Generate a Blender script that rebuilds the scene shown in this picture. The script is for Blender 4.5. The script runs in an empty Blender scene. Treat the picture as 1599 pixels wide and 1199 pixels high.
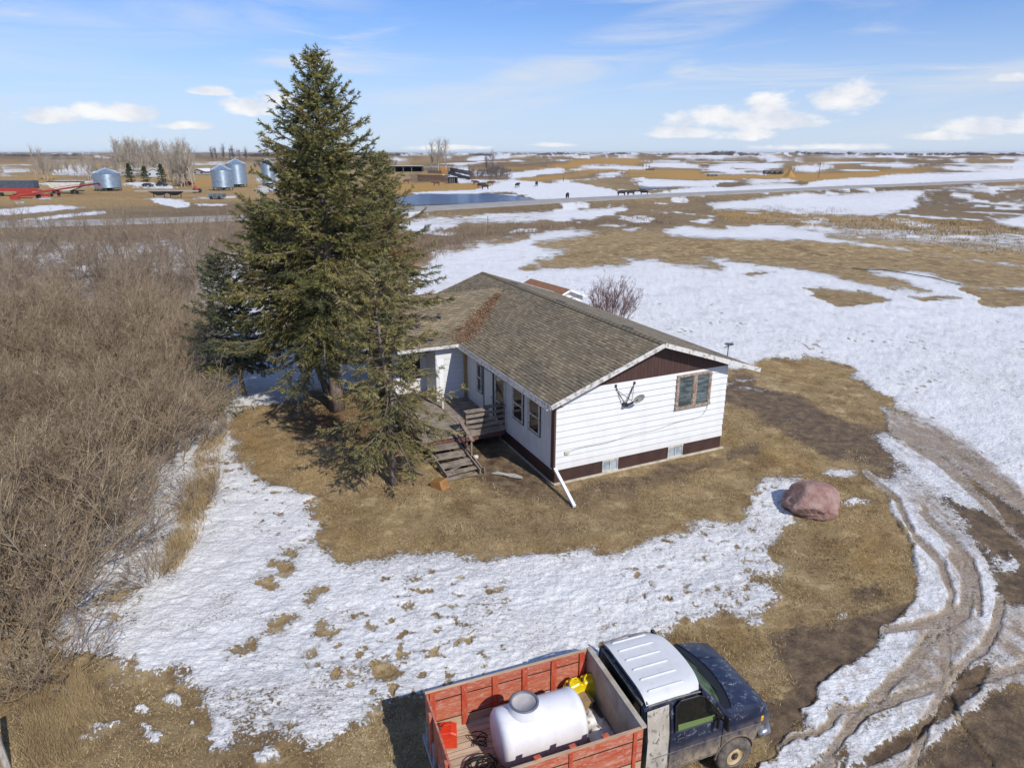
import bpy, math, random
import numpy as np
R = math.radians
sc = bpy.context.scene
# ---------------------------------------------------------------- camera, sky, sun
CH = 11.5; FPX = 1066.0; PITCH = math.atan((599.5-238)/FPX)
CP, SP = math.cos(PITCH), math.sin(PITCH)
cam = bpy.data.objects.new('camera', bpy.data.cameras.new('camera')); sc.collection.objects.link(cam)
cam.location = (0, 0, CH); cam.rotation_euler = (math.pi/2-PITCH, 0, 0)
cam.data.sensor_width = 36; cam.data.lens = 36*FPX/1599; cam.data.clip_end = 40000; cam.data.clip_start = .1
sc.camera = cam
sc.view_settings.view_transform = 'Standard'; sc.view_settings.look = 'None'; sc.view_settings.gamma = 1
sc.view_settings.exposure = -0.22
SUN_AZ, SUN_EL = R(-54), R(41)          # direction towards the sun, azimuth counted from +X
sv = (math.cos(SUN_EL)*math.cos(SUN_AZ), math.cos(SUN_EL)*math.sin(SUN_AZ), math.sin(SUN_EL))
sl = bpy.data.lights.new('sun', 'SUN'); sl.energy = 5.0; sl.angle = R(.5); sl.color = (1, .955, .88)
so = bpy.data.objects.new('sun', sl); sc.collection.objects.link(so)
so.rotation_euler = (math.pi/2-SUN_EL, 0, SUN_AZ+math.pi/2)

class NT:
    """small helper to write node trees"""
    def __init__(s, tree): s.t = tree; s.n = tree.nodes; s.l = tree.links
    def link(s, a, b): s.l.new(a, b)
    def node(s, typ, **kw):
        n = s.n.new(typ)
        for k, v in kw.items(): setattr(n, k, v)
        return n
    def setin(s, n, key, v):
        if v is None: return
        if hasattr(v, 'is_linked') or isinstance(v, bpy.types.NodeSocket): s.link(v, n.inputs[key])
        else: n.inputs[key].default_value = v
    def math(s, op, a, b=None, c=None, clamp=False):
        n = s.node('ShaderNodeMath', operation=op, use_clamp=clamp)
        s.setin(n, 0, a); s.setin(n, 1, b); s.setin(n, 2, c); return n.outputs[0]
    def mix(s, f, a, b, blend='MIX'):
        n = s.node('ShaderNodeMix', data_type='RGBA', blend_type=blend, clamp_factor=True)
        for k, v in ((0, f), (6, a), (7, b)):
            if isinstance(v, bpy.types.NodeSocket): s.link(v, n.inputs[k])
            elif k == 0: n.inputs[0].default_value = v
            else: n.inputs[k].default_value = (*v, 1) if len(v) == 3 else v
        return n.outputs[2]
    def noise(s, vec, scale, detail=3, rough=.55, dist=0):
        n = s.node('ShaderNodeTexNoise'); s.setin(n, 'Vector', vec); n.inputs['Scale'].default_value = scale
        n.inputs['Detail'].default_value = detail; n.inputs['Roughness'].default_value = rough; n.inputs['Distortion'].default_value = dist
        return n.outputs[0]
    def mapr(s, v, a, b, c=0., d=1., smooth=False):
        n = s.node('ShaderNodeMapRange', clamp=True)
        if smooth: n.interpolation_type = 'SMOOTHSTEP'
        s.setin(n, 0, v); n.inputs[1].default_value = a; n.inputs[2].default_value = b; n.inputs[3].default_value = c; n.inputs[4].default_value = d
        return n.outputs[0]
    def ramp(s, v, stops):
        n = s.node('ShaderNodeValToRGB'); s.setin(n, 0, v); e = n.color_ramp.elements
        while len(e) < len(stops): e.new(.5)
        for i, (p, c) in enumerate(stops): e[i].position = p; e[i].color = (*c, 1)
        return n.outputs[0]
    def mapping(s, vec, scale=(1, 1, 1), rot=(0, 0, 0), loc=(0, 0, 0)):
        n = s.node('ShaderNodeMapping'); s.setin(n, 0, vec)
        n.inputs['Scale'].default_value = scale; n.inputs['Rotation'].default_value = rot; n.inputs['Location'].default_value = loc
        return n.outputs[0]
    def bump(s, h, strength=.3, dist=.02, normal=None):
        n = s.node('ShaderNodeBump'); n.inputs['Strength'].default_value = strength; n.inputs['Distance'].default_value = dist
        s.setin(n, 'Height', h); s.setin(n, 'Normal', normal); return n.outputs[0]
    def attr(s, name, out='Fac'):
        return s.node('ShaderNodeAttribute', attribute_name=name).outputs[out]
    def pos(s): return s.node('ShaderNodeNewGeometry').outputs['Position']
    def obj(s): return s.node('ShaderNodeTexCoord').outputs['Object']
    def uv(s): return s.node('ShaderNodeTexCoord').outputs['UV']
    def sep(s, v):
        n = s.node('ShaderNodeSeparateXYZ'); s.link(v, n.inputs[0]); return n.outputs

def world():
    w = bpy.data.worlds.new('World'); sc.world = w; w.use_nodes = True
    t = NT(w.node_tree); t.n.clear()
    sky = t.node('ShaderNodeTexSky', sky_type='NISHITA', sun_disc=False)
    sky.sun_elevation = SUN_EL; sky.sun_rotation = math.pi/2-SUN_AZ
    sky.air_density = 1.0; sky.dust_density = .1; sky.ozone_density = 3.0; sky.altitude = 500
    d = t.node('ShaderNodeTexCoord').outputs['Generated']
    x, y, z = t.sep(d)
    az = t.math('ARCTAN2', x, y); el = t.math('ARCSINE', z)
    # thin cirrus: long streaks that climb slowly towards the right
    cv = t.node('ShaderNodeCombineXYZ'); t.link(az, cv.inputs[0]); t.link(el, cv.inputs[1])
    m1 = t.mapping(cv.outputs[0], scale=(2.1, 15, 1), rot=(0, 0, R(-12)), loc=(.9, .3, 0))
    n1 = t.noise(m1, 1.6, 9, .6, 1.0)
    m2 = t.mapping(cv.outputs[0], scale=(1.1, 5.5, 1), rot=(0, 0, R(-16)), loc=(3.1, 1.7, 0))
    n2 = t.noise(m2, 1.3, 4, .5)
    ci = t.math('MULTIPLY', t.mapr(n1, .47, .78, 0, 1, True), t.mapr(n2, .40, .62, .05, 1, True))
    ci = t.math('MULTIPLY', ci, 1.15)
    def band(a0, e0, slope, wa, we, k):
        # one long feathery streak centred at (a0, e0)
        e1 = t.math('SUBTRACT', el, t.math('MULTIPLY_ADD', t.math('SUBTRACT', az, a0), slope, e0))
        q = t.math('ADD', t.math('POWER', t.math('DIVIDE', t.math('SUBTRACT', az, a0), wa), 2.), t.math('POWER', t.math('DIVIDE', e1, we), 2.))
        nn = t.mapr(n1, .34, .64, 0, 1.)
        return t.math('MULTIPLY', t.math('MULTIPLY', t.mapr(q, 0, 1, 1, 0, True), nn), k)
    for b in ((.12, .118, .33, .36, .045, .75), (-.42, .15, .12, .30, .04, .5), (.62, .085, .16, .3, .022, .7), (-.05, .075, .06, .22, .02, .5), (-.62, .105, .0, .22, .03, .45), (.75, .03, .03, .6, .03, .35)):
        ci = t.math('MAXIMUM', ci, band(*b))
    # low cumulus puffs with flat bottoms
    n3 = t.noise(t.mapping(cv.outputs[0], scale=(1, 1.9, 1)), 26, 7, .6)
    cu = None
    for (px, py, wx, wy) in ((1125, 196, 150, 30), (1165, 184, 62, 34), (1268, 176, 66, 38), (1040, 212, 90, 16), (1130, 216, 60, 18), (1490, 210, 92, 20), (1580, 200, 70, 22), (1410, 220, 60, 12), (1490, 153, 34, 8),
                             (240, 192, 80, 22), (150, 196, 60, 18), (430, 180, 62, 24), (385, 160, 40, 11), (470, 168, 40, 18), (700, 232, 90, 7), (1250, 232, 130, 8), (860, 228, 60, 6), (330, 205, 50, 10)):
        a0 = math.atan((px-799.5)/FPX*1.03); e0 = (238-py)/FPX*.97
        dx = t.math('DIVIDE', t.math('SUBTRACT', az, a0), wx/FPX)
        dy = t.math('DIVIDE', t.math('SUBTRACT', el, e0), wy/FPX)
        dy = t.math('MULTIPLY', dy, t.math('ADD', 1., t.math('MULTIPLY', t.math('LESS_THAN', dy, 0.), .9)))
        q = t.math('SUBTRACT', 1., t.math('ADD', t.math('MULTIPLY', dx, dx), t.math('MULTIPLY', dy, dy)))
        q = t.math('MAXIMUM', q, -1.)
        cu = q if cu is None else t.math('MAXIMUM', cu, q)
    cf = t.math('ADD', cu, t.math('MULTIPLY', t.math('SUBTRACT', n3, .5), 2.0))
    cum = t.mapr(cf, .34, .95, 0, .93, True)
    core = t.mapr(t.noise(t.mapping(cv.outputs[0], scale=(1, 1.6, 1), loc=(0, .012, 0)), 20, 5, .55), .4, .62, 0, 1)
    skyc = t.node('ShaderNodeHueSaturation'); t.link(sky.outputs[0], skyc.inputs['Color']); skyc.inputs['Saturation'].default_value = 1.08; skyc.inputs['Value'].default_value = 1.0
    hz = t.mapr(el, .0, .2, .8, .12, True)
    col = t.mix(1., skyc.outputs[0], (.90, 1.27, 1.85), 'MULTIPLY')
    col = t.mix(hz, col, (8.2, 9.4, 11.8))
    col = t.mix(ci, col, (9.6, 10.2, 11.2))
    ccol = t.mix(core, (10.2, 10.6, 11.6), (13.2, 13.1, 13.))
    col = t.mix(cum, col, ccol)
    bg = t.node('ShaderNodeBackground'); t.link(col, bg.inputs[0]); bg.inputs[1].default_value = .088
    t.link(bg.outputs[0], t.node('ShaderNodeOutputWorld').inputs[0])
world()

# ---------------------------------------------------------------- pixel to place
def ray(u, v):
    x = (u-799.5)/FPX; y = -(v-599.5)/FPX
    return np.array([x, CP+y*SP, -SP+y*CP])
def gp(u, v, z=0.):
    d = ray(u, v); t = (z-CH)/d[2]; return np.array([d[0]*t, d[1]*t, z])
def height_at(v, Y, u=799.5):
    d = ray(u, v); return CH+d[2]*Y/d[1]

# ---------------------------------------------------------------- noise and terrain
rs = np.random.RandomState(7)
_perm = rs.permutation(256); _perm = np.concatenate([_perm, _perm, _perm])
_g = rs.rand(256)*2*np.pi; _gx, _gy = np.cos(_g), np.sin(_g)
def perlin(x, y):
    xi = np.floor(x).astype(int); yi = np.floor(y).astype(int); xf = x-xi; yf = y-yi
    xi &= 255; yi &= 255
    u = xf*xf*xf*(xf*(xf*6-15)+10); v = yf*yf*yf*(yf*(yf*6-15)+10)
    def gr(ix, iy, fx, fy):
        h = _perm[_perm[ix & 255]+(iy & 255)]; return _gx[h]*fx+_gy[h]*fy
    a = gr(xi, yi, xf, yf); b = gr(xi+1, yi, xf-1, yf); c = gr(xi, yi+1, xf, yf-1); d = gr(xi+1, yi+1, xf-1, yf-1)
    return (a*(1-u)+b*u)*(1-v)+(c*(1-u)+d*u)*v
def fbm(x, y, o=4):
    s = 0; a = 1
    for i in range(o): s = s+a*perlin(x+17.3*i, y-9.1*i); x = x*2; y = y*2; a *= .5
    return s
ROADZ = .9
ROAD = [gp(u, v, ROADZ)[:2] for u, v in ((-260, 357), (-120, 353.5), (0, 350.5), (180, 346.3), (360, 341), (500, 335), (640, 327), (780, 319), (913, 311), (1050, 304.5), (1200, 298), (1330, 292), (1460, 287), (1599, 281), (1750, 275), (1950, 268.5))]
def seg_dist(px, py, pts):
    best = np.full(px.shape, 1e9)
    for (ax, ay), (bx, by) in zip(pts[:-1], pts[1:]):
        dx, dy = bx-ax, by-ay; L = dx*dx+dy*dy+1e-9
        t = np.clip(((px-ax)*dx+(py-ay)*dy)/L, 0, 1)
        best = np.minimum(best, np.hypot(px-ax-t*dx, py-ay-t*dy))
    return best
def sst(a, b, x):
    t = np.clip((x-a)/(b-a), 0, 1); return t*t*(3-2*t)
HILLS = []
for (u, v, h, sx, sy) in ((900, 262, 3.6, 62, 40), (1030, 270, 2.2, 45, 22), (1130, 258, 3.2, 55, 34), (1185, 285, 1.0, 22, 9), (700, 262, 1.2, 60, 30), (1490, 308, 1.5, 22, 10), (1200, 385, .9, 22, 7), (1300, 272, 1.6, 40, 26)):
    q = gp(u, v); HILLS.append((q[0], q[1], h, sx, sy))
def terrain(x, y):
    x = np.asarray(x, float); y = np.asarray(y, float); r = np.hypot(x, y)
    h = fbm(x/140+3.1, y/140, 4)*3.2*sst(170, 420, r) + fbm(x/520+8, y/520+2, 4)*10*sst(350, 1500, r) + fbm(x/2600+1, y/2600+5, 3)*17*sst(1300, 5000, r)
    h = h + fbm(x/22, y/22, 3)*.35*sst(45, 130, r)
    for (a, b, hh, sx, sy) in HILLS: h = h+hh*np.exp(-((x-a)/sx)**2-((y-b)/sy)**2)
    dr = seg_dist(x, y, ROAD); w = 1-sst(6.5, 20, dr)
    h = h*(1-w)+(ROADZ-.06)*w*(1-sst(6.2, 12.5, dr)) + w*sst(6.2, 12.5, dr)*(h*.4-.25)
    # keep the pond beds level
    for (u, v, a, b, zz) in ((720, 310, 36, 19, -.25), (1022, 293, 14, 13, -.2)):
        q = gp(u, v); k = 1-sst(.75, 1.3, np.hypot((x-q[0])/a, (y-q[1])/b)); k = k*sst(7, 10, dr); h = h*(1-k)+zz*k
    return h
def tz(x, y): return float(terrain(np.array([x]), np.array([y]))[0])
def gt(u, v):
    z = 0.
    for i in range(8):
        p = gp(u, v, z); z = .5*z+.5*tz(p[0], p[1])
    return np.array([p[0], p[1], tz(p[0], p[1])])

# ---------------------------------------------------------------- object helpers
def tag(o, label=None, cat=None, group=None, kind=None):
    if label: o['label'] = label
    if cat: o['category'] = cat
    if group: o['group'] = group
    if kind: o['kind'] = kind
    return o
def empty(name, loc=(0, 0, 0), rz=0, label=None, cat=None, group=None, scale=1):
    o = bpy.data.objects.new(name, None); sc.collection.objects.link(o); o.location = loc; o.rotation_euler = (0, 0, rz)
    o.scale = (scale,)*3; o.empty_display_size = .2
    return tag(o, label, cat, group)
def copy_tree(o, parent=None):
    c = o.copy(); sc.collection.objects.link(c); c.parent = parent
    for ch in list(o.children): copy_tree(ch, c)
    return c
def np_mesh(name, V, F, mat, parent=None, attrs=None, smooth=False):
    """V (n,3), F (m,k) faces all of one size"""
    V = np.asarray(V, np.float32); F = np.asarray(F, np.int32); m, k = F.shape
    me = bpy.data.meshes.new(name); me.vertices.add(len(V)); me.vertices.foreach_set('co', V.ravel())
    me.loops.add(m*k); me.loops.foreach_set('vertex_index', F.ravel())
    me.polygons.add(m); me.polygons.foreach_set('loop_start', np.arange(0, m*k, k, dtype=np.int32)); me.polygons.foreach_set('loop_total', np.full(m, k, np.int32))
    if smooth: me.polygons.foreach_set('use_smooth', np.ones(m, bool))
    me.update(calc_edges=True)
    for an, (typ, data) in (attrs or {}).items():
        a = me.attributes.new(an, typ, 'POINT'); a.data.foreach_set('value' if typ == 'FLOAT' else 'color', np.asarray(data, np.float32).ravel())
    me.materials.append(mat)
    o = bpy.data.objects.new(name, me); sc.collection.objects.link(o)
    if parent: o.parent = parent
    return o
class MB:
    """collects shapes; build() links them as ONE mesh"""
    def __init__(s): s.v = []; s.f = []; s.mi = []; s.uv = {}; s.cur = 0; s.sm = []; s.smooth = False
    def add(s, vs, fs, uvs=None):
        b = len(s.v); s.v += [tuple(map(float, p)) for p in vs]
        for i, f in enumerate(fs):
            if uvs: s.uv[len(s.f)] = uvs[i]
            s.f.append(tuple(b+j for j in f)); s.mi.append(s.cur); s.sm.append(s.smooth)
        return s
    def box(s, c, d, rz=0, ry=0, rx=0, taper=1., bev=0.):
        x, y, z = d[0]/2, d[1]/2, d[2]/2
        if bev > 0:
            # chamfered box: 24 verts
            b = min(bev, x*.45, y*.45, z*.45); P = []; 
            for sx in (-1, 1):
                for sy in (-1, 1):
                    for sz in (-1, 1):
                        P += [(sx*x, sy*(y-b), sz*(z-b)), (sx*(x-b), sy*y, sz*(z-b)), (sx*(x-b), sy*(y-b), sz*z)]
            def I(a, b_, c_, k): return ((a*2+b_)*2+c_)*3+k
            F = [(I(0,0,0,0),I(0,0,1,0),I(0,1,1,0),I(0,1,0,0)), (I(1,0,0,0),I(1,1,0,0),I(1,1,1,0),I(1,0,1,0)),
                 (I(0,0,0,1),I(1,0,0,1),I(1,0,1,1),I(0,0,1,1)), (I(0,1,0,1),I(0,1,1,1),I(1,1,1,1),I(1,1,0,1)),
                 (I(0,0,0,2),I(0,1,0,2),I(1,1,0,2),I(1,0,0,2)), (I(0,0,1,2),I(1,0,1,2),I(1,1,1,2),I(0,1,1,2))]
            for a in (0, 1):
                for b_ in (0, 1):
                    F.append((I(a,b_,0,0), I(a,b_,1,0), I(a,b_,1,1), I(a,b_,0,1)))
                    F.append((I(a,0,b_,0), I(a,1,b_,0), I(a,1,b_,2), I(a,0,b_,2)))
                    F.append((I(0,a,b_,1), I(1,a,b_,1), I(1,a,b_,2), I(0,a,b_,2)))
                    for c_ in (0, 1): F.append((I(a,b_,c_,0), I(a,b_,c_,1), I(a,b_,c_,2)))
        else:
            P = [(sx*x*(taper if sz > 0 else 1), sy*y*(taper if sz > 0 else 1), sz*z) for sz in (-1, 1) for sx, sy in ((-1, -1), (1, -1), (1, 1), (-1, 1))]
            F = [(3, 2, 1, 0), (4, 5, 6, 7), (0, 1, 5, 4), (1, 2, 6, 5), (2, 3, 7, 6), (3, 0, 4, 7)]
        cx, sx_ = math.cos(rx), math.sin(rx); cy, sy_ = math.cos(ry), math.sin(ry); cz, sz_ = math.cos(rz), math.sin(rz)
        out = []
        for a, b_, g in P:
            b_, g = b_*cx-g*sx_, b_*sx_+g*cx
            a, g = a*cy+g*sy_, -a*sy_+g*cy
            a, b_ = a*cz-b_*sz_, a*sz_+b_*cz
            out.append((a+c[0], b_+c[1], g+c[2]))
        return s.add(out, F)
    def beam(s, p, q, w, h, up=(0, 0, 1)):
        p = np.array(p, float); q = np.array(q, float); d = q-p; d /= np.linalg.norm(d); u = np.array(up, float)
        if abs(d@u) > .95: u = np.array([1., 0, 0])
        r = np.cross(d, u); r /= np.linalg.norm(r); u = np.cross(r, d)
        c = [(-1, -1), (1, -1), (1, 1), (-1, 1)]
        P = [e+r*a*w/2+u*b*h/2 for e in (p, q) for a, b in c]
        return s.add(P, [(3, 2, 1, 0), (4, 5, 6, 7), (0, 1, 5, 4), (1, 2, 6, 5), (2, 3, 7, 6), (3, 0, 4, 7)])
    def tube(s, pts, rad, n=8, caps=True):
        pts = [np.array(p, float) for p in pts]
        if not hasattr(rad, '__len__'): rad = [rad]*len(pts)
        V = []; pu = None
        for i, p in enumerate(pts):
            d = pts[min(i+1, len(pts)-1)]-pts[max(i-1, 0)]; d /= (np.linalg.norm(d)+1e-9)
            if pu is None: pu = np.array([0, 0, 1.]) if abs(d[2]) < .9 else np.array([1., 0, 0])
            r = np.cross(d, pu); r /= (np.linalg.norm(r)+1e-9); u = np.cross(r, d); pu = u
            for k in range(n):
                a = 2*math.pi*k/n; V.append(p+(r*math.cos(a)+u*math.sin(a))*rad[i])
        F = [(i*n+k, i*n+(k+1) % n, (i+1)*n+(k+1) % n, (i+1)*n+k) for i in range(len(pts)-1) for k in range(n)]
        if caps: F += [tuple(range(n-1, -1, -1)), tuple((len(pts)-1)*n+k for k in range(n))]
        return s.add(V, F)
    def lathe(s, prof, n=24, c=(0, 0, 0), axis='z', a0=0, a1=2*math.pi):
        full = abs(a1-a0-2*math.pi) < 1e-6; m = n if full else n+1; V = []
        for r, h in prof:
            for k in range(m):
                a = a0+(a1-a0)*k/n; x, y = r*math.cos(a), r*math.sin(a)
                V.append({'z': (x, y, h), 'x': (h, x, y), 'y': (x, h, y)}[axis])
        V = [(p[0]+c[0], p[1]+c[1], p[2]+c[2]) for p in V]
        F = [(i*m+k, i*m+(k+1) % m, (i+1)*m+(k+1) % m, (i+1)*m+k) for i in range(len(prof)-1) for k in range(n)]
        return s.add(V, F)
    def prism(s, poly, z0, z1, plane='xy'):
        n = len(poly); f = {'xy': lambda a, b, c: (a, b, c), 'xz': lambda a, b, c: (a, c, b), 'yz': lambda a, b, c: (c, a, b)}[plane]
        V = [f(a, b, z0) for a, b in poly]+[f(a, b, z1) for a, b in poly]
        F = [tuple(range(n-1, -1, -1)), tuple(range(n, 2*n))]+[(i, (i+1) % n, n+(i+1) % n, n+i) for i in range(n)]
        return s.add(V, F)
    def quad(s, a, b, c, d, uv=None): return s.add([a, b, c, d], [(0, 1, 2, 3)], [uv] if uv else None)
    def sphere(s, c, r, n=12, m=8, sc_=(1, 1, 1)):
        return s.lathe_c([(r*math.sin(math.pi*i/m), -r*math.cos(math.pi*i/m)) for i in range(m+1)], n, c, sc_)
    def lathe_c(s, prof, n, c, q):
        V = [(c[0]+q[0]*r*math.cos(2*math.pi*k/n), c[1]+q[1]*r*math.sin(2*math.pi*k/n), c[2]+q[2]*h) for r, h in prof for k in range(n)]
        F = [(i*n+k, i*n+(k+1) % n, (i+1)*n+(k+1) % n, (i+1)*n+k) for i in range(len(prof)-1) for k in range(n)]
        return s.add(V, F)
    def build(s, name, mat, parent=None, fix=True):
        me = bpy.data.meshes.new(name); me.from_pydata(s.v, [], s.f)
        for m in (mat if isinstance(mat, (list, tuple)) else [mat]): me.materials.append(m)
        me.polygons.foreach_set('material_index', s.mi); me.polygons.foreach_set('use_smooth', s.sm)
        if s.uv:
            L = me.uv_layers.new(name='UVMap')
            for pi, uvs in s.uv.items():
                p = me.polygons[pi]
                for k, li in enumerate(p.loop_indices): L.data[li].uv = uvs[k]
        me.update()
        if fix:
            import bmesh
            bm = bmesh.new(); bm.from_mesh(me); bmesh.ops.recalc_face_normals(bm, faces=bm.faces); bm.to_mesh(me); bm.free()
        o = bpy.data.objects.new(name, me); sc.collection.objects.link(o)
        if parent: o.parent = parent
        return o

# ---------------------------------------------------------------- materials
def new_mat(name):
    m = bpy.data.materials.new(name); m.use_nodes = True; t = NT(m.node_tree)
    b = m.node_tree.nodes['Principled BSDF']; return m, t, b
def mat(name, c, rough=.7, c2=None, scale=3., detail=5, metal=0., bump=0., bscale=30, stretch=(1, 1, 1), lo=.4, hi=.65, spec=None, coat=0, c3=None, s3=20, a3=.6, dist=0):
    m, t, b = new_mat(name); v = t.mapping(t.obj(), scale=stretch)
    col = None
    if c2 is not None: col = t.mix(t.mapr(t.noise(v, scale, detail, .6, dist), lo, hi), c, c2)
    if c3 is not None: col = t.mix(t.mapr(t.noise(v, s3, 4, .6), a3, a3+.08), col if col is not None else c, c3)
    if col is not None: t.link(col, b.inputs['Base Color'])
    else: b.inputs['Base Color'].default_value = (*c, 1)
    b.inputs['Roughness'].default_value = rough; b.inputs['Metallic'].default_value = metal
    if spec is not None: b.inputs['Specular IOR Level'].default_value = spec
    if coat: b.inputs['Coat Weight'].default_value = coat; b.inputs['Coat Roughness'].default_value = .1
    if bump: t.link(t.bump(t.noise(v, bscale, 4, .6), bump, .01), b.inputs['Normal'])
    return m

# ---------------------------------------------------------------- ground: what lies where
# each entry: (channel, target, softness, outline) ; outlines are read off the photograph and stored on the ground itself
SN, MU, GO, DU, NE, DI = 0, 1, 2, 3, 4, 5        # snow, mud, golden straw, dull dark grass, needle litter, dirty snow
P = []
def pg(ch, val, w, *pts): P.append(('p', ch, val, w, [(pts[i], pts[i+1]) for i in range(0, len(pts), 2)]))
def st(ch, val, w, hw, *pts): P.append(('s', ch, val, w, [(pts[i], pts[i+1]) for i in range(0, len(pts), 2)], hw))
def el(ch, val, w, cx, cy, a, b): P.append(('p', ch, val, w, [(cx+a*math.cos(k*math.pi/6), cy+b*math.sin(k*math.pi/6)) for k in range(12)]))
# far plain: streaks of snow by noise
pg(SN, .02, 3, -400, 236, 2000, 236, 2000, 252, 1100, 250, 900, 246, 640, 258, -400, 266)
pg(DU, .8, 4, -400, 230, 2000, 230, 2000, 300, 640, 330, 640, 250, -400, 262)
pg(DU, .7, 6, -400, 300, 560, 296, 640, 300, 2000, 250, 2000, 420, 1200, 345, 640, 380, 640, 440, -400, 470)
# yard on the left beyond the highway
pg(GO, .35, 4, -400, 268, 200, 284, 420, 280, 640, 285, 640, 312, 420, 315, 200, 326, -400, 330)
pg(DU, .0, 4, -400, 290, 420, 290, 420, 312, 230, 313, -400, 328)
pg(GO, .8, 3, 0, 281, 60, 277, 96, 265, 110, 270, 60, 284, 0, 290)
pg(GO, .6, 2, 302, 276, 332, 272, 336, 290, 302, 292)
for q in ((0, 262, 52, 263, 43, 269, 0, 270.6), (-60, 272, 20, 272, 22, 276, 0, 279, -60, 281), (60, 285, 86, 281, 150, 279, 155, 285, 115, 290, 60, 291), (95, 260, 144, 258, 150, 274, 72, 276), (187, 285, 216, 282, 272, 288, 270, 296, 216, 295),
          (230, 311, 250, 309, 288, 313, 300, 321, 280, 325, 253, 321), (302, 252, 365, 251, 350, 259, 300, 259), (310, 318, 355, 319, 350, 322, 312, 321), (300, 308, 330, 308, 330, 311, 300, 311), (340, 306, 372, 305, 372, 309, 340, 310),
          (-200, 330, 0, 327, 80, 319.5, 138, 324, 57, 332.5, 0, 337, -200, 339), (-200, 350, 0, 346, 80, 337, 161, 329.5, 166, 334, 110, 340, 60, 345.5, 0, 347.5, -200, 353), (50, 308, 82, 307, 82, 312, 50, 312), (20, 315, 38, 315, 38, 318, 20, 318)):
    pg(SN, 1, 1.6, *q)
pg(SN, .45, 3, 395, 268, 440, 262, 440, 300, 400, 306)
# beyond the highway on the right: hills with straw coloured grass, snow in the hollows
for q in ((860, 286, 882, 281, 916, 288, 950, 294, 968, 299, 1013, 299, 1018, 303, 1063, 294, 1110, 291, 1130, 292, 1153, 291.5, 1190, 290, 1242, 291, 1290, 280, 1428, 271, 1599, 269.5, 1800, 266, 1800, 274, 1599, 280.5, 1330, 291, 1200, 297, 1050, 303.5, 913, 310, 835, 312, 800, 300, 690, 304, 650, 303, 668, 299, 740, 296, 780, 285, 795, 280),
          (966, 286, 1000, 278.5, 1063, 281, 1085, 282.5, 1153, 280.5, 1230, 279, 1245, 282, 1180, 281, 1130, 286, 1112, 290.5, 1074, 292, 995, 292.5, 979, 291), (860, 282, 934, 278, 925, 276, 1000, 272, 964, 276, 916, 282), (903, 272, 914, 271, 916, 274, 905, 274),
          (925, 272, 961, 267.5, 982, 266.5, 968, 273, 934, 274.5), (885, 266, 905, 260, 946, 259, 986, 261, 1018, 261.5, 1009, 265, 973, 265, 905, 266), (789, 275, 795, 270, 860, 263, 878, 263, 885, 268, 860, 271.5, 828, 276, 800, 280),
          (1006, 259, 1022, 252, 1058, 252.5, 1096, 258.5, 1141, 262, 1164, 267, 1211, 268.5, 1207, 272.5, 1108, 273, 1096, 270.5, 1128, 269.5, 1103, 264, 1063, 263, 1036, 262), (1235, 261.5, 1290, 254.6, 1397, 264, 1479, 266, 1700, 261, 1700, 256, 1393, 254, 1330, 259, 1270, 268, 1245, 267),
          (712, 264, 735, 262, 735, 276, 714, 276), (700, 270, 712, 280, 790, 281, 790, 284, 714, 284, 690, 275), (655, 278, 680, 281, 682, 283, 655, 281)):
    pg(SN, 1, 1.3, *q)
for q in ((860, 259, 894, 250, 950, 246, 995, 247.5, 1006, 252, 986, 259, 939, 260, 894, 262), (800, 284, 800, 280, 860, 273, 927, 266.6, 961, 265.5, 935, 271, 916, 275.6, 860, 281), (959, 275.6, 986, 266.6, 1027, 265, 1063, 265.5, 1090, 265, 1096, 271, 1108, 273.4, 1220, 273.4, 1270, 271, 1393, 267, 1465, 267, 1359, 275, 1262, 284, 1220, 279, 1153, 280, 1085, 282, 1018, 279),
          (615, 288, 680, 285, 740, 287, 795, 284, 800, 288, 770, 297, 700, 300, 640, 302, 615, 300), (655, 271, 700, 270, 700, 280, 655, 277), (780, 275, 800, 270, 860, 261, 860, 263, 800, 271), (1217, 271, 1225, 264, 1234, 264, 1242, 272)):
    pg(GO, 1, 1.6, *q)
pg(DU, .95, 2, 1115, 291, 1170, 280, 1242, 284, 1249, 291, 1187, 292); pg(SN, -1, 1.5, 1115, 291, 1170, 281, 1242, 284, 1249, 291, 1187, 292)
pg(SN, -1, 1.5, 1022, 253, 1058, 248, 1110, 250, 1180, 262, 1200, 266, 1150, 262, 1096, 256, 1058, 252); pg(DU, 1, 2, 1022, 252, 1058, 248, 1110, 250, 1200, 266, 1096, 256)
for q in ((1400, 261, 1450, 255, 1560, 258, 1580, 262, 1479, 264), (1260, 259, 1300, 257, 1340, 259, 1300, 262), (735, 262, 860, 255, 850, 262, 790, 266, 735, 264), (940, 283, 1000, 284, 985, 289, 1010, 293, 960, 292)): pg(SN, -1, 1.5, *q); pg(DU, 1, 2, *q)
pg(SN, -.6, 2, 640, 243, 735, 243, 735, 262, 640, 264)
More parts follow.
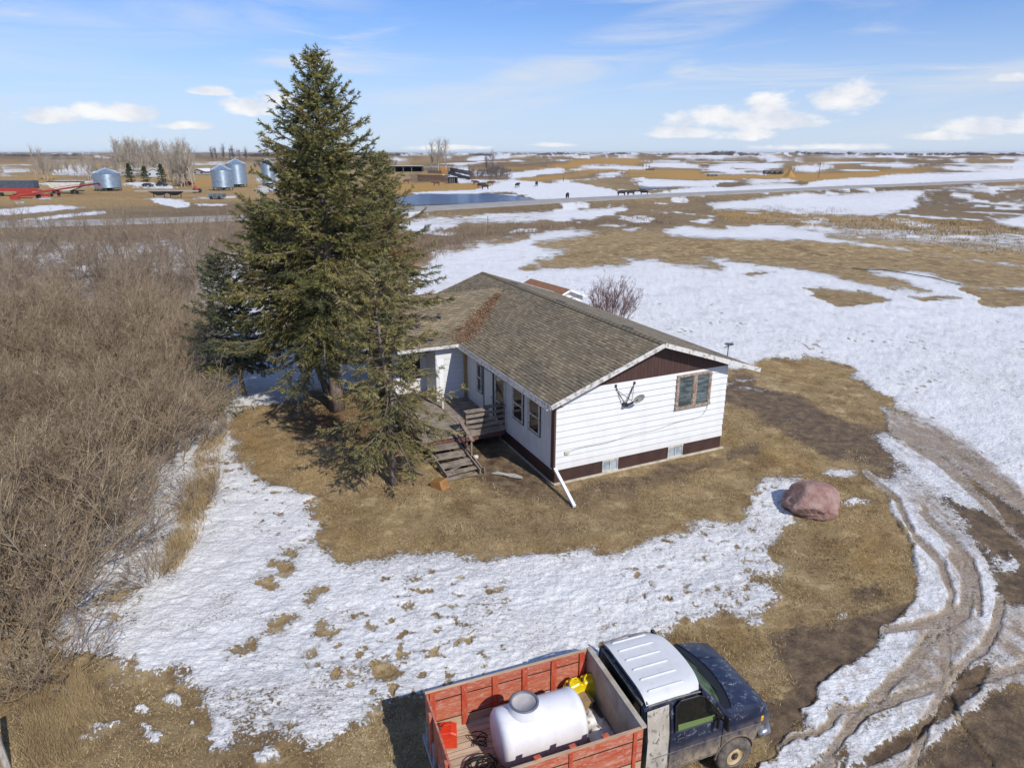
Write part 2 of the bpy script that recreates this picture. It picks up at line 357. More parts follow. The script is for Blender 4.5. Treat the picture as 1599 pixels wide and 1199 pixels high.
# between the highway and the house
pg(DU, 1, 4, -400, 358, 180, 354, 360, 350, 640, 334, 913, 317, 1050, 310, 1330, 298, 1599, 287, 1599, 292, 1330, 304, 1080, 322, 640, 338, 360, 360, -400, 380)
pg(SN, 1, 2.5, 631, 348, 663, 341, 756, 335, 850, 332, 913, 327, 975, 323, 985, 327, 944, 337, 925, 343, 881, 341, 819, 348, 741, 349, 694, 351, 640, 355); pg(SN, .25, 4, 640, 340, 760, 337, 860, 334, 850, 345, 694, 350, 640, 352)
pg(SN, 1, 2, 972, 358, 1000, 355, 1000, 359, 975, 362)
pg(SN, 1, 3, 1028, 363, 1040, 359, 1067, 352, 1119, 358, 1153, 354, 1215, 352, 1256, 358, 1290, 360, 1290, 371, 1325, 376, 1393, 386, 1462, 397, 1531, 406, 1599, 412, 1599, 418, 1531, 411, 1462, 400.5, 1393, 390, 1325, 382, 1270, 375.5, 1119, 373, 1050, 368)
pg(SN, .12, 5, 1270, 352, 1400, 352, 1700, 362, 1700, 408, 1531, 402, 1393, 382, 1290, 368)
pg(SN, 1, 3, 1100, 318, 1180, 310, 1250, 300, 1290, 304, 1359, 300, 1428, 296, 1479, 293, 1700, 284, 1700, 289, 1560, 295, 1551, 310, 1431, 316, 1445, 322, 1410, 331, 1359, 338, 1290, 336, 1187, 329, 1119, 328)
pg(SN, .3, 3, 1445, 314, 1599, 310, 1700, 310, 1700, 345, 1531, 339, 1445, 330); pg(SN, 1, 3, 1548, 346, 1599, 336, 1700, 334, 1700, 356, 1599, 358)
pg(SN, -1, 4, 1431, 312, 1445, 300, 1480, 295, 1540, 300, 1551, 312, 1490, 314); pg(SN, -.9, 4, 1410, 332, 1450, 324, 1599, 324, 1599, 334, 1480, 339)
pg(GO, .85, 6, 1119, 329, 1187, 331, 1290, 336, 1400, 342, 1599, 360, 1599, 368, 1480, 365, 1359, 354, 1136, 341)
pg(SN, -.15, 5, 1119, 329, 1290, 334, 1400, 340, 1599, 358, 1599, 366, 1480, 365, 1359, 356, 1136, 344)
pg(SN, .1, 5, 1200, 343, 1400, 348, 1500, 362, 1450, 372, 1290, 362)
# grass slope
pg(DU, .9, 8, 640, 352, 760, 350, 880, 344, 1050, 338, 1110, 330, 1270, 350, 1100, 352, 1040, 358, 900, 356, 760, 374, 650, 410)
pg(DU, .2, 6, 845, 412, 900, 380, 1050, 366, 1270, 375, 1599, 416, 1599, 450, 1340, 440, 1100, 420, 850, 415)
# big snow field on the right and behind the house
pg(SN, 1, 3.5, 560, 445, 628, 440, 665, 415, 678, 395, 700, 390, 722, 381, 756, 377, 800, 372, 830, 366, 850, 362, 888, 357, 931, 362, 930, 367, 872, 376, 834, 381, 850, 389, 888, 390, 856, 404, 825, 416, 860, 419, 910, 418, 985, 411.5, 975, 404, 1020, 404, 1050, 412, 1091, 416, 1119, 421, 1130, 418, 1101, 404, 1115, 403, 1153, 409, 1204, 417, 1263, 423, 1300, 432, 1342, 443, 1397, 450, 1445, 454, 1428, 447, 1393, 433, 1359, 425, 1428, 423, 1462, 430, 1490, 440, 1510, 449, 1575, 451, 1700, 449, 1700, 900, 1599, 800, 1540, 735, 1500, 700, 1450, 668, 1415, 650, 1380, 626, 1350, 604, 1327, 585, 1310, 573, 1212, 563, 1180, 578, 1120, 575, 1040, 540, 700, 560, 640, 600, 600, 605, 480, 618, 440, 626, 370, 645, 345, 690, 337, 715, 300, 690, 250, 520, 420, 450)
for q in ((800, 371, 822, 367, 828, 371, 790, 379, 762, 386, 765, 381), (700, 390, 740, 383, 745, 388, 712, 394)): pg(SN, -.7, 2.5, *q)
pg(SN, .15, 5, 640, 395, 700, 384, 760, 376, 810, 368, 800, 376, 740, 386, 690, 396, 650, 412)
for q in ((1256, 450, 1290, 450, 1342, 457, 1393, 467, 1359, 476, 1311, 480, 1273, 464), (1414, 466, 1479, 464, 1500, 467, 1440, 469), (1500, 450, 1599, 457, 1700, 460, 1700, 480, 1537, 478, 1520, 464, 1510, 455), (1156, 428, 1187, 424, 1211, 426, 1167, 431), (808, 419, 830, 416, 838, 421, 822, 423)): pg(SN, -1, 2.2, *q); pg(DU, .3, 2.2, *q)
# mown lawn around the house, beneath the trees
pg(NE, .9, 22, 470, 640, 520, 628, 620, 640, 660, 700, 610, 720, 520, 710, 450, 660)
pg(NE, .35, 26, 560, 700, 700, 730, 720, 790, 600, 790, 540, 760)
# golden rims and olive patches in the lawn
pg(GO, .42, 30, 1330, 770, 1400, 800, 1430, 850, 1430, 920, 1350, 930, 1300, 900, 1310, 820)
pg(GO, .35, 24, 500, 800, 640, 840, 860, 850, 1010, 820, 1130, 800, 1130, 825, 1000, 860, 860, 890, 640, 870, 540, 885)
pg(GO, .38, 20, 1140, 690, 1230, 680, 1300, 740, 1260, 760, 1180, 720)
pg(GO, .35, 26, 1060, 985, 1160, 975, 1230, 900, 1260, 930, 1200, 1000, 1120, 1060, 1060, 1010)
pg(GO, .4, 22, 350, 650, 470, 690, 520, 740, 480, 775, 360, 715)
pg(DU, .45, 30, 740, 790, 900, 800, 1020, 780, 1000, 830, 860, 850, 740, 830)
# the two foreground snow patches
pg(SN, 1, 8, 335, 713, 395, 733, 430, 755, 492, 780, 475, 800, 515, 815, 490, 845, 545, 882, 575, 880, 600, 872, 640, 862, 690, 865, 760, 872, 830, 888, 880, 875, 960, 868, 1010, 845, 1060, 830, 1120, 818, 1190, 822, 1212, 845, 1215, 880, 1180, 905, 1215, 945, 1160, 972, 1120, 955, 1065, 985, 1010, 1010, 940, 1060, 700, 1100, 600, 1100, 560, 1130, 490, 1167, 420, 1160, 350, 1150, 312, 1105, 335, 1080, 300, 1062, 230, 1058, 160, 1035, 95, 1022, 95, 1003, 130, 965, 180, 930, 240, 870, 300, 810, 320, 760)
pg(SN, .3, 14, 620, 868, 830, 900, 1000, 870, 1190, 840, 1200, 950, 1060, 970, 860, 980, 640, 1000, 520, 985, 420, 1010, 330, 1075, 420, 1150, 520, 1130, 600, 1060, 560, 930)
pg(SN, .8, 14, 560, 900, 1000, 890, 1150, 870, 1120, 930, 900, 970, 600, 1010, 450, 1080, 400, 1040)
pg(SN, -.1, 10, 340, 1105, 430, 1120, 470, 1165, 400, 1175, 340, 1150)
# snow among the thicket
pg(SN, .12, 24, -200, 420, 240, 420, 330, 520, 345, 640, 335, 713, 300, 800, 180, 930, 60, 1010, -200, 1060)
pg(SN, .75, 14, 262, 560, 318, 530, 350, 545, 350, 640, 338, 712, 322, 760, 255, 850, 160, 935, 110, 985, 150, 880, 250, 760, 290, 660)
pg(SN, .2, 6, -400, 380, 200, 380, 330, 360, 400, 420, 330, 500, 0, 445, -400, 460)
pg(SN, .8, 4, -400, 383, 90, 381, 230, 385, 210, 396, 0, 400, -400, 405)
for q in ((150, 1138, 20, 9), (218, 1117, 13, 6), (233, 1142, 16, 7), (182, 1136, 7, 4), (292, 1131, 6, 4), (278, 1085, 16, 8), (415, 1186, 26, 8), (345, 1150, 16, 20), (1230, 780, 62, 12), (1318, 963, 9, 4), (1318, 984, 3, 2), (1345, 783, 22, 4), (1310, 736, 26, 4), (1180, 985, 10, 4), (1200, 925, 20, 8), (1300, 782, 30, 4)): el(SN, .9, 4, *q)
pg(SN, 1, 6, 1160, 798, 1185, 768, 1210, 750, 1248, 748, 1262, 756, 1232, 780, 1240, 812, 1200, 815, 1165, 808)
el(SN, .2, 8, 170, 1066, 24, 14)
for q in ((367, 1018, 12, 4), (395, 1003, 10, 7), (420, 975, 12, 6), (440, 965, 14, 6), (478, 937, 12, 4), (496, 925, 12, 4), (416, 912, 10, 5), (442, 884, 10, 7), (478, 1025, 8, 6), (506, 988, 9, 4), (600, 1058, 10, 6), (1210, 868, 14, 8), (1185, 900, 14, 6), (460, 858, 9, 6)): el(SN, -.75, 5, *q)
# bare ground and mud
pg(MU, .55, 10, 1120, 575, 1212, 563, 1310, 573, 1350, 604, 1415, 655, 1500, 705, 1599, 800, 1700, 900, 1700, 1300, 1180, 1300, 1215, 1166, 1290, 1095, 1370, 1010, 1425, 960, 1442, 910, 1435, 850, 1400, 780, 1330, 735, 1280, 690, 1200, 640, 1140, 600)
pg(MU, -.0, 12, 1170, 565, 1212, 563, 1310, 573, 1350, 604, 1410, 655, 1330, 650, 1240, 610, 1180, 590)
pg(GO, .35, 12, 1170, 565, 1212, 563, 1300, 573, 1330, 590, 1260, 600, 1190, 585)
pg(MU, 1, 8, 1290, 690, 1380, 700, 1440, 740, 1480, 790, 1540, 850, 1599, 900, 1599, 800, 1520, 775, 1430, 720, 1330, 670, 1230, 620, 1130, 590, 1130, 620, 1220, 650)
pg(MU, .9, 9, 1194, 1000, 1240, 978, 1318, 969, 1381, 947, 1425, 938, 1412, 963, 1378, 985, 1371, 1013, 1343, 1030, 1287, 1085, 1240, 1125, 1218, 1153, 1178, 1160, 1194, 1110, 1240, 1063, 1225, 1022)
pg(MU, .6, 10, 1320, 915, 1370, 900, 1400, 930, 1330, 950)
pg(MU, .75, 10, 865, 760, 950, 745, 1125, 704, 1190, 690, 1180, 720, 1000, 765, 960, 800, 900, 800)
pg(MU, .8, 10, 680, 700, 740, 660, 865, 757, 890, 795, 800, 790, 740, 740)
pg(MU, .3, 20, 700, 780, 1000, 770, 1180, 720, 1260, 760, 1100, 800, 820, 850)
pg(SN, -1, 5, 1130, 590, 1212, 563, 1310, 573, 1350, 604, 1415, 652, 1460, 690, 1380, 690, 1300, 690, 1200, 640)
for q in ((1160, 590, 30, 4), (1190, 606, 30, 5), (1140, 600, 10, 3), (1212, 628, 9, 3), (1235, 600, 5, 2)): el(SN, .3, 3, *q)
# snow left between the wheel tracks
pg(SN, .35, 12, 1380, 700, 1440, 730, 1500, 790, 1560, 880, 1600, 960, 1560, 1060, 1480, 1110, 1380, 1190, 1200, 1210, 1240, 1140, 1380, 1010, 1430, 930, 1430, 850, 1400, 780)
pg(DI, .38, 14, 1380, 700, 1440, 730, 1500, 790, 1560, 880, 1600, 960, 1560, 1060, 1480, 1110, 1380, 1190, 1200, 1210, 1240, 1140, 1380, 1010, 1430, 930, 1430, 850, 1400, 780)
for q in ((1362, 680, 1380, 678, 1415, 688, 1457, 718, 1490, 748, 1527, 785, 1516, 789, 1485, 778, 1450, 757, 1415, 722), (1373, 753, 1415, 765, 1450, 797, 1453, 820, 1481, 848, 1502, 890, 1502, 918, 1492, 946, 1471, 953, 1478, 900, 1450, 865, 1404, 810), (1404, 806, 1436, 845, 1453, 876, 1460, 907, 1464, 960, 1446, 1003, 1399, 1037, 1371, 1072, 1350, 1100, 1300, 1113, 1256, 1128, 1243, 1125, 1253, 1108, 1287, 1083, 1312, 1053, 1343, 1025, 1371, 1013, 1378, 985, 1406, 966, 1431, 941, 1437, 897, 1425, 850),
          (1334, 1120, 1293, 1160, 1270, 1190, 1240, 1215, 1172, 1215, 1172, 1195, 1215, 1166, 1240, 1150, 1275, 1137), (1434, 1097, 1424, 1134, 1393, 1153, 1362, 1172, 1346, 1190, 1325, 1195, 1337, 1166, 1381, 1125), (1468, 1078, 1493, 1075, 1465, 1103, 1453, 1119, 1440, 1112), (1518, 866, 1537, 885, 1549, 913, 1552, 938, 1549, 963, 1543, 985, 1518, 1016, 1487, 1047, 1482, 1035, 1487, 1016, 1520, 990, 1515, 963, 1534, 938, 1524, 900),
          (1543, 860, 1552, 866, 1587, 888, 1568, 890), (1574, 860, 1593, 882, 1585, 886), (1383, 640, 1450, 660, 1520, 700, 1599, 770, 1599, 796, 1540, 760, 1480, 715, 1420, 690, 1390, 665), (1458, 728, 1500, 760, 1540, 800, 1555, 806, 1520, 770, 1480, 735)):
    pg(SN, 1, 3.5, *q); pg(DI, .25, 6, *q)
pg(SN, .8, 8, 1562, 975, 1600, 940, 1700, 960, 1700, 1085, 1599, 1085, 1560, 1090, 1490, 1130, 1410, 1215, 1350, 1215, 1440, 1140, 1530, 1080, 1557, 1030)
for q in ((1415, 760, 1450, 770, 1490, 830, 1520, 900, 1515, 960, 1480, 1010, 1500, 920, 1480, 860), (1440, 960, 1545, 980, 1480, 1060, 1380, 1110, 1420, 1030)):
    pg(SN, .55, 10, *q); pg(DI, .8, 12, *q)
pg(DI, .75, 12, 1410, 640, 1500, 690, 1620, 800, 1620, 830, 1540, 780, 1460, 720, 1390, 680)
pg(DI, .7, 14, 1562, 975, 1600, 940, 1700, 960, 1700, 1085, 1599, 1085, 1560, 1090, 1490, 1130, 1410, 1215, 1350, 1215, 1440, 1140, 1530, 1080)
pg(DI, .35, 20, 1330, 1110, 1470, 1070, 1440, 1140, 1330, 1215, 1172, 1215, 1240, 1150)
pg(SN, .22, 9, 1385, 645, 1450, 662, 1520, 705, 1620, 790, 1620, 815, 1545, 765, 1480, 722, 1420, 695, 1390, 670); pg(DI, .9, 9, 1385, 645, 1450, 662, 1520, 705, 1620, 790, 1620, 815, 1545, 765, 1480, 722, 1420, 695, 1390, 670)
# wheel tracks pressed through the snow
TR = [(8, 1487, 866, 1515, 907, 1512, 942, 1480, 963, 1437, 976, 1381, 984), (9, 1562, 938, 1556, 979, 1537, 1016, 1500, 1047, 1459, 1072, 1406, 1091, 1350, 1110, 1300, 1122, 1250, 1144, 1212, 1163),
      (10, 1512, 880, 1506, 960, 1459, 991, 1412, 1047, 1365, 1094, 1318, 1156, 1287, 1200), (9, 1474, 962, 1478, 1063, 1453, 1110, 1437, 1156, 1420, 1210), (6, 1428, 840, 1470, 880, 1484, 930, 1475, 980, 1440, 1010), (5, 1440, 800, 1500, 860, 1525, 900, 1530, 960),
      (6, 1550, 1190, 1500, 1130, 1480, 1080), (5, 1420, 690, 1500, 745, 1580, 830), (4, 1440, 672, 1520, 720, 1600, 790), (5, 1395, 670, 1460, 715, 1540, 790, 1600, 850), (4, 1350, 735, 1400, 780, 1425, 830), (7, 1599, 1040, 1550, 1060, 1500, 1068)]
for t_ in TR: st(SN, .75, 4, t_[0], *t_[1:]); st(DI, 1.3, 2.6, t_[0]*.85, *t_[1:]); 
for t_ in TR:
    a_ = np.array(t_[1:], float).reshape(-1, 2); g_ = np.gradient(a_, axis=0); g_ /= np.linalg.norm(g_, axis=1, keepdims=True)+1e-6; n_ = np.stack([-g_[:, 1], g_[:, 0]], 1)
    for k_ in (-1., -.35, .3, 1.): st(SN, (.05 if abs(k_) == 1 else .3), 2.2, .7, *(a_+n_*k_*t_[0]*.8).ravel()); st(MU, .5, 2.5, .8, *(a_+n_*k_*t_[0]*.8).ravel())
st(MU, .9, 5, 6, 1375, 985, 1318, 994, 1256, 1010, 1212, 1026); st(MU, .9, 4, 4, 1370, 1002, 1300, 1012, 1240, 1028)
st(MU, .95, 8, 7, 1130, 615, 1200, 655, 1260, 690, 1310, 705); st(MU, .8, 8, 5, 1150, 600, 1240, 640, 1320, 690, 1400, 730)
# wet brown hollow beside the tracks
pg(SN, -1, 4, 1500, 1054, 1543, 1048, 1525, 1075, 1470, 1115, 1412, 1160, 1368, 1188, 1356, 1184, 1381, 1163, 1428, 1138, 1465, 1110, 1484, 1078)
pg(MU, 1, 5, 1500, 1054, 1543, 1048, 1525, 1075, 1470, 1115, 1412, 1160, 1368, 1188, 1356, 1184, 1381, 1163, 1428, 1138, 1465, 1110, 1484, 1078)
pg(SN, -1, 9, 1555, 1090, 1700, 1080, 1700, 1300, 1420, 1300, 1440, 1190, 1500, 1150)
pg(MU, .75, 8, 1555, 1090, 1700, 1080, 1700, 1300, 1420, 1300, 1440, 1190, 1500, 1150)
pg(MU, 1, 10, 1440, 740, 1500, 780, 1599, 840, 1599, 940, 1560, 930, 1530, 860, 1490, 810)
pg(DU, .5, 20, 0, 1040, 120, 1050, 330, 1110, 420, 1199, 200, 1199, 60, 1130, 0, 1100)
pg(MU, .45, 14, 10, 1050, 120, 1045, 170, 1070, 110, 1130, 40, 1160)
# dry fence line grass beside the trees
pg(DU, .4, 12, 340, 690, 360, 650, 400, 640, 470, 700, 430, 760, 340, 715)

def make_ground():
    # rows follow distance so that the sheet is finer where it is nearer
    vs = np.arange(1290, 241.2, -2.0); dd = []
    for v in vs: d = ray(799.5, v); dd.append(-d[1]/d[2]*CH)
    rr = np.concatenate([[1.2, 2.5, 4, 5.2, 6.2], np.array(dd)[np.array(dd) > 6.9], [9000, 14000, 26000]])
    a1 = np.radians(np.arange(-50, 50.01, .115)); a2 = np.radians(np.arange(52, 308.1, 3.2))
    aa = np.concatenate([a1, a2]); nA = len(aa)
    RR, AA = np.meshgrid(rr, aa, indexing='ij'); X = (RR*np.sin(AA)).ravel(); Y = (RR*np.cos(AA)).ravel()
    Z = terrain(X, Y)
    r0 = np.hypot(X, Y); wa = .25+.009*r0
    Xw = X+fbm(X/1.7+4, Y/1.7, 4)*wa+fbm(X/.35+4, Y/.35, 2)*.10; Yw = Y+fbm(X/1.7, Y/1.7+11, 4)*wa*1.5+fbm(X/.35+9, Y/.35, 2)*.12
    zq = np.maximum(Y*CP-(Z-CH)*SP, 1.); U0 = 799.5+FPX*X/zq; V0 = 599.5-FPX*(Y*SP+(Z-CH)*CP)/zq
    kw = 1-.85*sst(1270, 1360, U0)*sst(620, 680, V0); Xw = X+(Xw-X)*kw; Yw = Y+(Yw-Y)*kw
    zc = Yw*CP-(Z-CH)*SP; yc = Yw*SP+(Z-CH)*CP
    ok = zc > 2; zc = np.where(ok, zc, 1e9)
    U = 799.5+FPX*Xw/zc; V = 599.5-FPX*yc/zc; U = np.where(ok, U, -9999); V = np.where(ok, V, -9999)
    Cn = np.zeros((6, len(X))); Cn[SN] = -1
    out = (~ok) | (U < -380) | (U > 1990)
    Cn[SN][out] = .0; Cn[DU][out] = .5
    for e in P:
        kind, ch, val, w, pts = e[:5]; w = w*(2.7 if kind == 'p' and ch == SN and w >= 3.5 else 1.6 if kind == 'p' and ch == SN else 1.3); pts = np.array(pts, float); hw = e[5] if kind == 's' else 0
        m = w+hw+2
        idx = np.where((U > pts[:, 0].min()-m) & (U < pts[:, 0].max()+m) & (V > pts[:, 1].min()-m) & (V < pts[:, 1].max()+m))[0]
        if not len(idx): continue
        px, py = U[idx], V[idx]
        if kind == 'p':
            d = seg_dist(px, py, list(map(tuple, pts))+[tuple(pts[0])]); ins = np.zeros(len(idx), bool)
            for (x0, y0), (x1, y1) in zip(pts, np.roll(pts, -1, 0)):
                if y0 == y1: continue
                c = ((y0 > py) != (y1 > py)) & (px < (x1-x0)*(py-y0)/(y1-y0)+x0); ins ^= c
            sd = np.where(ins, d, -d)
        else: sd = hw-seg_dist(px, py, list(map(tuple, pts)))
        a = np.clip(sd/w*.5+.5, 0, 1); Cn[ch][idx] = Cn[ch][idx]*(1-a)+val*a
    r = np.hypot(X, Y)
    Cn[SN] -= .5*sst(700, 560, U0)*sst(200, 320, r)*(V0 < 300)
    Cn[SN] += 2.2*fbm(X/170+2, Y/170, 5)*sst(220, 700, r)*(1-np.abs(Cn[SN]).clip(0, 1)*.5)
    ex = np.clip((fbm(X/60+9, Y/120+1, 5)-.12-.28*sst(760, 600, U0))*5, -1, .9)*sst(170, 260, r)-(1-sst(170, 260, r)); ex = np.where((V0 < 296) & (Cn[GO] < .4), ex, -1.); Cn[SN] = np.maximum(Cn[SN], ex)
    Cn[DU] = (Cn[DU]+fbm(X/75, Y/75, 4)*.9*sst(80, 200, r)).clip(0, 1); Cn[GO] = (Cn[GO]+(fbm(X/110+5, Y/110, 4)*.9+.12)*sst(200, 400, r)*(V0 < 300)).clip(0, 1)
    fl = np.clip((fbm(X/.42+3, Y/.36, 4)-.17)*4, 0, .98)*np.clip(.35+fbm(X/5+7, Y/5, 3)*2.2, 0, 1)*(1-sst(45, 90, r)); Cn[SN] = np.where((Cn[DI] < .3) & (Cn[SN] > .2), Cn[SN]-fl, Cn[SN])
    ex = np.clip((fbm(X/8+2, Y/15, 5)-.24)*6, -1, .75); Cn[SN] = np.where((V0 > 296) & (V0 < 372) & (U0 > 600) & (Cn[GO] < .9), np.maximum(Cn[SN], ex), Cn[SN])
    S = Cn[SN]
    # real relief: snow lies a hand deep with a lumpy, sun-cupped skin, tracks are pressed in
    near = 1-sst(60, 130, r)
    sn = sst(-.25, .35, S+fbm(X*1.3, Y*1.3, 3)*.35)
    lump = fbm(X*1.1, Y*1.1+3, 3)*.06+np.abs(fbm(X*1.6+Y*1.1+1, Y*3.4-X*1.2, 4))*-.06+fbm(X*.3, Y*.3, 2)*.06
    grass = fbm(X*2.3, Y*2.3, 3)*.03
    dirt = (Cn[DI]*1.1).clip(0, 1)
    Z = Z+near*(sn*(.07+lump*(1-.8*dirt))+(1-sn)*grass)-near*Cn[MU].clip(0, 1)*.03-near*dirt*.055*sst(.6, 1., dirt)
    global LAWN
    pick = np.where((S < -.25) & (r < 42) & (r > 8) & (Cn[MU] < .75) & (np.abs(X) < 32) & (Y > 6))[0]; rg = np.random.RandomState(5)
    pick = pick[rg.rand(len(pick)) < np.minimum(1, (r[pick]/26)**2)*(1-Cn[MU][pick])]; LAWN = (X[pick], Y[pick], Z[pick])
    nR = len(rr)
    V3 = np.stack([X, Y, Z], 1); V3 = np.concatenate([V3, [[0, 0, 0]]])
    i, j = np.meshgrid(np.arange(nR-1), np.arange(nA), indexing='ij'); j2 = (j+1) % nA
    F = np.stack([i*nA+j, (i+1)*nA+j, (i+1)*nA+j2, i*nA+j2], -1).reshape(-1, 4)[:, ::-1]
    k = np.arange(nA); c0 = len(V3)-1; Fc = np.stack([k, (k+1) % nA, np.full(nA, c0), np.full(nA, c0)], 1)
    Fq = F
    m, t, b = new_mat('ground_surface')
    ca = t.node('ShaderNodeAttribute', attribute_name='cover').outputs['Vector']; cb = t.node('ShaderNodeAttribute', attribute_name='cover_more').outputs['Vector']
    s_, mu, go = t.sep(ca); du, ne, di = t.sep(cb)
    pos = t.pos()
    nA1 = t.noise(pos, .55, 12, .62); nB = t.noise(pos, .045, 9, .6); nF = t.noise(pos, 9, 5, .65); nG = t.noise(pos, 34, 3, .7); nM = t.noise(pos, 2.2, 7, .65)
    e = t.math('MULTIPLY_ADD', t.math('SUBTRACT', nA1, .5), 2.6, s_)
    e = t.math('MULTIPLY_ADD', t.math('SUBTRACT', nF, .5), 1.5, e)
    e = t.math('MULTIPLY_ADD', t.math('SUBTRACT', nB, .5), 1.9, e)
    e = t.math('MULTIPLY_ADD', t.math('SUBTRACT', t.noise(pos, 14, 6, .8), .5), 2.4, e)
    snow = t.mapr(e, .0, .10, 0, 1, True)
    # dead grass
    nP = t.noise(pos, .33, 5, .62, .4); nQ = t.noise(t.mapping(pos, loc=(7, 3, 0)), 1.1, 6, .68); nR = t.noise(pos, 5.5, 4, .7)
    gcol = t.ramp(nM, [(.27, (.17, .10, .045)), (.42, (.31, .205, .098)), (.52, (.42, .295, .155)), (.6, (.33, .232, .105)), (.75, (.52, .39, .235))])
    gcol = t.mix(t.mapr(nA1, .45, .58), gcol, t.mix(.45, gcol, (.27, .195, .075)))
    nH = t.noise(pos, 26, 6, .9); nS2 = t.noise(t.mapping(pos, scale=(1, 2.2, 1), rot=(0, 0, .6)), 48, 3, .8)
    gcol = t.mix(t.mapr(nH, .46, .60, 0, .8), gcol, t.mix(1., gcol, (.40, .35, .28), 'MULTIPLY'))
    gcol = t.mix(t.mapr(nS2, .52, .62, 0, .6), gcol, (.54, .42, .25))
    gcol = t.mix(t.mapr(nF, .56, .72, 0, .5), gcol, (.42, .33, .18))
    gcol = t.mix(t.mapr(nP, .52, .62, 0, .75), gcol, t.mix(1., gcol, (.62, .56, .50), 'MULTIPLY'))
    gcol = t.mix(t.mapr(nQ, .54, .64, 0, .8), gcol, t.ramp(nR, [(.35, (.46, .34, .17)), (.65, (.62, .48, .27))]))
    gcol = t.mix(t.mapr(nQ, .46, .38, 0, .7), gcol, (.17, .105, .05))
    gcol = t.mix(t.mapr(nR, .40, .30, 0, .8), gcol, (.11, .07, .03))
    gcol = t.mix(1., gcol, (1.08, 1.09, 1.06), 'MULTIPLY')
    dcol = t.ramp(nM, [(.25, (.070, .048, .028)), (.5, (.145, .103, .060)), (.75, (.235, .172, .102))])
    col = t.mix(t.math('MULTIPLY', du, t.mapr(nB, .3, .7, .6, 1.2), clamp=True), gcol, dcol)
    dcol = t.mix(t.mapr(nH, .46, .60, 0, .7), dcol, t.mix(1., dcol, (.42, .38, .33), 'MULTIPLY'))
    dcol = t.mix(t.mapr(nP, .45, .6, 0, .6), dcol, (.27, .195, .105))
    dcol = t.mix(t.mapr(nR, .45, .34, 0, .7), dcol, (.10, .065, .04))
    golc = t.ramp(nM, [(.3, (.26, .145, .038)), (.55, (.42, .25, .075)), (.8, (.52, .36, .13))])
    col = t.mix(t.mapr(t.math('ADD', go, t.math('MULTIPLY', t.math('SUBTRACT', nA1, .5), .8)), .1, .9), col, golc)
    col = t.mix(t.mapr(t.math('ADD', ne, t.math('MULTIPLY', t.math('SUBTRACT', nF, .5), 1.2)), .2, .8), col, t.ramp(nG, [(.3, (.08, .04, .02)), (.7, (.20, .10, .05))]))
    mcol = t.ramp(nM, [(.28, (.06, .038, .022)), (.43, (.13, .086, .050)), (.56, (.215, .15, .088)), (.75, (.36, .27, .17))])
    mcol = t.mix(t.mapr(nH, .47, .60, 0, .75), mcol, t.mix(1., mcol, (.50, .44, .36), 'MULTIPLY'))
    mcol = t.mix(t.mapr(nS2, .56, .66, 0, .55), mcol, (.42, .34, .25))
    me_ = t.math('ADD', mu, t.math('MULTIPLY', t.math('SUBTRACT', nA1, .5), 1.4))
    me_ = t.math('ADD', me_, t.math('MULTIPLY', t.math('SUBTRACT', nF, .5), .7))
    mfac = t.mapr(me_, .3, .62, 0, 1, True)
    col = t.mix(mfac, col, mcol)
    # snow: slightly grey where it has been melting, tan where driven over
    scol = t.mix(t.mapr(nF, .35, .7), (.69, .69, .69), (.86, .852, .835))
    scol = t.mix(t.mapr(t.math('ADD', nA1, t.math('MULTIPLY', nG, .25)), .62, .82, 0, .35), scol, (.52, .50, .47))
    dn = t.mapr(t.math('ADD', di, t.math('MULTIPLY', t.math('SUBTRACT', t.noise(t.mapping(pos, scale=(1, .45, 1), rot=(0, 0, R(35))), 3.2, 8, .7), .5), 2.2)), .25, .85)
    scol = t.mix(dn, scol, t.mix(t.mapr(nH, .4, .62), t.mix(t.mapr(nM, .35, .65), (.37, .27, .18), (.55, .44, .325)), (.16, .11, .07)))
    thin = t.math('MULTIPLY', t.mapr(e, .08, .75, 1, 0), t.mapr(nH, .40, .60)); scol = t.mix(t.math('MULTIPLY', thin, .75), scol, (.36, .30, .22))
    scol = t.mix(t.mapr(e, .08, .45, .35, 0), scol, (.50, .49, .47))
    speck = t.mapr(t.math('MULTIPLY_ADD', nA1, .35, t.noise(pos, 17, 5, .75)), .765, .82, 0, .8)
    scol = t.mix(t.mapr(t.noise(pos, 1.6, 8, .7), .52, .68, 0, .32), scol, (.62, .62, .62))
    sp2 = t.math('MULTIPLY', t.mapr(t.noise(pos, 4.5, 7, .82), .575, .66, 0, .75), t.mapr(t.noise(pos, .13, 3), .40, .55)); scol = t.mix(sp2, scol, (.36, .30, .22))
    scol = t.mix(speck, scol, (.22, .17, .11))
    fin = t.mix(snow, col, scol); t.link(fin, b.inputs['Base Color'])
    wet = t.math('MULTIPLY', mfac, t.mapr(nM, .40, .55, .45, 0))
    t.link(t.math('SUBTRACT', t.mix(snow, (.93, .93, .93), (.62, .62, .62)), wet, clamp=True), b.inputs['Roughness'])
    b.inputs['Specular IOR Level'].default_value = .25
    # relief finer than the sheet
    dist_ = t.node('ShaderNodeCameraData').outputs['View Distance'] if False else None
    hs = t.math('ADD', t.math('MULTIPLY', t.noise(t.mapping(pos, scale=(.8, 1.5, 1), rot=(0, 0, R(-30))), 4.5, 7, .68), t.mapr(t.noise(pos, .22, 3), .38, .62, .035, .115)), t.math('MULTIPLY', nF, .07))
    hg = t.math('ADD', t.math('MULTIPLY', nH, .05), t.math('MULTIPLY', nF, .06))
    sepc = t.mix(snow, hg, hs)
    sx = t.node('ShaderNodeSeparateColor'); t.link(sepc, sx.inputs[0])
    hh = t.math('ADD', sx.outputs[0], t.math('MULTIPLY', snow, .035))
    t.link(t.bump(hh, .85, 1.), b.inputs['Normal'])
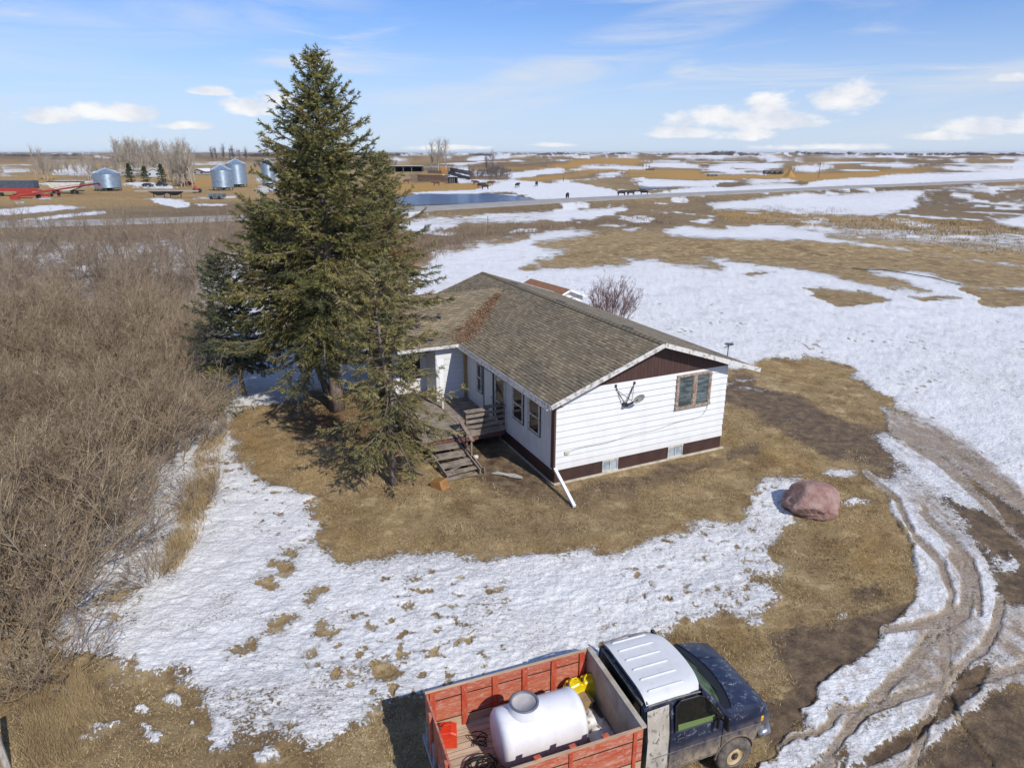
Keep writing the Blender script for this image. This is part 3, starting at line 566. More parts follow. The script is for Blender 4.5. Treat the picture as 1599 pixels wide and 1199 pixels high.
    A4 = np.stack([Cn[0], Cn[1], Cn[2], np.ones_like(X)], 1); B4 = np.stack([Cn[3], Cn[4], Cn[5], np.ones_like(X)], 1)
    A4 = np.concatenate([A4, A4[:1]]); B4 = np.concatenate([B4, B4[:1]])
    Fall = np.concatenate([Fq, np.stack([np.full(nA, c0), (k+1) % nA, k, k], 1)[:0]])
    g = np_mesh('ground', V3, Fall, m, None, {'cover': ('FLOAT_COLOR', A4), 'cover_more': ('FLOAT_COLOR', B4)}, smooth=True)
    tag(g, 'snow patched prairie ground of dead grass, mud and melting drifts', 'ground', kind='structure')
    return g
make_ground()

def make_road():
    pts = np.array(ROAD); V = []; A = []
    # resample
    dist = np.concatenate([[0], np.cumsum(np.hypot(*np.diff(pts, axis=0).T))]); q = np.arange(0, dist[-1], 6.)
    x = np.interp(q, dist, pts[:, 0]); y = np.interp(q, dist, pts[:, 1])
    for _ in range(6): x[1:-1] = (x[:-2]+2*x[1:-1]+x[2:])/4; y[1:-1] = (y[:-2]+2*y[1:-1]+y[2:])/4
    dx, dy = np.gradient(x), np.gradient(y); L = np.hypot(dx, dy); nx, ny = -dy/L, dx/L
    offs = (-5.6, -5.2, -3.7, 0, 3.7, 5.2, 5.6); hs = (ROADZ-.12, ROADZ+.02, ROADZ+.05, ROADZ+.09, ROADZ+.05, ROADZ+.02, ROADZ-.12)
    Vv = np.array([[x[i]+nx[i]*o, y[i]+ny[i]*o, h] for i in range(len(q)) for o, h in zip(offs, hs)])
    n = len(offs); F = [(i*n+k, i*n+k+1, (i+1)*n+k+1, (i+1)*n+k) for i in range(len(q)-1) for k in range(n-1)]
    m, t, b = new_mat('asphalt'); p = t.pos()
    c = t.ramp(t.noise(p, .35, 8, .65), [(.3, (.27, .25, .225)), (.7, (.38, .355, .32))]); t.link(c, b.inputs['Base Color']); b.inputs['Roughness'].default_value = .9
    o = np_mesh('highway', Vv, np.array(F)[:, ::-1], m); tag(o, 'grey two lane highway crossing the prairie', 'road', kind='structure')
    mb = MB()
    for off, w in ((-3.55, .14), (3.55, .14)):
        for i in range(len(q)-1):
            a = [(x[j]+nx[j]*(off+s*w/2), y[j]+ny[j]*(off+s*w/2), ROADZ+.062) for j, s in ((i, -1), (i, 1), (i+1, 1), (i+1, -1))]; mb.add(a, [(0, 1, 2, 3)])
    for i in range(0, len(q)-1, 2):
        a = [(x[j]+nx[j]*(s*.07), y[j]+ny[j]*(s*.07), ROADZ+.1) for j, s in ((i, -1), (i, 1), (i+1, 1), (i+1, -1))]; mb.add(a, [(0, 1, 2, 3)])
    o = mb.build('road_marking', mat('road_paint', (.6, .58, .5), .8, (.4, .36, .3), 2)); o.data.flip_normals() if o.data.polygons[0].normal.z < 0 else None
    tag(o, 'worn edge and centre lines painted on the highway', 'road marking', kind='structure')
make_road()
def water(name, label, pts, z):
    m, t, b = new_mat('pond_water'); b.inputs['Base Color'].default_value = (.015, .05, .14, 1); b.inputs['Roughness'].default_value = .12; b.inputs['IOR'].default_value = 1.2
    t.link(t.bump(t.noise(t.mapping(t.pos(), scale=(.6, 1.4, 1)), 1.6, 5, .6), .9, .35), b.inputs['Normal'])
    w = [gp(u, v, z) for u, v in pts]; mb = MB(); mb.add([tuple(p) for p in w], [tuple(range(len(w)))])
    o = mb.build(name, m); tag(o, label, 'water', kind='structure')
    if o.data.polygons[0].normal.z < 0: o.data.flip_normals()
water('pond', 'blue meltwater pond beyond the highway', [(612, 320), (618, 312), (640, 305), (665, 302.5), (700, 303), (740, 301.5), (772, 303), (800, 305.5), (822, 309), (836, 312), (800, 315.5), (760, 317.5), (700, 319), (650, 320.5)], .0)
water('pond', 'small blue pond in the far snow beyond the highway', [(996, 293), (1005, 291.8), (1020, 292), (1038, 292.3), (1050, 292.8), (1040, 294.2), (1020, 295.2), (1002, 295)], .0)

# ---------------------------------------------------------------- the house
HA = gp(865, 757); HANG = R(25)
def make_house():
    H = empty('house', tuple(HA), HANG, 'white clapboard bungalow with brown gable, brown skirting and worn shingle roof', 'house')
    # local frame: x runs along the gable end, y runs away from the camera along the side wall
    white, tw, bw = new_mat('white_siding'); o = tw.obj()
    c = tw.mix(tw.mapr(tw.noise(tw.mapping(o, scale=(1, 1, .35)), 2.2, 6, .65), .45, .8, 0, .5), (.70, .705, .70), (.56, .55, .52))
    c = tw.mix(tw.mapr(tw.noise(tw.mapping(o, scale=(7, 7, 1.2)), 1.6, 5, .7), .62, .78, 0, .35), c, (.45, .40, .34))
    zl = tw.math('FRACT', tw.math('DIVIDE', tw.math('SUBTRACT', tw.sep(o)[2], .575), .25083)); c = tw.mix(tw.math('MULTIPLY', tw.math('LESS_THAN', zl, .055), tw.mapr(tw.noise(tw.mapping(o, scale=(1, 1, 4)), 1.4, 4), .35, .6, .25, .8)), c, (.30, .28, .26))  # lap shadow painted as a thin dark line at each board joint
    c = tw.mix(tw.math('MULTIPLY', tw.mapr(tw.sep(o)[2], .55, .95, .5, 0), tw.noise(o, 5, 6, .8)), c, (.42, .35, .27))
    c = tw.mix(tw.mapr(tw.noise(tw.mapping(o, scale=(2, 2, 2), loc=(4, 0, 1)), 1.1, 7, .8), .60, .70, 0, .25), c, (.50, .47, .42))
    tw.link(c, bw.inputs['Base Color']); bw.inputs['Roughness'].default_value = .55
    brown, tb, bb = new_mat('brown_boards'); o = tb.obj(); sx, sy, sz = tb.sep(o)
    g = tb.math('LESS_THAN', tb.math('FRACT', tb.math('MULTIPLY', tb.math('ADD', sx, sy), 6.6)), .1)
    c = tb.mix(tb.mapr(tb.noise(tb.mapping(o, scale=(3, 3, .5)), 3, 6, .7), .4, .7), (.055, .025, .019), (.085, .043, .034))
    c = tb.mix(g, c, (.03, .012, .01)); c = tb.mix(tb.mapr(tb.noise(tb.mapping(o, scale=(5, 5, 1.3)), 2.2, 6, .75), .70, .74, 0, .7), c, (.5, .46, .42))
    tb.link(c, bb.inputs['Base Color']); bb.inputs['Roughness'].default_value = .6
    skirt = mat('brown_skirting', (.062, .029, .022), .6, (.04, .02, .017), 2.2, bump=.1)
    trim = mat('weathered_trim', (.62, .60, .57), .6, (.30, .27, .23), 6, lo=.5, hi=.62)
    soffit = mat('soffit', (.10, .05, .04), .7)
    blue_panel, tp, bp = new_mat('grooved_panel'); o = tp.obj(); sx, sy, sz = tp.sep(o)
    g = tp.math('LESS_THAN', tp.math('FRACT', tp.math('MULTIPLY', tp.math('ADD', sy, sx), 4.9)), .05)
    c = tp.mix(tp.mapr(tp.noise(o, 1.5, 6), .4, .7), (.74, .75, .75), (.62, .63, .62)); c = tp.mix(g, c, (.42, .43, .43)); tp.link(c, bp.inputs['Base Color']); bp.inputs['Roughness'].default_value = .6
    glass = mat('window_glass', (.012, .014, .014), .06, spec=.8)
    glassg, tg, bg_ = new_mat('streaked_window_glass'); c = tg.mix(tg.mapr(tg.noise(tg.mapping(tg.obj(), scale=(.5, 1, 2.2), rot=(0, R(20), 0)), 3.0, 4, .6, .3), .4, .62), (.045, .062, .065), (.14, .175, .18)); tg.link(c, bg_.inputs['Base Color']); bg_.inputs['Roughness'].default_value = .08  # pale slanting streaks mixed into the pane colour
    wood_frame = mat('bare_window_frame', (.22, .13, .08), .7, (.42, .36, .30), 9, bump=.3)
    conc = mat('foundation_edge', (.50, .44, .34), .9, (.35, .30, .22), 4)
    # roof frame numbers
    RX, RZ = 4.15, 5.0; LE, LZ = -.45, 3.33; RE, REZ = 8.88, 3.44; F0, B0 = -.52, 16.6
    # gable wall: lapped boards as a saw-tooth sheet clipped by the roof line
    def topz(x): return min(3.58, LZ+(x-LE)/(RX-LE)*(RZ-LZ)-.09, REZ+(RE-x)/(RE-RX)*(RZ-REZ)-.09)
    mb = MB(); zs = np.linspace(.57, 3.58, 13)
    for a, b_ in zip(zs[:-1], zs[1:]):
        x0, x1 = 0., 7.7
        za = b_
        if b_ > topz(0): 
            xs = [x for x in np.linspace(0, 7.7, 78) if topz(x) >= b_-.001]
        else: xs = [0, 7.7]
        xa, xb = xs[0], xs[-1]; lo0, lo1 = (0 if topz(0) > a else xa), 7.7
        j = (random.Random(int(a*100)).random()-.5)*.03
        mb.add([(lo0, -.045, a+.012), (7.7+j, -.045, a+.012), (xb+(j if xb > 7.69 else 0), -.012, b_), (xa, -.012, b_), (lo0, 0, a), (7.7+j, 0, a), (xb, 0, b_), (xa, 0, b_)],
               [(0, 1, 2, 3), (4, 5, 1, 0), (1, 5, 6, 2), (3, 7, 4, 0)])
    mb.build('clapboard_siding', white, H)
    mb = MB(); mb.prism([(0.02, .3), (7.68, .3), (7.68, topz(7.68)), (RX, RZ-.1), (.95, 3.56), (0.02, topz(.02))], 0, .12, 'xz'); mb.build('end_wall', skirt, H)
    mb = MB(); mb.prism([(.93, 3.585), (7.69, 3.585), (7.69, topz(7.69)+.02), (RX, RZ-.12)], -.03, -.002, 'xz'); mb.build('gable_boards', brown, H)
    mb = MB(); mb.box((3.85, -.025, 3.6), (7.66, .035, .03)); mb.v = [v for v in mb.v]; 
    # skirting with two basement windows
    mb = MB()
    for x0, x1 in ((0.0, 2.02), (2.78, 5.02), (5.82, 7.68)): mb.box(((x0+x1)/2, .03, .27), (x1-x0, .1, .54))
    for x0, x1 in ((2.02, 2.78), (5.02, 5.82)): mb.box(((x0+x1)/2, .2, .3), (x1-x0, .05, .6))
    for x in (2.76, 5.80): mb.box((x-.012, .03, .28), (.03, .12, .56))
    mb.box((-.0+.03, 4.2, .26), (.1, 8.3, .52)); mb.box((7.65, 8, .3), (.1, 16, .6)); mb.build('skirting', skirt, H)
    mb = MB(); mb.box((3.9, -.045, .035), (7.9, .10, .09), bev=.02); mb.box((-.03, 4.2, .03), (.06, 8.4, .07)); mb.build('foundation_ledge', conc, H)
    for x0, x1 in ((2.04, 2.72), (5.06, 5.76)):
        w = MB(); w.box(((x0+x1)/2, -.005, .31), (x1-x0, .02, .48)); w = w.build('basement_window', mat('milky_glass', (.40, .45, .48), .25, (.20, .25, .30), 3), H)
        f = MB(); xm = (x0+x1)/2
        for a, b_, cc, d in ((xm, -.02, .10, 'h'), (xm, -.02, .545, 'h')): f.box((a, b_, cc), (x1-x0+.04, .05, .06))
        for a in (x0+.01, x1-.01, xm): f.box((a, -.019, .31), (.035, .045, .42))
        f.build('frame', mat('pale_frame', (.62, .58, .48), .7, (.4, .36, .3), 6), w); w.parent = H
    # large two-pane window
    w = MB(); w.box((6.03, -.045, 2.80), (1.5, .02, 1.22)); w = w.build('gable_window', glassg, H)
    f = MB(); 
    f.box((6.03, -.05, 3.44), (1.66, .09, .09)); f.box((6.03, -.06, 2.15), (1.70, .12, .10)); f.box((5.24, -.05, 2.8), (.09, .085, 1.2)); f.box((6.82, -.05, 2.8), (.09, .085, 1.2)); f.box((6.07, -.05, 2.8), (.13, .084, 1.2))
    for x in (5.31, 5.98, 6.16, 6.75): f.box((x, -.06, 2.8), (.03, .04, 1.18))
    f.build('frame', wood_frame, w)
    # long side wall (shaded), inner wall of the wing and the far walls
    mb = MB(); mb.box((.03, 4.35, 1.88), (.06, 8.7, 2.72)); mb.build('side_wall', blue_panel, H)
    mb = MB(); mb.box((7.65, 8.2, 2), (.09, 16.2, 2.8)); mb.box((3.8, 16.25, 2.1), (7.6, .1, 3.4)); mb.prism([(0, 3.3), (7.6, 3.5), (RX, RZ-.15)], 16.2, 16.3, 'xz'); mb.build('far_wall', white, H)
    mb = MB(); zs = np.linspace(.4, 3.1, 11)
    for a, b_ in zip(zs[:-1], zs[1:]): mb.add([(-1.45, 8.67, a), (0, 8.67, a), (0, 8.69, b_), (-1.45, 8.69, b_), (0, 8.7, a), (-1.45, 8.7, a)], [(0, 1, 2, 3), (0, 5, 4, 1)])
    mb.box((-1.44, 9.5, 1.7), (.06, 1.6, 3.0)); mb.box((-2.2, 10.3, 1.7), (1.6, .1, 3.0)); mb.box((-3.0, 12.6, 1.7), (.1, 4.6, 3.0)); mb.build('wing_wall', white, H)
    mb = MB(); mb.box((-.05, 8.6, 1.8), (.14, .14, 2.6)); mb.build('corner_post', mat('yellow_wood', (.42, .27, .13), .7, (.30, .19, .09), 3, stretch=(6, 6, 1)), H)
    mb = MB(); mb.box((-.035, -.0, 1.95), (.07, .14, 2.9)); mb.build('corner_trim', mat('brown_trim', (.10, .05, .04), .5), H)
    mb = MB(); mb.box((-2.2, 10.22, 1.9), (.9, .04, 1.2)); wn = mb.build('wing_window', glass, H)
    f = MB(); [f.box(q, s_) for q, s_ in (((-2.2, 10.2, 2.54), (1.1, .07, .08)), ((-2.2, 10.2, 1.26), (1.1, .07, .08)), ((-2.7, 10.2, 1.9), (.08, .07, 1.2)), ((-1.7, 10.2, 1.9), (.08, .07, 1.2)))]; f.build('frame', trim, wn)
    # side windows and doors: (y0, y1, z0, z1)
    for y0, y1, z0, z1 in ((1.14, 2.08, 1.47, 2.83), (2.55, 3.5, 1.44, 2.78), (6.72, 7.28, 1.38, 2.70)):
        w = MB(); w.box((-.012, (y0+y1)/2, (z0+z1)/2), (.03, y1-y0-.16, z1-z0-.12)); w = w.build('side_window', glass, H)
        f = MB(); ym = (y0+y1)/2; zm = (z0+z1)/2
        for yy in (y0+.05, y1-.05): f.box((-.02, yy, zm), (.05, .1, z1-z0))
        for zz in (z0+.04, z1-.04, zm): f.box((-.022, ym, zz), (.05, y1-y0-.18, .07))
        f.build('frame', trim, w)
        f = MB()
        for yy in (y0-.02, y1+.02): f.box((-.016, yy, zm), (.04, .035, z1-z0+.08))
        for zz in (z0-.02, z1+.02): f.box((-.017, ym, zz), (.042, y1-y0, .035))
        f.build('dark_casing', mat('dark_casing', (.03, .02, .02), .6), w)
    d = MB(); d.box((-.02, 5.95, 1.66), (.04, .95, 2.0), bev=.01); d = d.build('door', mat('door_paint', (.72, .74, .74), .5), H)
    f = MB(); [f.box(q, s_) for q, s_ in (((-.03, 5.44, 1.68), (.06, .06, 2.08)), ((-.03, 6.46, 1.68), (.06, .06, 2.08)), ((-.03, 5.95, 2.74), (.06, 1.1, .06)))]; f.build('frame', mat('door_casing', (.08, .08, .09), .6), d)
    f = MB(); f.sphere((-.07, 5.55, 1.6), .035, 8, 6); f.build('handle', mat('dull_brass', (.35, .28, .15), .35, metal=1), d)
    d = MB(); d.box((-.02, 4.72, 1.66), (.04, .84, 2.0)); d = d.build('screen_door', glass, H)
    f = MB(); [f.box(q, s_) for q, s_ in (((-.035, 4.27, 1.68), (.05, .09, 2.1)), ((-.035, 5.17, 1.68), (.05, .09, 2.1)), ((-.035, 4.72, 2.74), (.05, .99, .09)), ((-.036, 4.72, 1.6), (.05, .81, .06)), ((-.036, 4.72, .72), (.05, .81, .12)))]; f.build('frame', trim, d)
    # roof: shingled planes with overlapping courses, boards and gutters at the edges
    shin, ts, bs = new_mat('asphalt_shingles'); uv = ts.uv(); ux, uy, uz = ts.sep(uv)
    br = ts.node('ShaderNodeTexBrick'); br.offset = .5; ts.link(uv, br.inputs['Vector']); br.inputs['Scale'].default_value = 1
    br.inputs['Brick Width'].default_value = .3; br.inputs['Row Height'].default_value = .142; br.inputs['Mortar Size'].default_value = .012; br.inputs['Mortar Smooth'].default_value = .3; br.inputs['Bias'].default_value = -.15
    br.inputs['Color1'].default_value = (.0, .0, .0, 1); br.inputs['Color2'].default_value = (1, 1, 1, 1); br.inputs['Mortar'].default_value = (.4, .4, .4, 1)
    base = ts.ramp(br.outputs[0], [(.0, (.195, .155, .098)), (.5, (.265, .215, .138)), (1, (.345, .285, .188))])
    big = ts.noise(uv, .7, 6, .6); base = ts.mix(ts.mapr(big, .35, .68), ts.mix(1., base, (.78, .8, .82), 'MULTIPLY'), ts.mix(1., base, (1.1, 1.06, .98), 'MULTIPLY'))
    base = ts.mix(ts.mapr(ts.noise(uv, 28, 3, .7), .5, .75, 0, .35), base, (.23, .20, .15))
    base = ts.mix(ts.math('MULTIPLY', br.outputs['Fac'], .75), base, (.03, .025, .018))
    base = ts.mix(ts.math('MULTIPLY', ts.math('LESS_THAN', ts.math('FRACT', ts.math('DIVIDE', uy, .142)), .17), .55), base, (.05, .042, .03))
    # dark ticks at the course edges, strewn in patches
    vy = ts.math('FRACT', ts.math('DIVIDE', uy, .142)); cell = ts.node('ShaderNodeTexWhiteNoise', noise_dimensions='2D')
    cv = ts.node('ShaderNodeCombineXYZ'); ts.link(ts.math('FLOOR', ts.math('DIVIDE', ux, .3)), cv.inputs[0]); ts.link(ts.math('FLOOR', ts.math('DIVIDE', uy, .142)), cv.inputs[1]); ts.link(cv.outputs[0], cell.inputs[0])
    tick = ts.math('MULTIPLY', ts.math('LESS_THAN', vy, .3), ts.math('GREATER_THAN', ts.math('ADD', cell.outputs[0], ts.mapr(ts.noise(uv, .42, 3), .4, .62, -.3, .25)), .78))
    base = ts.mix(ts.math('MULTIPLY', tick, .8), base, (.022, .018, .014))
    ts.link(base, bs.inputs['Base Color']); bs.inputs['Roughness'].default_value = .92
    hgt = ts.math('MULTIPLY_ADD', vy, -.5, ts.math('MULTIPLY', br.outputs[0], .3)); hgt = ts.math('SUBTRACT', hgt, ts.math('MULTIPLY', br.outputs['Fac'], .5))
    ts.link(ts.bump(hgt, .8, .02), bs.inputs['Normal'])
    WR, WZ = 12.5, 4.84                     # wing ridge line: y, z
    sl = (RZ-LZ)/(RX-LE)
    def pl(x): return LZ+(x-LE)*sl
    xr = LE+(WZ-LZ)/sl
    mb = MB(); T = .05
    def roofface(pts, o3, e3):
        # uv: metres along the eave and up the slope
        o3, e3 = np.array(o3, float), np.array(e3, float); e3 /= np.linalg.norm(e3)
        P_ = [np.array(p, float) for p in pts]; n = np.cross(P_[1]-P_[0], P_[2]-P_[0]); n /= np.linalg.norm(n); 
        if n[2] < 0: n = -n
        up = np.cross(n, e3); up = up if up[2] > 0 else -up
        uvs = [((p-o3)@e3+20, (p-o3)@up+20) for p in P_]
        mb.add(P_, [tuple(range(len(P_)))], [uvs]); mb.add([p-np.array([0, 0, T]) for p in P_], [tuple(range(len(P_)))][::-1])
    vy0 = 8.3
    roofface([(LE, F0, LZ), (LE, vy0, LZ), (xr, WR, WZ), (LE, WR+(xr-LE), LZ), (LE, B0, LZ), (RX, B0, RZ), (RX, F0, RZ)], (LE, F0, LZ), (0, 1, 0))
    roofface([(RX, F0, RZ), (RX, B0, RZ), (RE, B0, REZ), (RE, F0, REZ)], (RE, F0, REZ), (0, 1, 0))
    WE = -3.3
    roofface([(LE, vy0, LZ), (WE, vy0, LZ), (WE, WR, WZ), (xr, WR, WZ)], (WE, vy0, LZ), (1, 0, 0))
    roofface([(WE, WR, WZ), (WE, WR+(xr-LE), LZ), (LE, WR+(xr-LE), LZ), (xr, WR, WZ)], (WE, 20, LZ), (1, 0, 0))
    roof = mb.build('roof', shin, H, fix=False)
    # rake boards, fascia, ridge caps
    mb = MB()
    mb.beam((LE, F0-.012, LZ-.07), (RX, F0-.012, RZ-.07), .03, .17); mb.beam((RX, F0-.012, RZ-.072), (RE, F0-.012, REZ-.072), .03, .17)
    mb.beam((LE-.015, F0, LZ-.09), (LE-.015, vy0, LZ-.09), .025, .15); mb.beam((WE, vy0-.015, LZ-.09), (LE, vy0-.015, LZ-.09), .025, .15)
    mb.beam((RE+.015, F0, REZ-.09), (RE+.015, B0, REZ-.09), .03, .14); mb.beam((WE-.01, vy0, LZ-.07), (WE-.01, WR, WZ-.07), .03, .16)
    mb.beam((LE, B0, LZ-.07), (RX, B0, RZ-.07), .03, .17); mb.beam((RX, B0, RZ-.07), (RE, B0, REZ-.07), .03, .17)
    mb.build('fascia_boards', trim, roof)
    mb = MB()
    for a, b_ in (((LE+.02, F0+.02, LZ-.12), (RX, F0+.02, RZ-.12)), ((RX, F0+.02, RZ-.12), (RE-.02, F0+.02, REZ-.12))):
        mb.add([a, b_, (b_[0], 0.02, b_[2]), (a[0], .02, a[2])], [(0, 1, 2, 3)])
    mb.add([(LE, F0, LZ-.13), (LE, vy0+1, LZ-.13), (.02, vy0+1, LZ-.13), (.02, F0, LZ-.13)], [(0, 1, 2, 3)])
    mb.build('soffit', soffit, roof)
    mb = MB()
    for k in range(56):
        y = F0+.02+k*.3; mb.add([(RX-.15, y, RZ-.045), (RX, y, RZ+.018), (RX+.15, y, RZ-.04), (RX+.15, y+.31, RZ-.028), (RX, y+.31, RZ+.03), (RX-.15, y+.31, RZ-.033)], [(0, 1, 4, 5), (1, 2, 3, 4)], [[(0, .2), (.1, .2), (.1, .3), (0, .3)], [(.1, .2), (.2, .2), (.2, .3), (.1, .3)]])
    mb.build('ridge_caps', shin, roof, fix=False)
    # fallen spruce needles lying in the valley
    rn = np.random.RandomState(3); n = 3600; tt = rn.beta(1.25, 1.5, n); wd = (.46*(1-tt*.75))*rn.randn(n)*.85
    vx = LE+tt*(xr-LE)*.86; vyy = vy0+tt*(WR-vy0)*.86; px = vx+wd*.75; py = vyy-wd*.65
    zz = np.minimum.reduce([np.maximum(LZ+(px-LE)*sl, LZ+(py-vy0)*((WZ-LZ)/(WR-vy0)))])+.015+rn.rand(n)*.02
    a = rn.rand(n)*np.pi; L = .055; c, s_ = np.cos(a)*L, np.sin(a)*L
    V = np.stack([np.stack([px-c, py-s_, zz], 1), np.stack([px+c, py+s_, zz+.01], 1), np.stack([px-s_*.35, py+c*.35, zz+.02], 1)], 1).reshape(-1, 3)
    np_mesh('needle_litter', V, np.arange(3*n).reshape(-1, 3), mat('fallen_needles', (.35, .20, .11), .85, (.22, .135, .08), 5, lo=.45, hi=.55), roof)
    # ridge vents
    for y in (13.0, 7.85, 2.35):
        mb = MB(); z = RZ-.12; mb.box((RX+.32, y, z-.02), (.34, .42, .16), ry=R(18), bev=.02); v = mb.build('roof_vent', mat('vent_metal', (.05, .07, .08), .45, metal=.5), roof)
        mb = MB(); mb.box((RX+.55, y-.3, z-.1), (.35, .5, .015), ry=R(18)); mb.build('flashing', mat('flashing', (.55, .56, .58), .5, metal=.2), v)
    # gutter and downspout
    mb = MB(); mb.smooth = True; mb.lathe([(.07, F0+.1), (.07, vy0)], 8, (LE-.09, 0, LZ-.13), 'y', math.pi, 2*math.pi); mb.build('gutter', trim, roof)
    mb = MB(); mb.tube([(-.06, .12, .72), (-.02, -.0, .66), (.0, -.06, .62)], .055, 8); mb.tube([(-.05, .12, 3.1), (-.05, .12, .7)], .045, 6); mb.build('downspout', mat('brown_metal', (.09, .045, .035), .5), H)
    e = gp(897, 793)-HA; ex = e[0]*math.cos(HANG)+e[1]*math.sin(HANG); ey = -e[0]*math.sin(HANG)+e[1]*math.cos(HANG)
    mb = MB(); mb.beam((-.01, -.05, .68), (ex, ey, .06), .11, .085); mb.build('downspout_extension', mat('white_metal', (.8, .8, .82), .4), H)
    # fixtures on the gable: satellite dish on a forked bracket, meter box, loose cable
    D = MB(); D.smooth = True
    D.lathe([(0, .05), (.08, .046), (.16, .034), (.22, .014), (.235, 0), (.22, .004), (.16, .024), (0, .04)], 20, (0, 0, 0), 'y'); 
    for i, (a, b_, c_) in enumerate(D.v):
        D.v[i] = (a+3.17, (b_*math.cos(.5)-c_*math.sin(.5))-.50, (b_*math.sin(.5)+c_*math.cos(.5))+3.02)
    dish = D.build('satellite_dish', mat('dish_grey', (.42, .45, .40), .5, (.3, .33, .3), 5), H)
    mb = MB(); dk = mat('dark_bracket', (.05, .05, .055), .4, metal=.4)
    mb.beam((2.84, -.03, 2.72), (2.84, -.20, 2.72), .14, .12); mb.beam((2.84, -.2, 2.7), (3.16, -.44, 2.98), .055, .055)
    for x in (2.44, 3.25): mb.beam((2.82, -.16, 2.72), (x, -.05, 3.46), .022, .022); mb.beam((3.0, -.3, 2.9), (x, -.03, 3.36), .016, .016); mb.box((x, -.055, 3.48), (.06, .06, .1))
    mb.build('dish_bracket', dk, dish)
    mb = MB(); mb.box((.47, -.06, 1.21), (.19, .06, .13), bev=.01); mb.box((.47, -.1, 1.21), (.1, .03, .08)); mb.build('outlet_box', mat('cream_plastic', (.52, .50, .36), .5), H)
    mb = MB(); pts = [(.55, -.06, 1.24)]
    for k in range(1, 26): q = k/25; pts.append((.55+q*5.85, -.045, 1.24+q*.22+.16*q*q+.03*math.sin(q*17)))
    pts += [(6.62, -.045, 1.68), (6.75, -.045, 1.85), (6.86, -.06, 2.2), (6.88, -.06, 2.4)]
    mb.tube(pts, .009, 4); mb.build('loose_cable', mat('grey_cable', (.2, .2, .19), .6), H)
    # deck, railings and steps: parts fixed to the house
    wood = mat('weathered_deck_wood', (.29, .24, .19), .85, (.15, .12, .095), 3, stretch=(1, 1, 1), c3=(.10, .07, .05), s3=6, a3=.62, bump=.4)
    redw = mat('red_stained_post', (.15, .055, .042), .8, (.09, .055, .045), 6)
    mb = MB(); k = 0
    for y in np.arange(4.35, 8.6, .148): mb.box((-.82, y, .60+.004*math.sin(y*9)), (1.6, .138, .035)); k += 1
    for y in np.arange(4.4, 10.1, .148): mb.box((-2.6, y+.05, .585+.004*math.sin(y*7)), (1.94, .138, .035))
    deck = mb.build('deck', wood, H)
    mb = MB(); mb.box((-1.8, 4.27, .47), (3.55, .05, .2)); mb.box((-3.58, 7.2, .47), (.05, 5.8, .2)); 
    for x, y in ((-.2, 4.4), (-1.7, 4.4), (-3.5, 4.4), (-3.5, 7.2), (-3.5, 10)): mb.box((x, y, .24), (.1, .1, .48))
    mb.build('deck_frame', redw, deck)
    # near railing: two panels of wide boards below a flat cap
    for x in (-1.75, -.95, -.1): MB().box((x, 4.24, 1.0), (.09, .09, 1.18)).build('rail_post', redw, deck)
    mb = MB()
    for (x0, x1, z, h, dy) in ((-1.78, -.78, 1.63, .03, .1), (-.92, -.04, 1.7, .03, .16)): mb.box(((x0+x1)/2, 4.24+dy*.4, z), (x1-x0, .30, h), rx=R(2))
    for z in (1.46, 1.22, .98): mb.box((-1.35, 4.185, z), (.86, .03, .13), ry=R(random.Random(z).uniform(-2, 2))); mb.box((-.5, 4.185, z+.03), (.84, .03, .14))
    mb.box((-1.35, 4.19, .7), (.84, .03, .26)); mb.box((-.5, 4.19, .72), (.84, .03, .24)); mb.build('railing', wood, deck)
    mb = MB()
    for y in (4.4, 5.6, 7.0, 8.4): mb.box((-3.52, y, 1.05), (.08, .08, 1.0))
    for z in (.95, 1.2, 1.5): mb.box((-3.57, 6.4, z), (.03, 4.1, .12))
    mb.build('far_railing', wood, deck)
    # stair stringers, treads and a slanting handrail leading down towards the camera
    stp = MB(); n = 4
    for i in range(n):
        y = 3.95-i*.56; z = .50-i*.125
        stp.box((-2.9+i*.05, y, z), (1.25, .24, .04), rz=R(2*i)); 
        if i < n-1: stp.box((-2.9+i*.05, y-.25, z-.015), (1.2, .17, .035), rz=R(-2))
    st_ = stp.build('stair_treads', wood, deck)
    mb = MB()
    for x in (-3.5, -2.2): mb.beam((x, 4.2, .48), (x+.12, 2.0, .08), .045, .2)
    mb.build('stringer', wood, st_)
    mb = MB(); mb.beam((-3.4, 2.3, .1), (-2.3, 2.75, .25), .13, .035); mb.beam((-3.42, 1.95, .06), (-2.25, 1.93, .07), .16, .04); mb.build('broken_tread', wood, st_)
    mb = MB(); mb.beam((-2.1, 4.2, 1.5), (-2.0, 2.9, .95), .14, .035); mb.box((-2.05, 2.95, .46), (.06, .06, .92)); mb.beam((-2.15, 4.2, .75), (-1.92, 1.95, .05), .05, .05); mb.box((-1.92, 2.0, .12), (.06, .06, .24)); mb.build('stair_handrail', mat('grey_handrail', (.25, .19, .15), .8, (.16, .12, .1), 5), st_)
    mb = MB(); mb.prism([(-.16, 0), (.16, 0), (.1, -1.55), (-.02, -1.55)], 0, .03, 'xz'); q = mb.build('porch_panel', mat('porch_panel', (.80, .80, .79), .5), H); q.location = (-1.62, 7.6, 2.95)
    mb = MB(); mb.box((-1.56, 7.62, 1.1), (.07, .07, 1.1)); mb.build('porch_post', mat('white_post', (.75, .73, .7), .6, (.45, .4, .35), 6), H)
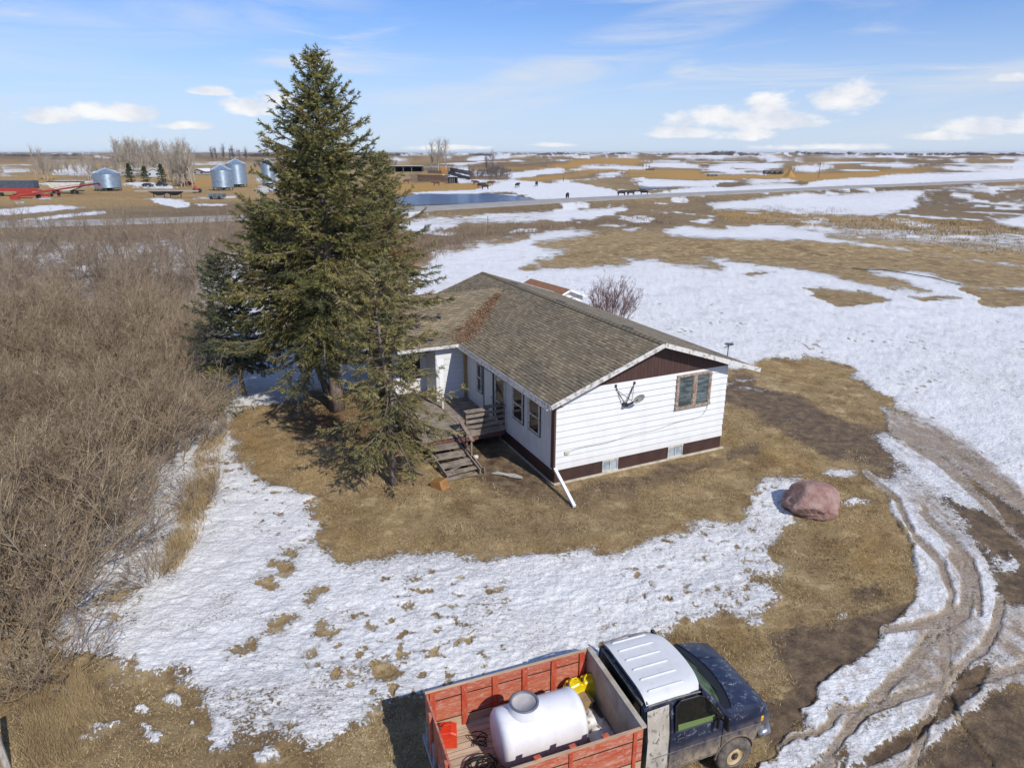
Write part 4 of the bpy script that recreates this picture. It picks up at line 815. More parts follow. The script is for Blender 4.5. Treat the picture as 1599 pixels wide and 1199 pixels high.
    # small mast antenna clipped to the far eave
    mb = MB(); mb.tube([(8.55, 1.0, 3.5), (8.55, 1.0, 4.0)], .02, 6); mb.tube([(8.3, .95, 3.98), (8.55, 1.0, 4.0), (8.85, 1.08, 4.12)], .018, 6); mb.lathe([(0, 0), (.16, .02), (.2, .05), (0, .01)], 12, (8.58, 1.0, 4.03)); mb.build('roof_antenna', mat('antenna_metal', (.10, .09, .09), .5), H)
make_house()

def make_shed():
    a = gp(831, 436, 2.7); b = gp(889, 452, 2.7); d = (b-a)[:2]; L = np.hypot(*d); rz = math.atan2(d[1], d[0])
    t = empty('garden_shed', (a[0], a[1], 0), rz, 'small white shed with rusty brown shingle roof and open gable behind the house', 'shed')
    w = mat('shed_white', (.78, .78, .77), .6, (.5, .47, .43), 4, lo=.5, hi=.65); ru = mat('rusty_shingles', (.30, .13, .055), .9, (.17, .10, .06), 4, c3=(.38, .2, .1), s3=14)
    hw = 1.35
    mb = MB(); mb.box((L/2-.1, hw-.1, 1.1), (L-.2, .06, 2.1)); mb.box((L/2-.1, -hw+.1, 1.1), (L-.2, .06, 2.1)); mb.box((.1, 0, 1.1), (.06, 2*hw-.2, 2.1)); mb.box((L-.15, hw-.45, 1.1), (.06, .7, 2.1)); mb.box((L-.15, -hw+.3, 1.1), (.06, .4, 2.1))
    mb.prism([(-hw+.1, 2.1), (hw-.1, 2.1), (0, 2.66)], L-.18, L-.12, 'yz'); mb.build('wall', w, t)
    mb = MB()
    for s in (-1, 1): mb.add([(-.2, 0, 2.72), (L+.15, 0, 2.72), (L+.15, s*(hw+.2), 2.08), (-.2, s*(hw+.2), 2.08), (-.2, 0, 2.66), (L+.15, 0, 2.66), (L+.15, s*(hw+.2), 2.02), (-.2, s*(hw+.2), 2.02)], [(0, 1, 2, 3), (4, 5, 6, 7), (1, 5, 6, 2), (2, 6, 7, 3), (0, 3, 7, 4)])
    mb.build('roof', ru, t)
    mb = MB(); 
    for s in (-1, 1): mb.beam((L+.17, 0, 2.66), (L+.17, s*(hw+.2), 2.02), .03, .14)
    mb.box((L-.1, .0, 2.0), (.05, 1.3, .1)); mb.box((L-.1, -.55, 1.0), (.05, .08, 2.0)); mb.box((L-.1, .4, 1.0), (.05, .08, 2.0)); mb.build('door_frame', w, t)
make_shed()

# ---------------------------------------------------------------- flatbed farm truck
TO = np.array([1.94, 10.48, 0]); TA = R(20.5)
TF = np.array([math.cos(TA), math.sin(TA), 0]); TL = np.array([-math.sin(TA), math.cos(TA), 0])
def tw(x, y, z): return TO+TF*x+TL*y+np.array([0, 0, z])
def make_truck():
    T = empty('farm_truck', tuple(TO), TA, 'dark blue cab truck with white roof and faded red wooden box in the foreground', 'truck')
    navy, t, b = new_mat('faded_navy_paint'); o = t.obj(); x, y, z = t.sep(o)
    c = t.mix(t.mapr(t.noise(o, 2.2, 6, .6), .4, .7), (.012, .018, .042), (.028, .036, .065))
    chip = t.math('MULTIPLY', t.mapr(t.noise(o, 9, 6, .78), .54, .60), t.mapr(t.noise(o, 2.3, 3, .5), .44, .54)); chip = t.math('MULTIPLY', chip, t.mapr(z, 1.1, 1.2))
    c = t.mix(t.math('MULTIPLY', chip, .5), c, (.30, .32, .37))
    mudf = t.math('MULTIPLY', t.mapr(z, .55, 1.12, 1, 0), t.mapr(t.noise(t.mapping(o, scale=(1, 1, .6)), 6, 7, .7), .34, .56))
    c = t.mix(mudf, c, (.38, .30, .21)); t.link(c, b.inputs['Base Color']); t.link(t.mapr(mudf, 0, 1, .32, .9), b.inputs['Roughness'])
    white, t, b = new_mat('chalky_white_roof'); o = t.obj(); c = t.mix(t.mapr(t.noise(o, 6, 6, .7), .5, .8, 0, .5), (.60, .605, .61), (.40, .39, .37)); t.link(c, b.inputs['Base Color']); b.inputs['Roughness'].default_value = .55
    prim = mat('grey_primer_panel', (.47, .43, .37), .8, (.31, .27, .22), 4, stretch=(1, 1, .5), c3=(.16, .14, .12), s3=14, a3=.56, detail=7)
    rust = mat('rust', (.35, .15, .05), .85, (.2, .09, .04), 6); blk = mat('black_trim', (.012, .012, .013), .5); glass = mat('cab_glass_dark', (.008, .01, .01), .05, spec=.9)
    gw, t, b = new_mat('windshield_glass'); c = t.mix(t.mapr(t.noise(t.mapping(t.obj(), scale=(.6, 1.4, 1)), 3, 4, .6), .38, .62), (.03, .06, .03), (.15, .21, .11)); t.link(c, b.inputs['Base Color']); b.inputs['Roughness'].default_value = .06  # green reflection painted into the windshield colour as soft mottling
    # red wooden box
    red, t, b = new_mat('faded_red_boards'); o = t.obj(); v = t.mapping(o, scale=(.35, 3, 3)); f1 = t.mapr(t.noise(v, 3.2, 8, .72, .4), .38, .62); f2 = t.mapr(t.noise(t.mapping(o, scale=(.8, 2, 2)), 9, 6, .75), .50, .64)
    c = t.mix(f1, (.39, .062, .026), (.48, .17, .095)); c = t.mix(t.math('MULTIPLY', f2, .8), c, (.50, .33, .26)); t.link(c, b.inputs['Base Color']); b.inputs['Roughness'].default_value = .75; t.link(t.bump(t.noise(v, 14, 4, .6), .4, .006), b.inputs['Normal'])
    redp = mat('red_stake', (.40, .055, .022), .7, (.50, .12, .06), 6, stretch=(2, 2, .6), c3=(.45, .3, .24), s3=15, a3=.63)
    tan, t, b = new_mat('bare_plywood'); o = t.obj(); c = t.mix(t.mapr(t.noise(t.mapping(o, scale=(.3, 3, 3)), 5, 6, .7), .4, .65), (.52, .40, .27), (.36, .24, .15)); t.link(c, b.inputs['Base Color']); b.inputs['Roughness'].default_value = .8
    fl, t, b = new_mat('box_floor_planks'); o = t.obj(); x, y, z = t.sep(o)
    wn = t.node('ShaderNodeTexWhiteNoise', noise_dimensions='1D'); t.link(t.math('FLOOR', t.math('MULTIPLY', y, 6.6)), wn.inputs['W'])
    c = t.mix(wn.outputs[0], (.42, .33, .23), (.55, .44, .32)); c = t.mix(t.mapr(t.noise(t.mapping(o, scale=(.5, 5, 1)), 4, 6, .7), .45, .7), c, (.30, .20, .13)); c = t.mix(t.mapr(x, -1.15, -.75), c, t.mix(t.noise(o, 5), (.10, .05, .035), (.2, .11, .08)))
    c = t.mix(t.math('LESS_THAN', t.math('FRACT', t.math('MULTIPLY', y, 6.6)), .07), c, (.05, .03, .02)); t.link(c, b.inputs['Base Color']); b.inputs['Roughness'].default_value = .85
    X0, X1, YW, Z0, Z1 = -3.42, .0, 1.09, .93, 1.88
    box = MB(); box.box(((X0+X1)/2, 0, Z0-.03), (X1-X0, 2*YW-.02, .06)); bx = box.build('box_floor', fl, T)
    for s, nm in ((1, 'far'), (-1, 'near')):
        mb = MB(); q = s*(YW-.02)
        mb.box(((X0+X1)/2, q, 1.765), (X1-X0, .035, .21)); mb.box(((X0+X1)/2, q, 1.40), (X1-X0, .035, .48)); mb.cur = 1; mb.box(((X0+X1)/2, q, 1.03), (X1-X0, .036, .23)); mb.box(((X0+X1)/2, q+s*.003, .82), (X1-X0, .04, .17)); mb.cur = 0
        mb.cur = 2; mb.box(((X0+X1)/2, q, 1.651), (X1-X0-.01, .044, .022)); mb.box(((X0+X1)/2, q, 1.152), (X1-X0-.01, .044, .02)); mb.cur = 1
        mb.box(((X0+X1)/2, q, Z1-.0+.008), (X1-X0, .046, .022))
        sd = mb.build('side_board', [red, tan, blk], T)
        for k in range(6):
            x = X0+.13+k*.625; st2 = MB(); st2.box((x, q-s*.035, 1.4), (.11, .045, .93)); st2.cur = 0
            if k in (1, 3, 5): st2.box((x, q+s*.03, 1.3), (.07, .03, 1.1))
            st2.build('stake', redp, sd)
        for x in ((-2.0, -1.35, -.72) if s < 0 else ()): MB().box((x, q-s*.05, 1.9), (.12, .07, .05), rz=.1).build('bracket', redp, sd)
    mb = MB(); mb.box((X0+.02, 0, 1.765), (.035, 2*YW-.08, .21)); mb.box((X0+.02, 0, 1.4), (.035, 2*YW-.08, .48)); mb.box((X0+.02, 0, 1.04), (.035, 2*YW-.08, .22)); mb.box((X0-.03, .55, 1.4), (.05, .09, .95)); mb.box((X0-.03, -.55, 1.4), (.05, .09, .95)); mb.build('tail_gate', red, T)
    mb = MB(); mb.box((X0-.05, 0, .86), (.06, 2*YW+.02, .12)); 
    for y in (-.75, -.25, .25, .75): mb.box((X0-.06, y, 1.2), (.03, .05, .6))
    mb.build('gate_ironwork', mat('pale_blue_iron', (.30, .36, .42), .6, (.2, .2, .2), 6), T)
    mb = MB(); mb.box((-.02, 0, 1.42), (.045, 2*YW-.1, .93)); mb.box((.012, 0, 1.90), (.10, 2*YW, .05)); mb.build('head_board', mat('grey_headboard', (.46, .41, .35), .75, (.33, .27, .21), 3, c3=(.30, .13, .08), s3=9, a3=.66), T)
    mb = MB(); 
    for y in (-.42, .42): mb.box((-1.0, y, .72), (4.6, .09, .22))
    for x in (-3, -2.2, -1.4, -.6): mb.box((x, 0, .86), (.08, 2.0, .07))
    mb.build('chassis', blk, T)
    # wheels
    def wheel(x, y, name='wheel'):
        w = MB(); w.smooth = True; w.lathe([(.20, -.095), (.33, -.105), (.39, -.07), (.40, 0), (.39, .07), (.33, .105), (.20, .095)], 28, (x, y, .385), 'y')
        tr = w.build(name, mat('muddy_tyre', (.055, .05, .045), .9, (.17, .14, .11), 6, bump=.5, bscale=25), T)
        m = MB(); m.smooth = True; s = -1 if y < 0 else 1
        m.lathe([(.215, s*.10), (.20, s*.085), (.185, s*.05), (.16, s*.03), (.12, s*.055), (.09, s*.07), (.075, s*.04), (0.0, s*.04)], 24, (x, y, .37), 'y')
        m.build('rim', mat('tan_steel_rim', (.50, .38, .22), .5, (.35, .26, .16), 6), tr)
        m = MB(); m.lathe([(.045, s*.05), (.045, s*.10), (.03, s*.115), (0, s*.115)], 12, (x, y, .37), 'y')
        for k in range(8): a = k*math.pi/4; m.box((x+.065*math.cos(a), y+s*.075, .37+.065*math.sin(a)), (.02, .02, .02))
        m.build('hub', mat('hub_dark', (.07, .05, .035), .7), tr)
    wheel(2.17, -.97); wheel(2.17, .97); wheel(-2.0, -.82); wheel(-2.0, .82)
    # cab: lofted cross sections along x; each section is a closed loop of (y, z)
    def section(hw, zb, zs, zt, tw_, rnd):
        """hw half width at the belt, zb bottom, zs belt height, zt top, tw_ half width of the top, rnd corner radius"""
        P_ = [(-hw+.03, zb), (-hw, zb+.08), (-hw, (zb+zs)/2), (-hw, zs)]
        P_ += [(-hw+(hw-tw_)*.5, zs+(zt-rnd-zs)*.55), (-tw_, zt-rnd), (-tw_+rnd*.35, zt-rnd*.35), (-tw_+rnd, zt), (-tw_*.4, zt+.03)]
        return P_+[(-y_, z_) for y_, z_ in P_[::-1]]
    secs = [(.16, section(.98, .62, 1.45, 2.06, .84, .1)), (.22, section(1.0, .58, 1.45, 2.10, .86, .12)), (.6, section(1.0, .55, 1.45, 2.12, .87, .12)), (1.05, section(1.0, .5, 1.45, 2.11, .86, .12)), (1.36, section(1.0, .5, 1.45, 2.02, .83, .12))]
    low = [(1.36, section(1.0, .5, 1.45, 1.54, .97, .03)), (1.75, section(1.0, .5, 1.45, 1.54, .96, .03)), (2.05, section(1.0, .5, 1.42, 1.52, .96, .03)), (2.45, section(.99, .5, 1.36, 1.46, .95, .03)), (2.80, section(.97, .5, 1.27, 1.375, .92, .04)), (2.93, section(.95, .5, 1.15, 1.26, .90, .05)), (3.02, section(.92, .52, 1.02, 1.12, .86, .05))]
    def loft(S, mb, matf=None):
        n = len(S[0][1]); V = [(x, y_, z_) for x, s in S for y_, z_ in s]; F = [(i*n+k, i*n+k+1, (i+1)*n+k+1, (i+1)*n+k) for i in range(len(S)-1) for k in range(n-1)]
        F += [(i*n+n-1, i*n, (i+1)*n, (i+1)*n+n-1) for i in range(len(S)-1)]; mb.add(V, F); mb.add([V[k] for k in range(n)], [tuple(range(n))]); mb.add(V[-n:], [tuple(range(n))])
    mb = MB(); mb.smooth = True; loft(secs, mb); 
    loft(low, mb)
    # wheel arches are cut visually with dark liners; A pillars
    body = mb.build('cab_body', navy, T)
    for f_ in body.data.polygons: f_.use_smooth = True
    try: body.data.set_sharp_from_angle(angle=R(32))
    except Exception: pass
    # roof skin with pressed ribs
    mb = MB(); mb.smooth = True
    ys = np.linspace(-.87, .87, 23)
    def rz_(x, y): 
        e = 1-abs(y/.875)**6
        return 2.215+.045*e - .12*(1-e)*.3 - max(0, x-1.1)**2*.7 - (abs(y/.875)**8)*.07
    xs = np.linspace(.17, 1.42, 12); V = []; F = []
    for i, x in enumerate(xs):
        for y in ys:
            xx = x + (0 if i < 8 else (i-7)/4*(.10*(1-(y/.87)**2)-.06)); V.append((xx, y*(1 if x < 1.1 else 1-.07*(x-1.1)/.3), rz_(x, y)))
    n = len(ys); F = [(i*n+k, (i+1)*n+k, (i+1)*n+k+1, i*n+k+1) for i in range(len(xs)-1) for k in range(n-1)]
    mb.add(V, F); roof = mb.build('cab_roof', white, T, fix=False); 
    mb = MB(); mb.smooth = True
    for y in np.linspace(-.68, .68, 6): mb = MB(); mb.smooth = True; mb.tube([(.30, y, rz_(.3, y)-.012), (.34, y, rz_(.3, y)+.004), (.7, y, rz_(.7, y)+.006), (1.04, y, rz_(1.04, y)+.004), (1.08, y, rz_(1.08, y)-.012)], .022, 6); mb.build('rib', white, roof)
    mb = MB(); mb.tube([(.20, -.86, 2.13), (.19, -.5, 2.22), (.19, .5, 2.22), (.20, .86, 2.13)], .025, 6)
    for s in (-1, 1): mb.tube([(.2, s*.885, 2.11), (.8, s*.90, 2.13), (1.2, s*.885, 2.10), (1.42, s*.84, 2.02)], .018, 6)
    mb.build('drip_rail', mat('crusty_grey_edge', (.22, .21, .19), .8, (.1, .09, .08), 20), roof)
    # back of cab: big dark window
    mb = MB(); mb.box((.155, 0, 1.85), (.03, 1.45, .42), ry=R(-3)); rwn = mb.build('rear_window', glass, T)
    mb = MB(); mb.box((.15, 0, 2.08), (.035, 1.55, .05)); mb.box((.15, 0, 1.62), (.035, 1.55, .05)); mb.build('frame', mat('perished_seal', (.12, .11, .09), .8, (.25, .24, .2), 12), rwn)
    # windshield with black surround and wipers
    def wsp(s_, q):  # s_ -1..1 across, q 0 bottom..1 top
        top = np.array([1.47-.09*s_*s_, s_*.78, 2.10-.02*s_*s_]); bot = np.array([2.02-.18*s_*s_, s_*.90, 1.555]); return bot*(1-q)+top*q
    V = []; F = []; N = 12
    for i in range(N+1):
        for q in (0, .33, .66, 1): V.append(tuple(wsp(-1+2*i/N, q)))
    F = [(i*4+k, i*4+k+1, (i+1)*4+k+1, (i+1)*4+k) for i in range(N) for k in range(3)]
    mb = MB(); mb.smooth = True; mb.add(V, F); ws = mb.build('windshield', gw, T)
    mb = MB(); mb.tube([wsp(-1+2*i/N, 0)+np.array([0, 0, .0]) for i in range(N+1)], .03, 6); mb.tube([wsp(-1+2*i/N, 1.02) for i in range(N+1)], .022, 6)
    V = []
    for i in range(N+1): s_ = -1+2*i/N; p = wsp(s_, 0); V += [tuple(p+np.array([-.02, 0, .005])), (2.22-.2*s_*s_, s_*.94, 1.535-.01*s_*s_)]
    mb.add(V, [(2*i, 2*i+1, 2*i+3, 2*i+2) for i in range(N)])
    for y in (-.55, .25): mb.beam((2.0, y, 1.58), (1.82, y+.45, 1.78), .025, .015)
    mb.build('cowl_and_wipers', blk, ws)
    mb = MB(); mb.smooth = True
    for s in (-1, 1): mb.tube([wsp(s, 0)+np.array([.03, s*.02, -.02]), wsp(s, .5)+np.array([-.01, s*.02, 0]), wsp(s, 1)+np.array([-.03, s*.02, .01])], .035, 6)
    mb.tube([(2.24-.2*s_*s_, s_*.94, 1.54-.012*s_*s_) for s_ in np.linspace(-1, 1, 13)], .014, 5)
    mb.build('pillar', navy, ws)
    # side windows (open on the near side, dark inside), doors, panels
    for s in (-1, 1):
        def sp(x, z, off=.012):
            # point on the cab flank
            hwx = 1.0; k = max(0, min(1, (z-1.45)/(2.08-1.45))); tw_ = .87-.1*max(0, x-1.36)
            return (x, s*((hwx+off)*(1-k)+(tw_+.035+off)*k), z)
        poly = [(.74, 1.46), (1.80, 1.44), (1.62, 1.68), (1.40, 1.98), (1.25, 2.05), (.86, 2.06), (.76, 1.98)]
        mb = MB(); mb.add([sp(*p, .022) for p in poly], [tuple(range(len(poly)))]); win = mb.build('side_glass', glass, T)
        mb = MB(); c_ = (1.2, 1.75); pp = poly+[poly[0]]
        mb.tube([sp(*p, .022) for p in pp], .016, 5); mb.build('seal', blk, win)
        mb = MB(); mb.add([sp(.80, 1.475, .028), sp(1.60, 1.465, .028), sp(1.60, 1.56, .028), sp(.80, 1.60, .028)], [(0, 1, 2, 3)]); mb.build('green_sill_reflection', mat('green_reflection', (.13, .19, .07), .3), win)  # green reflection along the sill, painted as a flat strip over the glass
        # pillar fill triangle between cab side and hood
        mb = MB(); mb.add([sp(1.34, 1.44, .0), sp(1.98, 1.44, .0), tuple(wsp(s, 0)), tuple(wsp(s, .5)), tuple(wsp(s, 1)), sp(1.34, 2.14, -.01)], [(0, 1, 2, 3, 4, 5)]); mb.build('door_pillar', navy, T)
        d = MB()
        for x in (.66, 1.83): d.tube([sp(x, z, .004) for z in ((.58, 1.0, 1.45) if x > 1 else (.58, 1.0, 1.45, 1.8, 2.06))], .009, 4)
        d.tube([sp(.66, .58, .004), sp(1.83, .58, .004)], .009, 4); door = d.build('door_seam', blk, T)
        d = MB(); d.tube([sp(x, .98+.0*x, .006) for x in (.3, 1, 2.0, 2.7)], .012, 5); d.build('side_trim', navy, T)
        d = MB(); d.box((.86, s*1.03, 1.28), (.16, .03, .04), bev=.008); d.build('door_handle', blk, door)
        d = MB(); 
        d.add([sp(.17, .62, .006), sp(.62, .6, .006), sp(.62, 1.0, .006), sp(.17, 1.0, .006), sp(.62, 1.45, .006), sp(.17, 1.45, .006), sp(.62, 2.05, .008), sp(.17, 2.03, .008)], [(0, 1, 2, 3), (3, 2, 4, 5), (5, 4, 6, 7)]); d.build('primer_panel', prim, T)
        d = MB(); d.add([sp(.17, .6, .012), sp(.5, .6, .012), sp(.45, .68, .012), sp(.3, .74, .012), sp(.17, .70, .012)], [(0, 1, 2, 3, 4)]); d.build('rust_patch', rust, T)
        # wheel arch: dark opening with lip
        d = MB(); a = [k*math.pi/12 for k in range(13)]
        d.add([(2.17+.43*math.cos(k), s*1.004, .42+.40*math.sin(k)) for k in a]+[(2.17+.43, s*1.004, .3), (2.17-.43, s*1.004, .3)][::1], [tuple(range(13))+(14, 13)] if False else [tuple(range(13))]); d.build('wheel_arch', blk, T)
        d = MB(); d.tube([(2.17+.44*math.cos(k), s*1.004, .42+.41*math.sin(k)) for k in a], .018, 5); d.build('arch_lip', mat('rusty_lip', (.25, .17, .11), .8, (.12, .1, .09), 9), T)
        # mirror
        d = MB(); d.beam(sp(1.66, 1.52), (1.68, s*1.25, 1.56), .03, .03); d.beam(sp(1.66, 1.75), (1.68, s*1.25, 1.66), .02, .02); d.box((1.67, s*1.27, 1.58), (.05, .13, .30), bev=.02); d.box((1.60, s*1.12, 1.48), (.04, .05, .26), rz=.3); d.build('mirror', blk, T)
        d = MB(); d.box((2.90, s*.80, 1.0), (.1, .22, .16), bev=.02, rz=-s*.35); d.build('headlight', mat('headlight_glass', (.55, .56, .56), .15), T)
        d = MB(); d.box((2.80, s*.93, 1.03), (.12, .09, .13), bev=.02, rz=-s*.5); d.build('indicator_lamp', mat('amber_lens', (.85, .38, .02), .3), T)
    chrome = mat('dull_chrome', (.55, .56, .58), .3, (.35, .33, .3), 8, metal=.85)
    mb = MB(); mb.smooth = True; mb.tube([(2.72, -.98, .68), (2.95, -.97, .68), (3.10, -.7, .68), (3.14, 0, .68), (3.10, .7, .68), (2.95, .97, .68), (2.72, .98, .68)], .085, 8); mb.build('front_bumper', chrome, T)
    mb = MB(); mb.box((3.03, 0, .95), (.04, 1.2, .2))
    for k in range(6): mb.box((3.055, 0, .87+k*.032), (.02, 1.16, .008))
    mb.build('grille', blk, T)
    for s in (-1, 1): mb = MB(); mb.smooth = True; mb.tube([(2.25, s*.42, 1.525), (2.55, s*.40, 1.47), (2.88, s*.36, 1.355)], .016, 6); mb.build('hood_crease', navy, T)
    return T
make_truck()

# ---------------------------------------------------------------- load in the truck box (each thing on its own)
def at_truck(name, x, y, z, rz, label, cat, group=None):
    return empty(name, tuple(tw(x, y, z)), TA+rz, label, cat, group)
def make_tank():
    t = at_truck('water_tank', -1.56, -.02, .93, 0, 'large white plastic tank lying in the red truck box', 'tank')
    pl, n, b = new_mat('white_poly'); b.inputs['Base Color'].default_value = (.80, .78, .81, 1); b.inputs['Roughness'].default_value = .38; b.inputs['Subsurface Weight'].default_value = .12; b.inputs['Subsurface Radius'].default_value = (.05, .05, .05)
    c = n.mix(n.mapr(n.noise(n.mapping(n.obj(), scale=(1, 1, .5)), 3, 7, .75), .45, .75, 0, .55), (.72, .71, .735), (.52, .49, .47)); n.link(c, b.inputs['Base Color'])
    mb = MB(); mb.smooth = True; r = .505; zc = .545; L = .83
    prof = [(0.0, -L), (.30, -L+.0), (.44, -L+.03), (.505, -L+.09), (r, -L+.17)]
    for k in range(1, 8): x = -L+.17+k*.16; prof += [(r, x-.008)]
    prof += [(r, L-.2), (r+.012, L-.17), (r+.012, L-.10), (r-.02, L-.05), (.42, L-.01), (0, L)]
    mb.lathe([(a, b_) for a, b_ in prof], 44, (0, 0, zc), 'x'); o = mb.build('tank_body', pl, t)
    m = MB(); m.smooth = True; m.lathe([(.30, .46), (.295, .52), (.275, .57), (.27, .625)], 32, (-.28, .02, zc)); m.build('manway_neck', pl, o)
    m = MB(); m.smooth = True; m.lathe([(.265, .60), (.272, .645), (.245, .655), (.225, .645), (.222, .60)], 32, (-.28, .02, zc)); m.build('manway_ring', mat('grey_ring', (.12, .13, .15), .5), o)
    m = MB(); m.smooth = True; m.lathe([(.224, .625), (.2, .628), (.19, .61), (.0, .612)], 32, (-.28, .02, zc)); m.build('manway_lid', mat('dusty_lid', (.46, .42, .40), .5, (.36, .33, .31), 5), o)
    m = MB(); m.box((0, .0, .07), (1.45, .60, .13)); m.box((-.5, -.3, .12), (.12, .1, .2)); m.box((.5, -.3, .12), (.12, .1, .2)); m.build('tank_foot', mat('tank_cradle', (.50, .48, .45), .6, (.35, .3, .26), 5), o)
    m = MB(); m.beam((-.72, -.475, .33), (.66, -.475, .33), .012, .02); m.box((-.3, -.46, .22), (.34, .03, .05), rx=-.6); m.build('level_strip', mat('strip_grey', (.42, .41, .40), .5), o)
    m = MB(); m.box((-.74, .16, .72), (.012, .1, .14), ry=0); m.build('tank_label', mat('faded_label', (.30, .18, .28), .5, (.6, .55, .6), 12), o)
    m = MB(); m.smooth = True; m.tube([(.5, -.44, .24), (.52, -.52, .2), (.53, -.60, .08)], .02, 6); m.build('outlet_hose', mat('clear_hose', (.5, .48, .42), .4), o); m = MB(); m.smooth = True; m.tube([(-.6, -.4, .1), (-.72, -.42, .07), (-.85, -.3, .04)], .025, 6); m.build('outlet_hose', mat('clear_hose', (.5, .48, .42), .4), o)
make_tank()
def jerry(name, x, y, z, rz, col, label, w=.19, h=.40, d=.32, lean=0, group=None):
    w *= 1.28; h *= 1.28; d *= 1.12
    t = at_truck(name, x, y, z, rz, label, 'fuel can', group)
    pm = mat('can_plastic', col, .35, tuple(c*.7 for c in col), 4)
    m = MB(); prof = [(-d/2, 0), (d/2, 0), (d/2, h*.72), (d*.30, h*.95), (-d*.22, h), (-d/2, h*.86)]
    n = len(prof); V = []
    for yy, k in ((-w/2, .90), (-w/2+.025, 1), (w/2-.025, 1), (w/2, .90)):
        for a, b_ in prof: V.append((yy, a*k, h/2+(b_-h/2)*k))
    F = [(i*n+k, i*n+(k+1) % n, (i+1)*n+(k+1) % n, (i+1)*n+k) for i in range(3) for k in range(n)]+[tuple(range(n)), tuple(range(3*n, 4*n))[::-1]]
    m.add(V, F); o = m.build('can_body', pm, t)
    m = MB(); m.tube([(0, -d*.30, h*.93), (0, -d*.18, h*1.12), (0, d*.10, h*1.12), (0, d*.24, h*.95)], .02, 6); m.build('handle', pm, o)
    m = MB(); m.lathe([(.035, 0), (.035, .06), (.02, .075), (0, .075)], 10, (0, d*.33, h*.86)); m.tube([(0, d*.2, h*1.02), (.02, d*.0, h*1.15), (.04, -d*.25, h*1.1)], .012, 5); m.build('cap', mat('black_cap', (.02, .02, .02), .5), o)
    for s in (-1, 1): MB().box((s*(w/2-.001), -.01, h*.42), (.01, d*.45, h*.35), bev=.004).build('side_panel', pm, o)
    return t
yel = 'yellow jerry cans at the front of the truck box'
jerry('jerry_can', -.46, .80, .94, R(96), (.80, .60, .01), 'yellow jerry can nearer the white tank, by the far side boards', group=yel)
jerry('jerry_can', -.13, .80, .94, R(84), (.80, .60, .01), 'yellow jerry can in the far front corner by the head board', group=yel)
jerry('fuel_can', -3.12, .70, .94, R(75), (.62, .045, .012), 'red fuel can in the rear corner of the truck box', w=.24, h=.30, d=.34)
def heap(name, cx, cy, a, b, h, material, label, cat, seed, rough=.25):
    t = MB(); n, m_ = 22, 12; V = []; r_ = np.random.RandomState(seed)
    for i in range(m_+1):
        q = i/m_
        for k in range(n):
            an = 2*math.pi*k/n; rr_ = q*(1+rough*float(perlin(np.array([math.cos(an)*1.7+seed]), np.array([math.sin(an)*1.7]))[0])*2)
            x, y = a*rr_*math.cos(an), b*rr_*math.sin(an)
            z = h*(1-q**2)*(1+rough*2*float(perlin(np.array([x*6+seed]), np.array([y*6]))[0]))
            V.append((x, y, max(z, 0) if q < 1 else 0))
    t.smooth = True; t.add(V, [(i*n+k, i*n+(k+1) % n, (i+1)*n+(k+1) % n, (i+1)*n+k) for i in range(m_) for k in range(n)])
    o = t.build(name, material); p = tw(cx, cy, .935); o.location = tuple(p); o.rotation_euler = (0, 0, TA); tag(o, label, cat)
    return o
dsn, t_, b_ = new_mat('gritty_snow'); cc = t_.mix(t_.mapr(t_.noise(t_.obj(), 9, 4, .6), .55, .64), (.74, .70, .64), (.16, .10, .06)); cc = t_.mix(t_.mapr(t_.noise(t_.obj(), 3, 4), .5, .7, 0, .6), cc, (.5, .42, .34)); t_.link(cc, b_.inputs['Base Color']); b_.inputs['Roughness'].default_value = .7
heap('snow_heap', -.36, .10, .30, .58, .17, dsn, 'dirty melting snow heap on the truck box floor beside the tank', 'snow heap', 3)
mb = MB(); mb.smooth = True; r_ = random.Random(5); p = np.array([-2.75, -.05, .05]); pts = []
for k in range(130):
    a = k*.42; rad = .13+.07*math.sin(k*.23)+.02*r_.random(); pts.append((-2.72+rad*math.cos(a)*1.5+.05*math.sin(k*.11), -.08+rad*math.sin(a)+.06*math.cos(k*.07), .03+.0009*k+.02*r_.random()))
mb.tube(pts, .011, 5); o = mb.build('cable_coil', mat('black_rubber', (.012, .012, .013), .6)); o.location = tuple(tw(0, 0, .93)); o.rotation_euler = (0, 0, TA); tag(o, 'tangled black cable coil at the rear of the truck box', 'cable')
mb = MB(); pts = [(-2.55+.18*math.sin(k*.5)*(.6+.01*k), .42+.10*math.cos(k*.71)+.004*k, .03+.0015*k) for k in range(46)]; mb.smooth = True; mb.tube(pts, .009, 5); o = mb.build('chain_pile', mat('dark_chain', (.03, .025, .02), .5, metal=.6)); o.location = tuple(tw(0, 0, .93)); o.rotation_euler = (0, 0, TA); tag(o, 'small dark chain lying between the red can and the white tank', 'chain')
mb = MB(); mb.beam((-.55, -.62, .05), (-.12, .10, .10), .03, .03); o = mb.build('wooden_stick', mat('stick', (.42, .32, .2), .8)); o.location = tuple(tw(0, 0, .95)); o.rotation_euler = (0, 0, TA); tag(o, 'pale wooden stick lying against the head board inside the box', 'stick')
mb = MB(); mb.box((0, 0, .14), (.42, .32, .26), bev=.02); mb.box((0, 0, .285), (.45, .35, .03)); o = mb.build('crate', mat('brown_crate', (.30, .21, .10), .8, (.16, .1, .06), 6)); o.location = tuple(tw(-.42, .55, .93)); o.rotation_euler = (0, 0, TA+.1); tag(o, 'low brown crate beside the yellow jerry cans', 'crate')
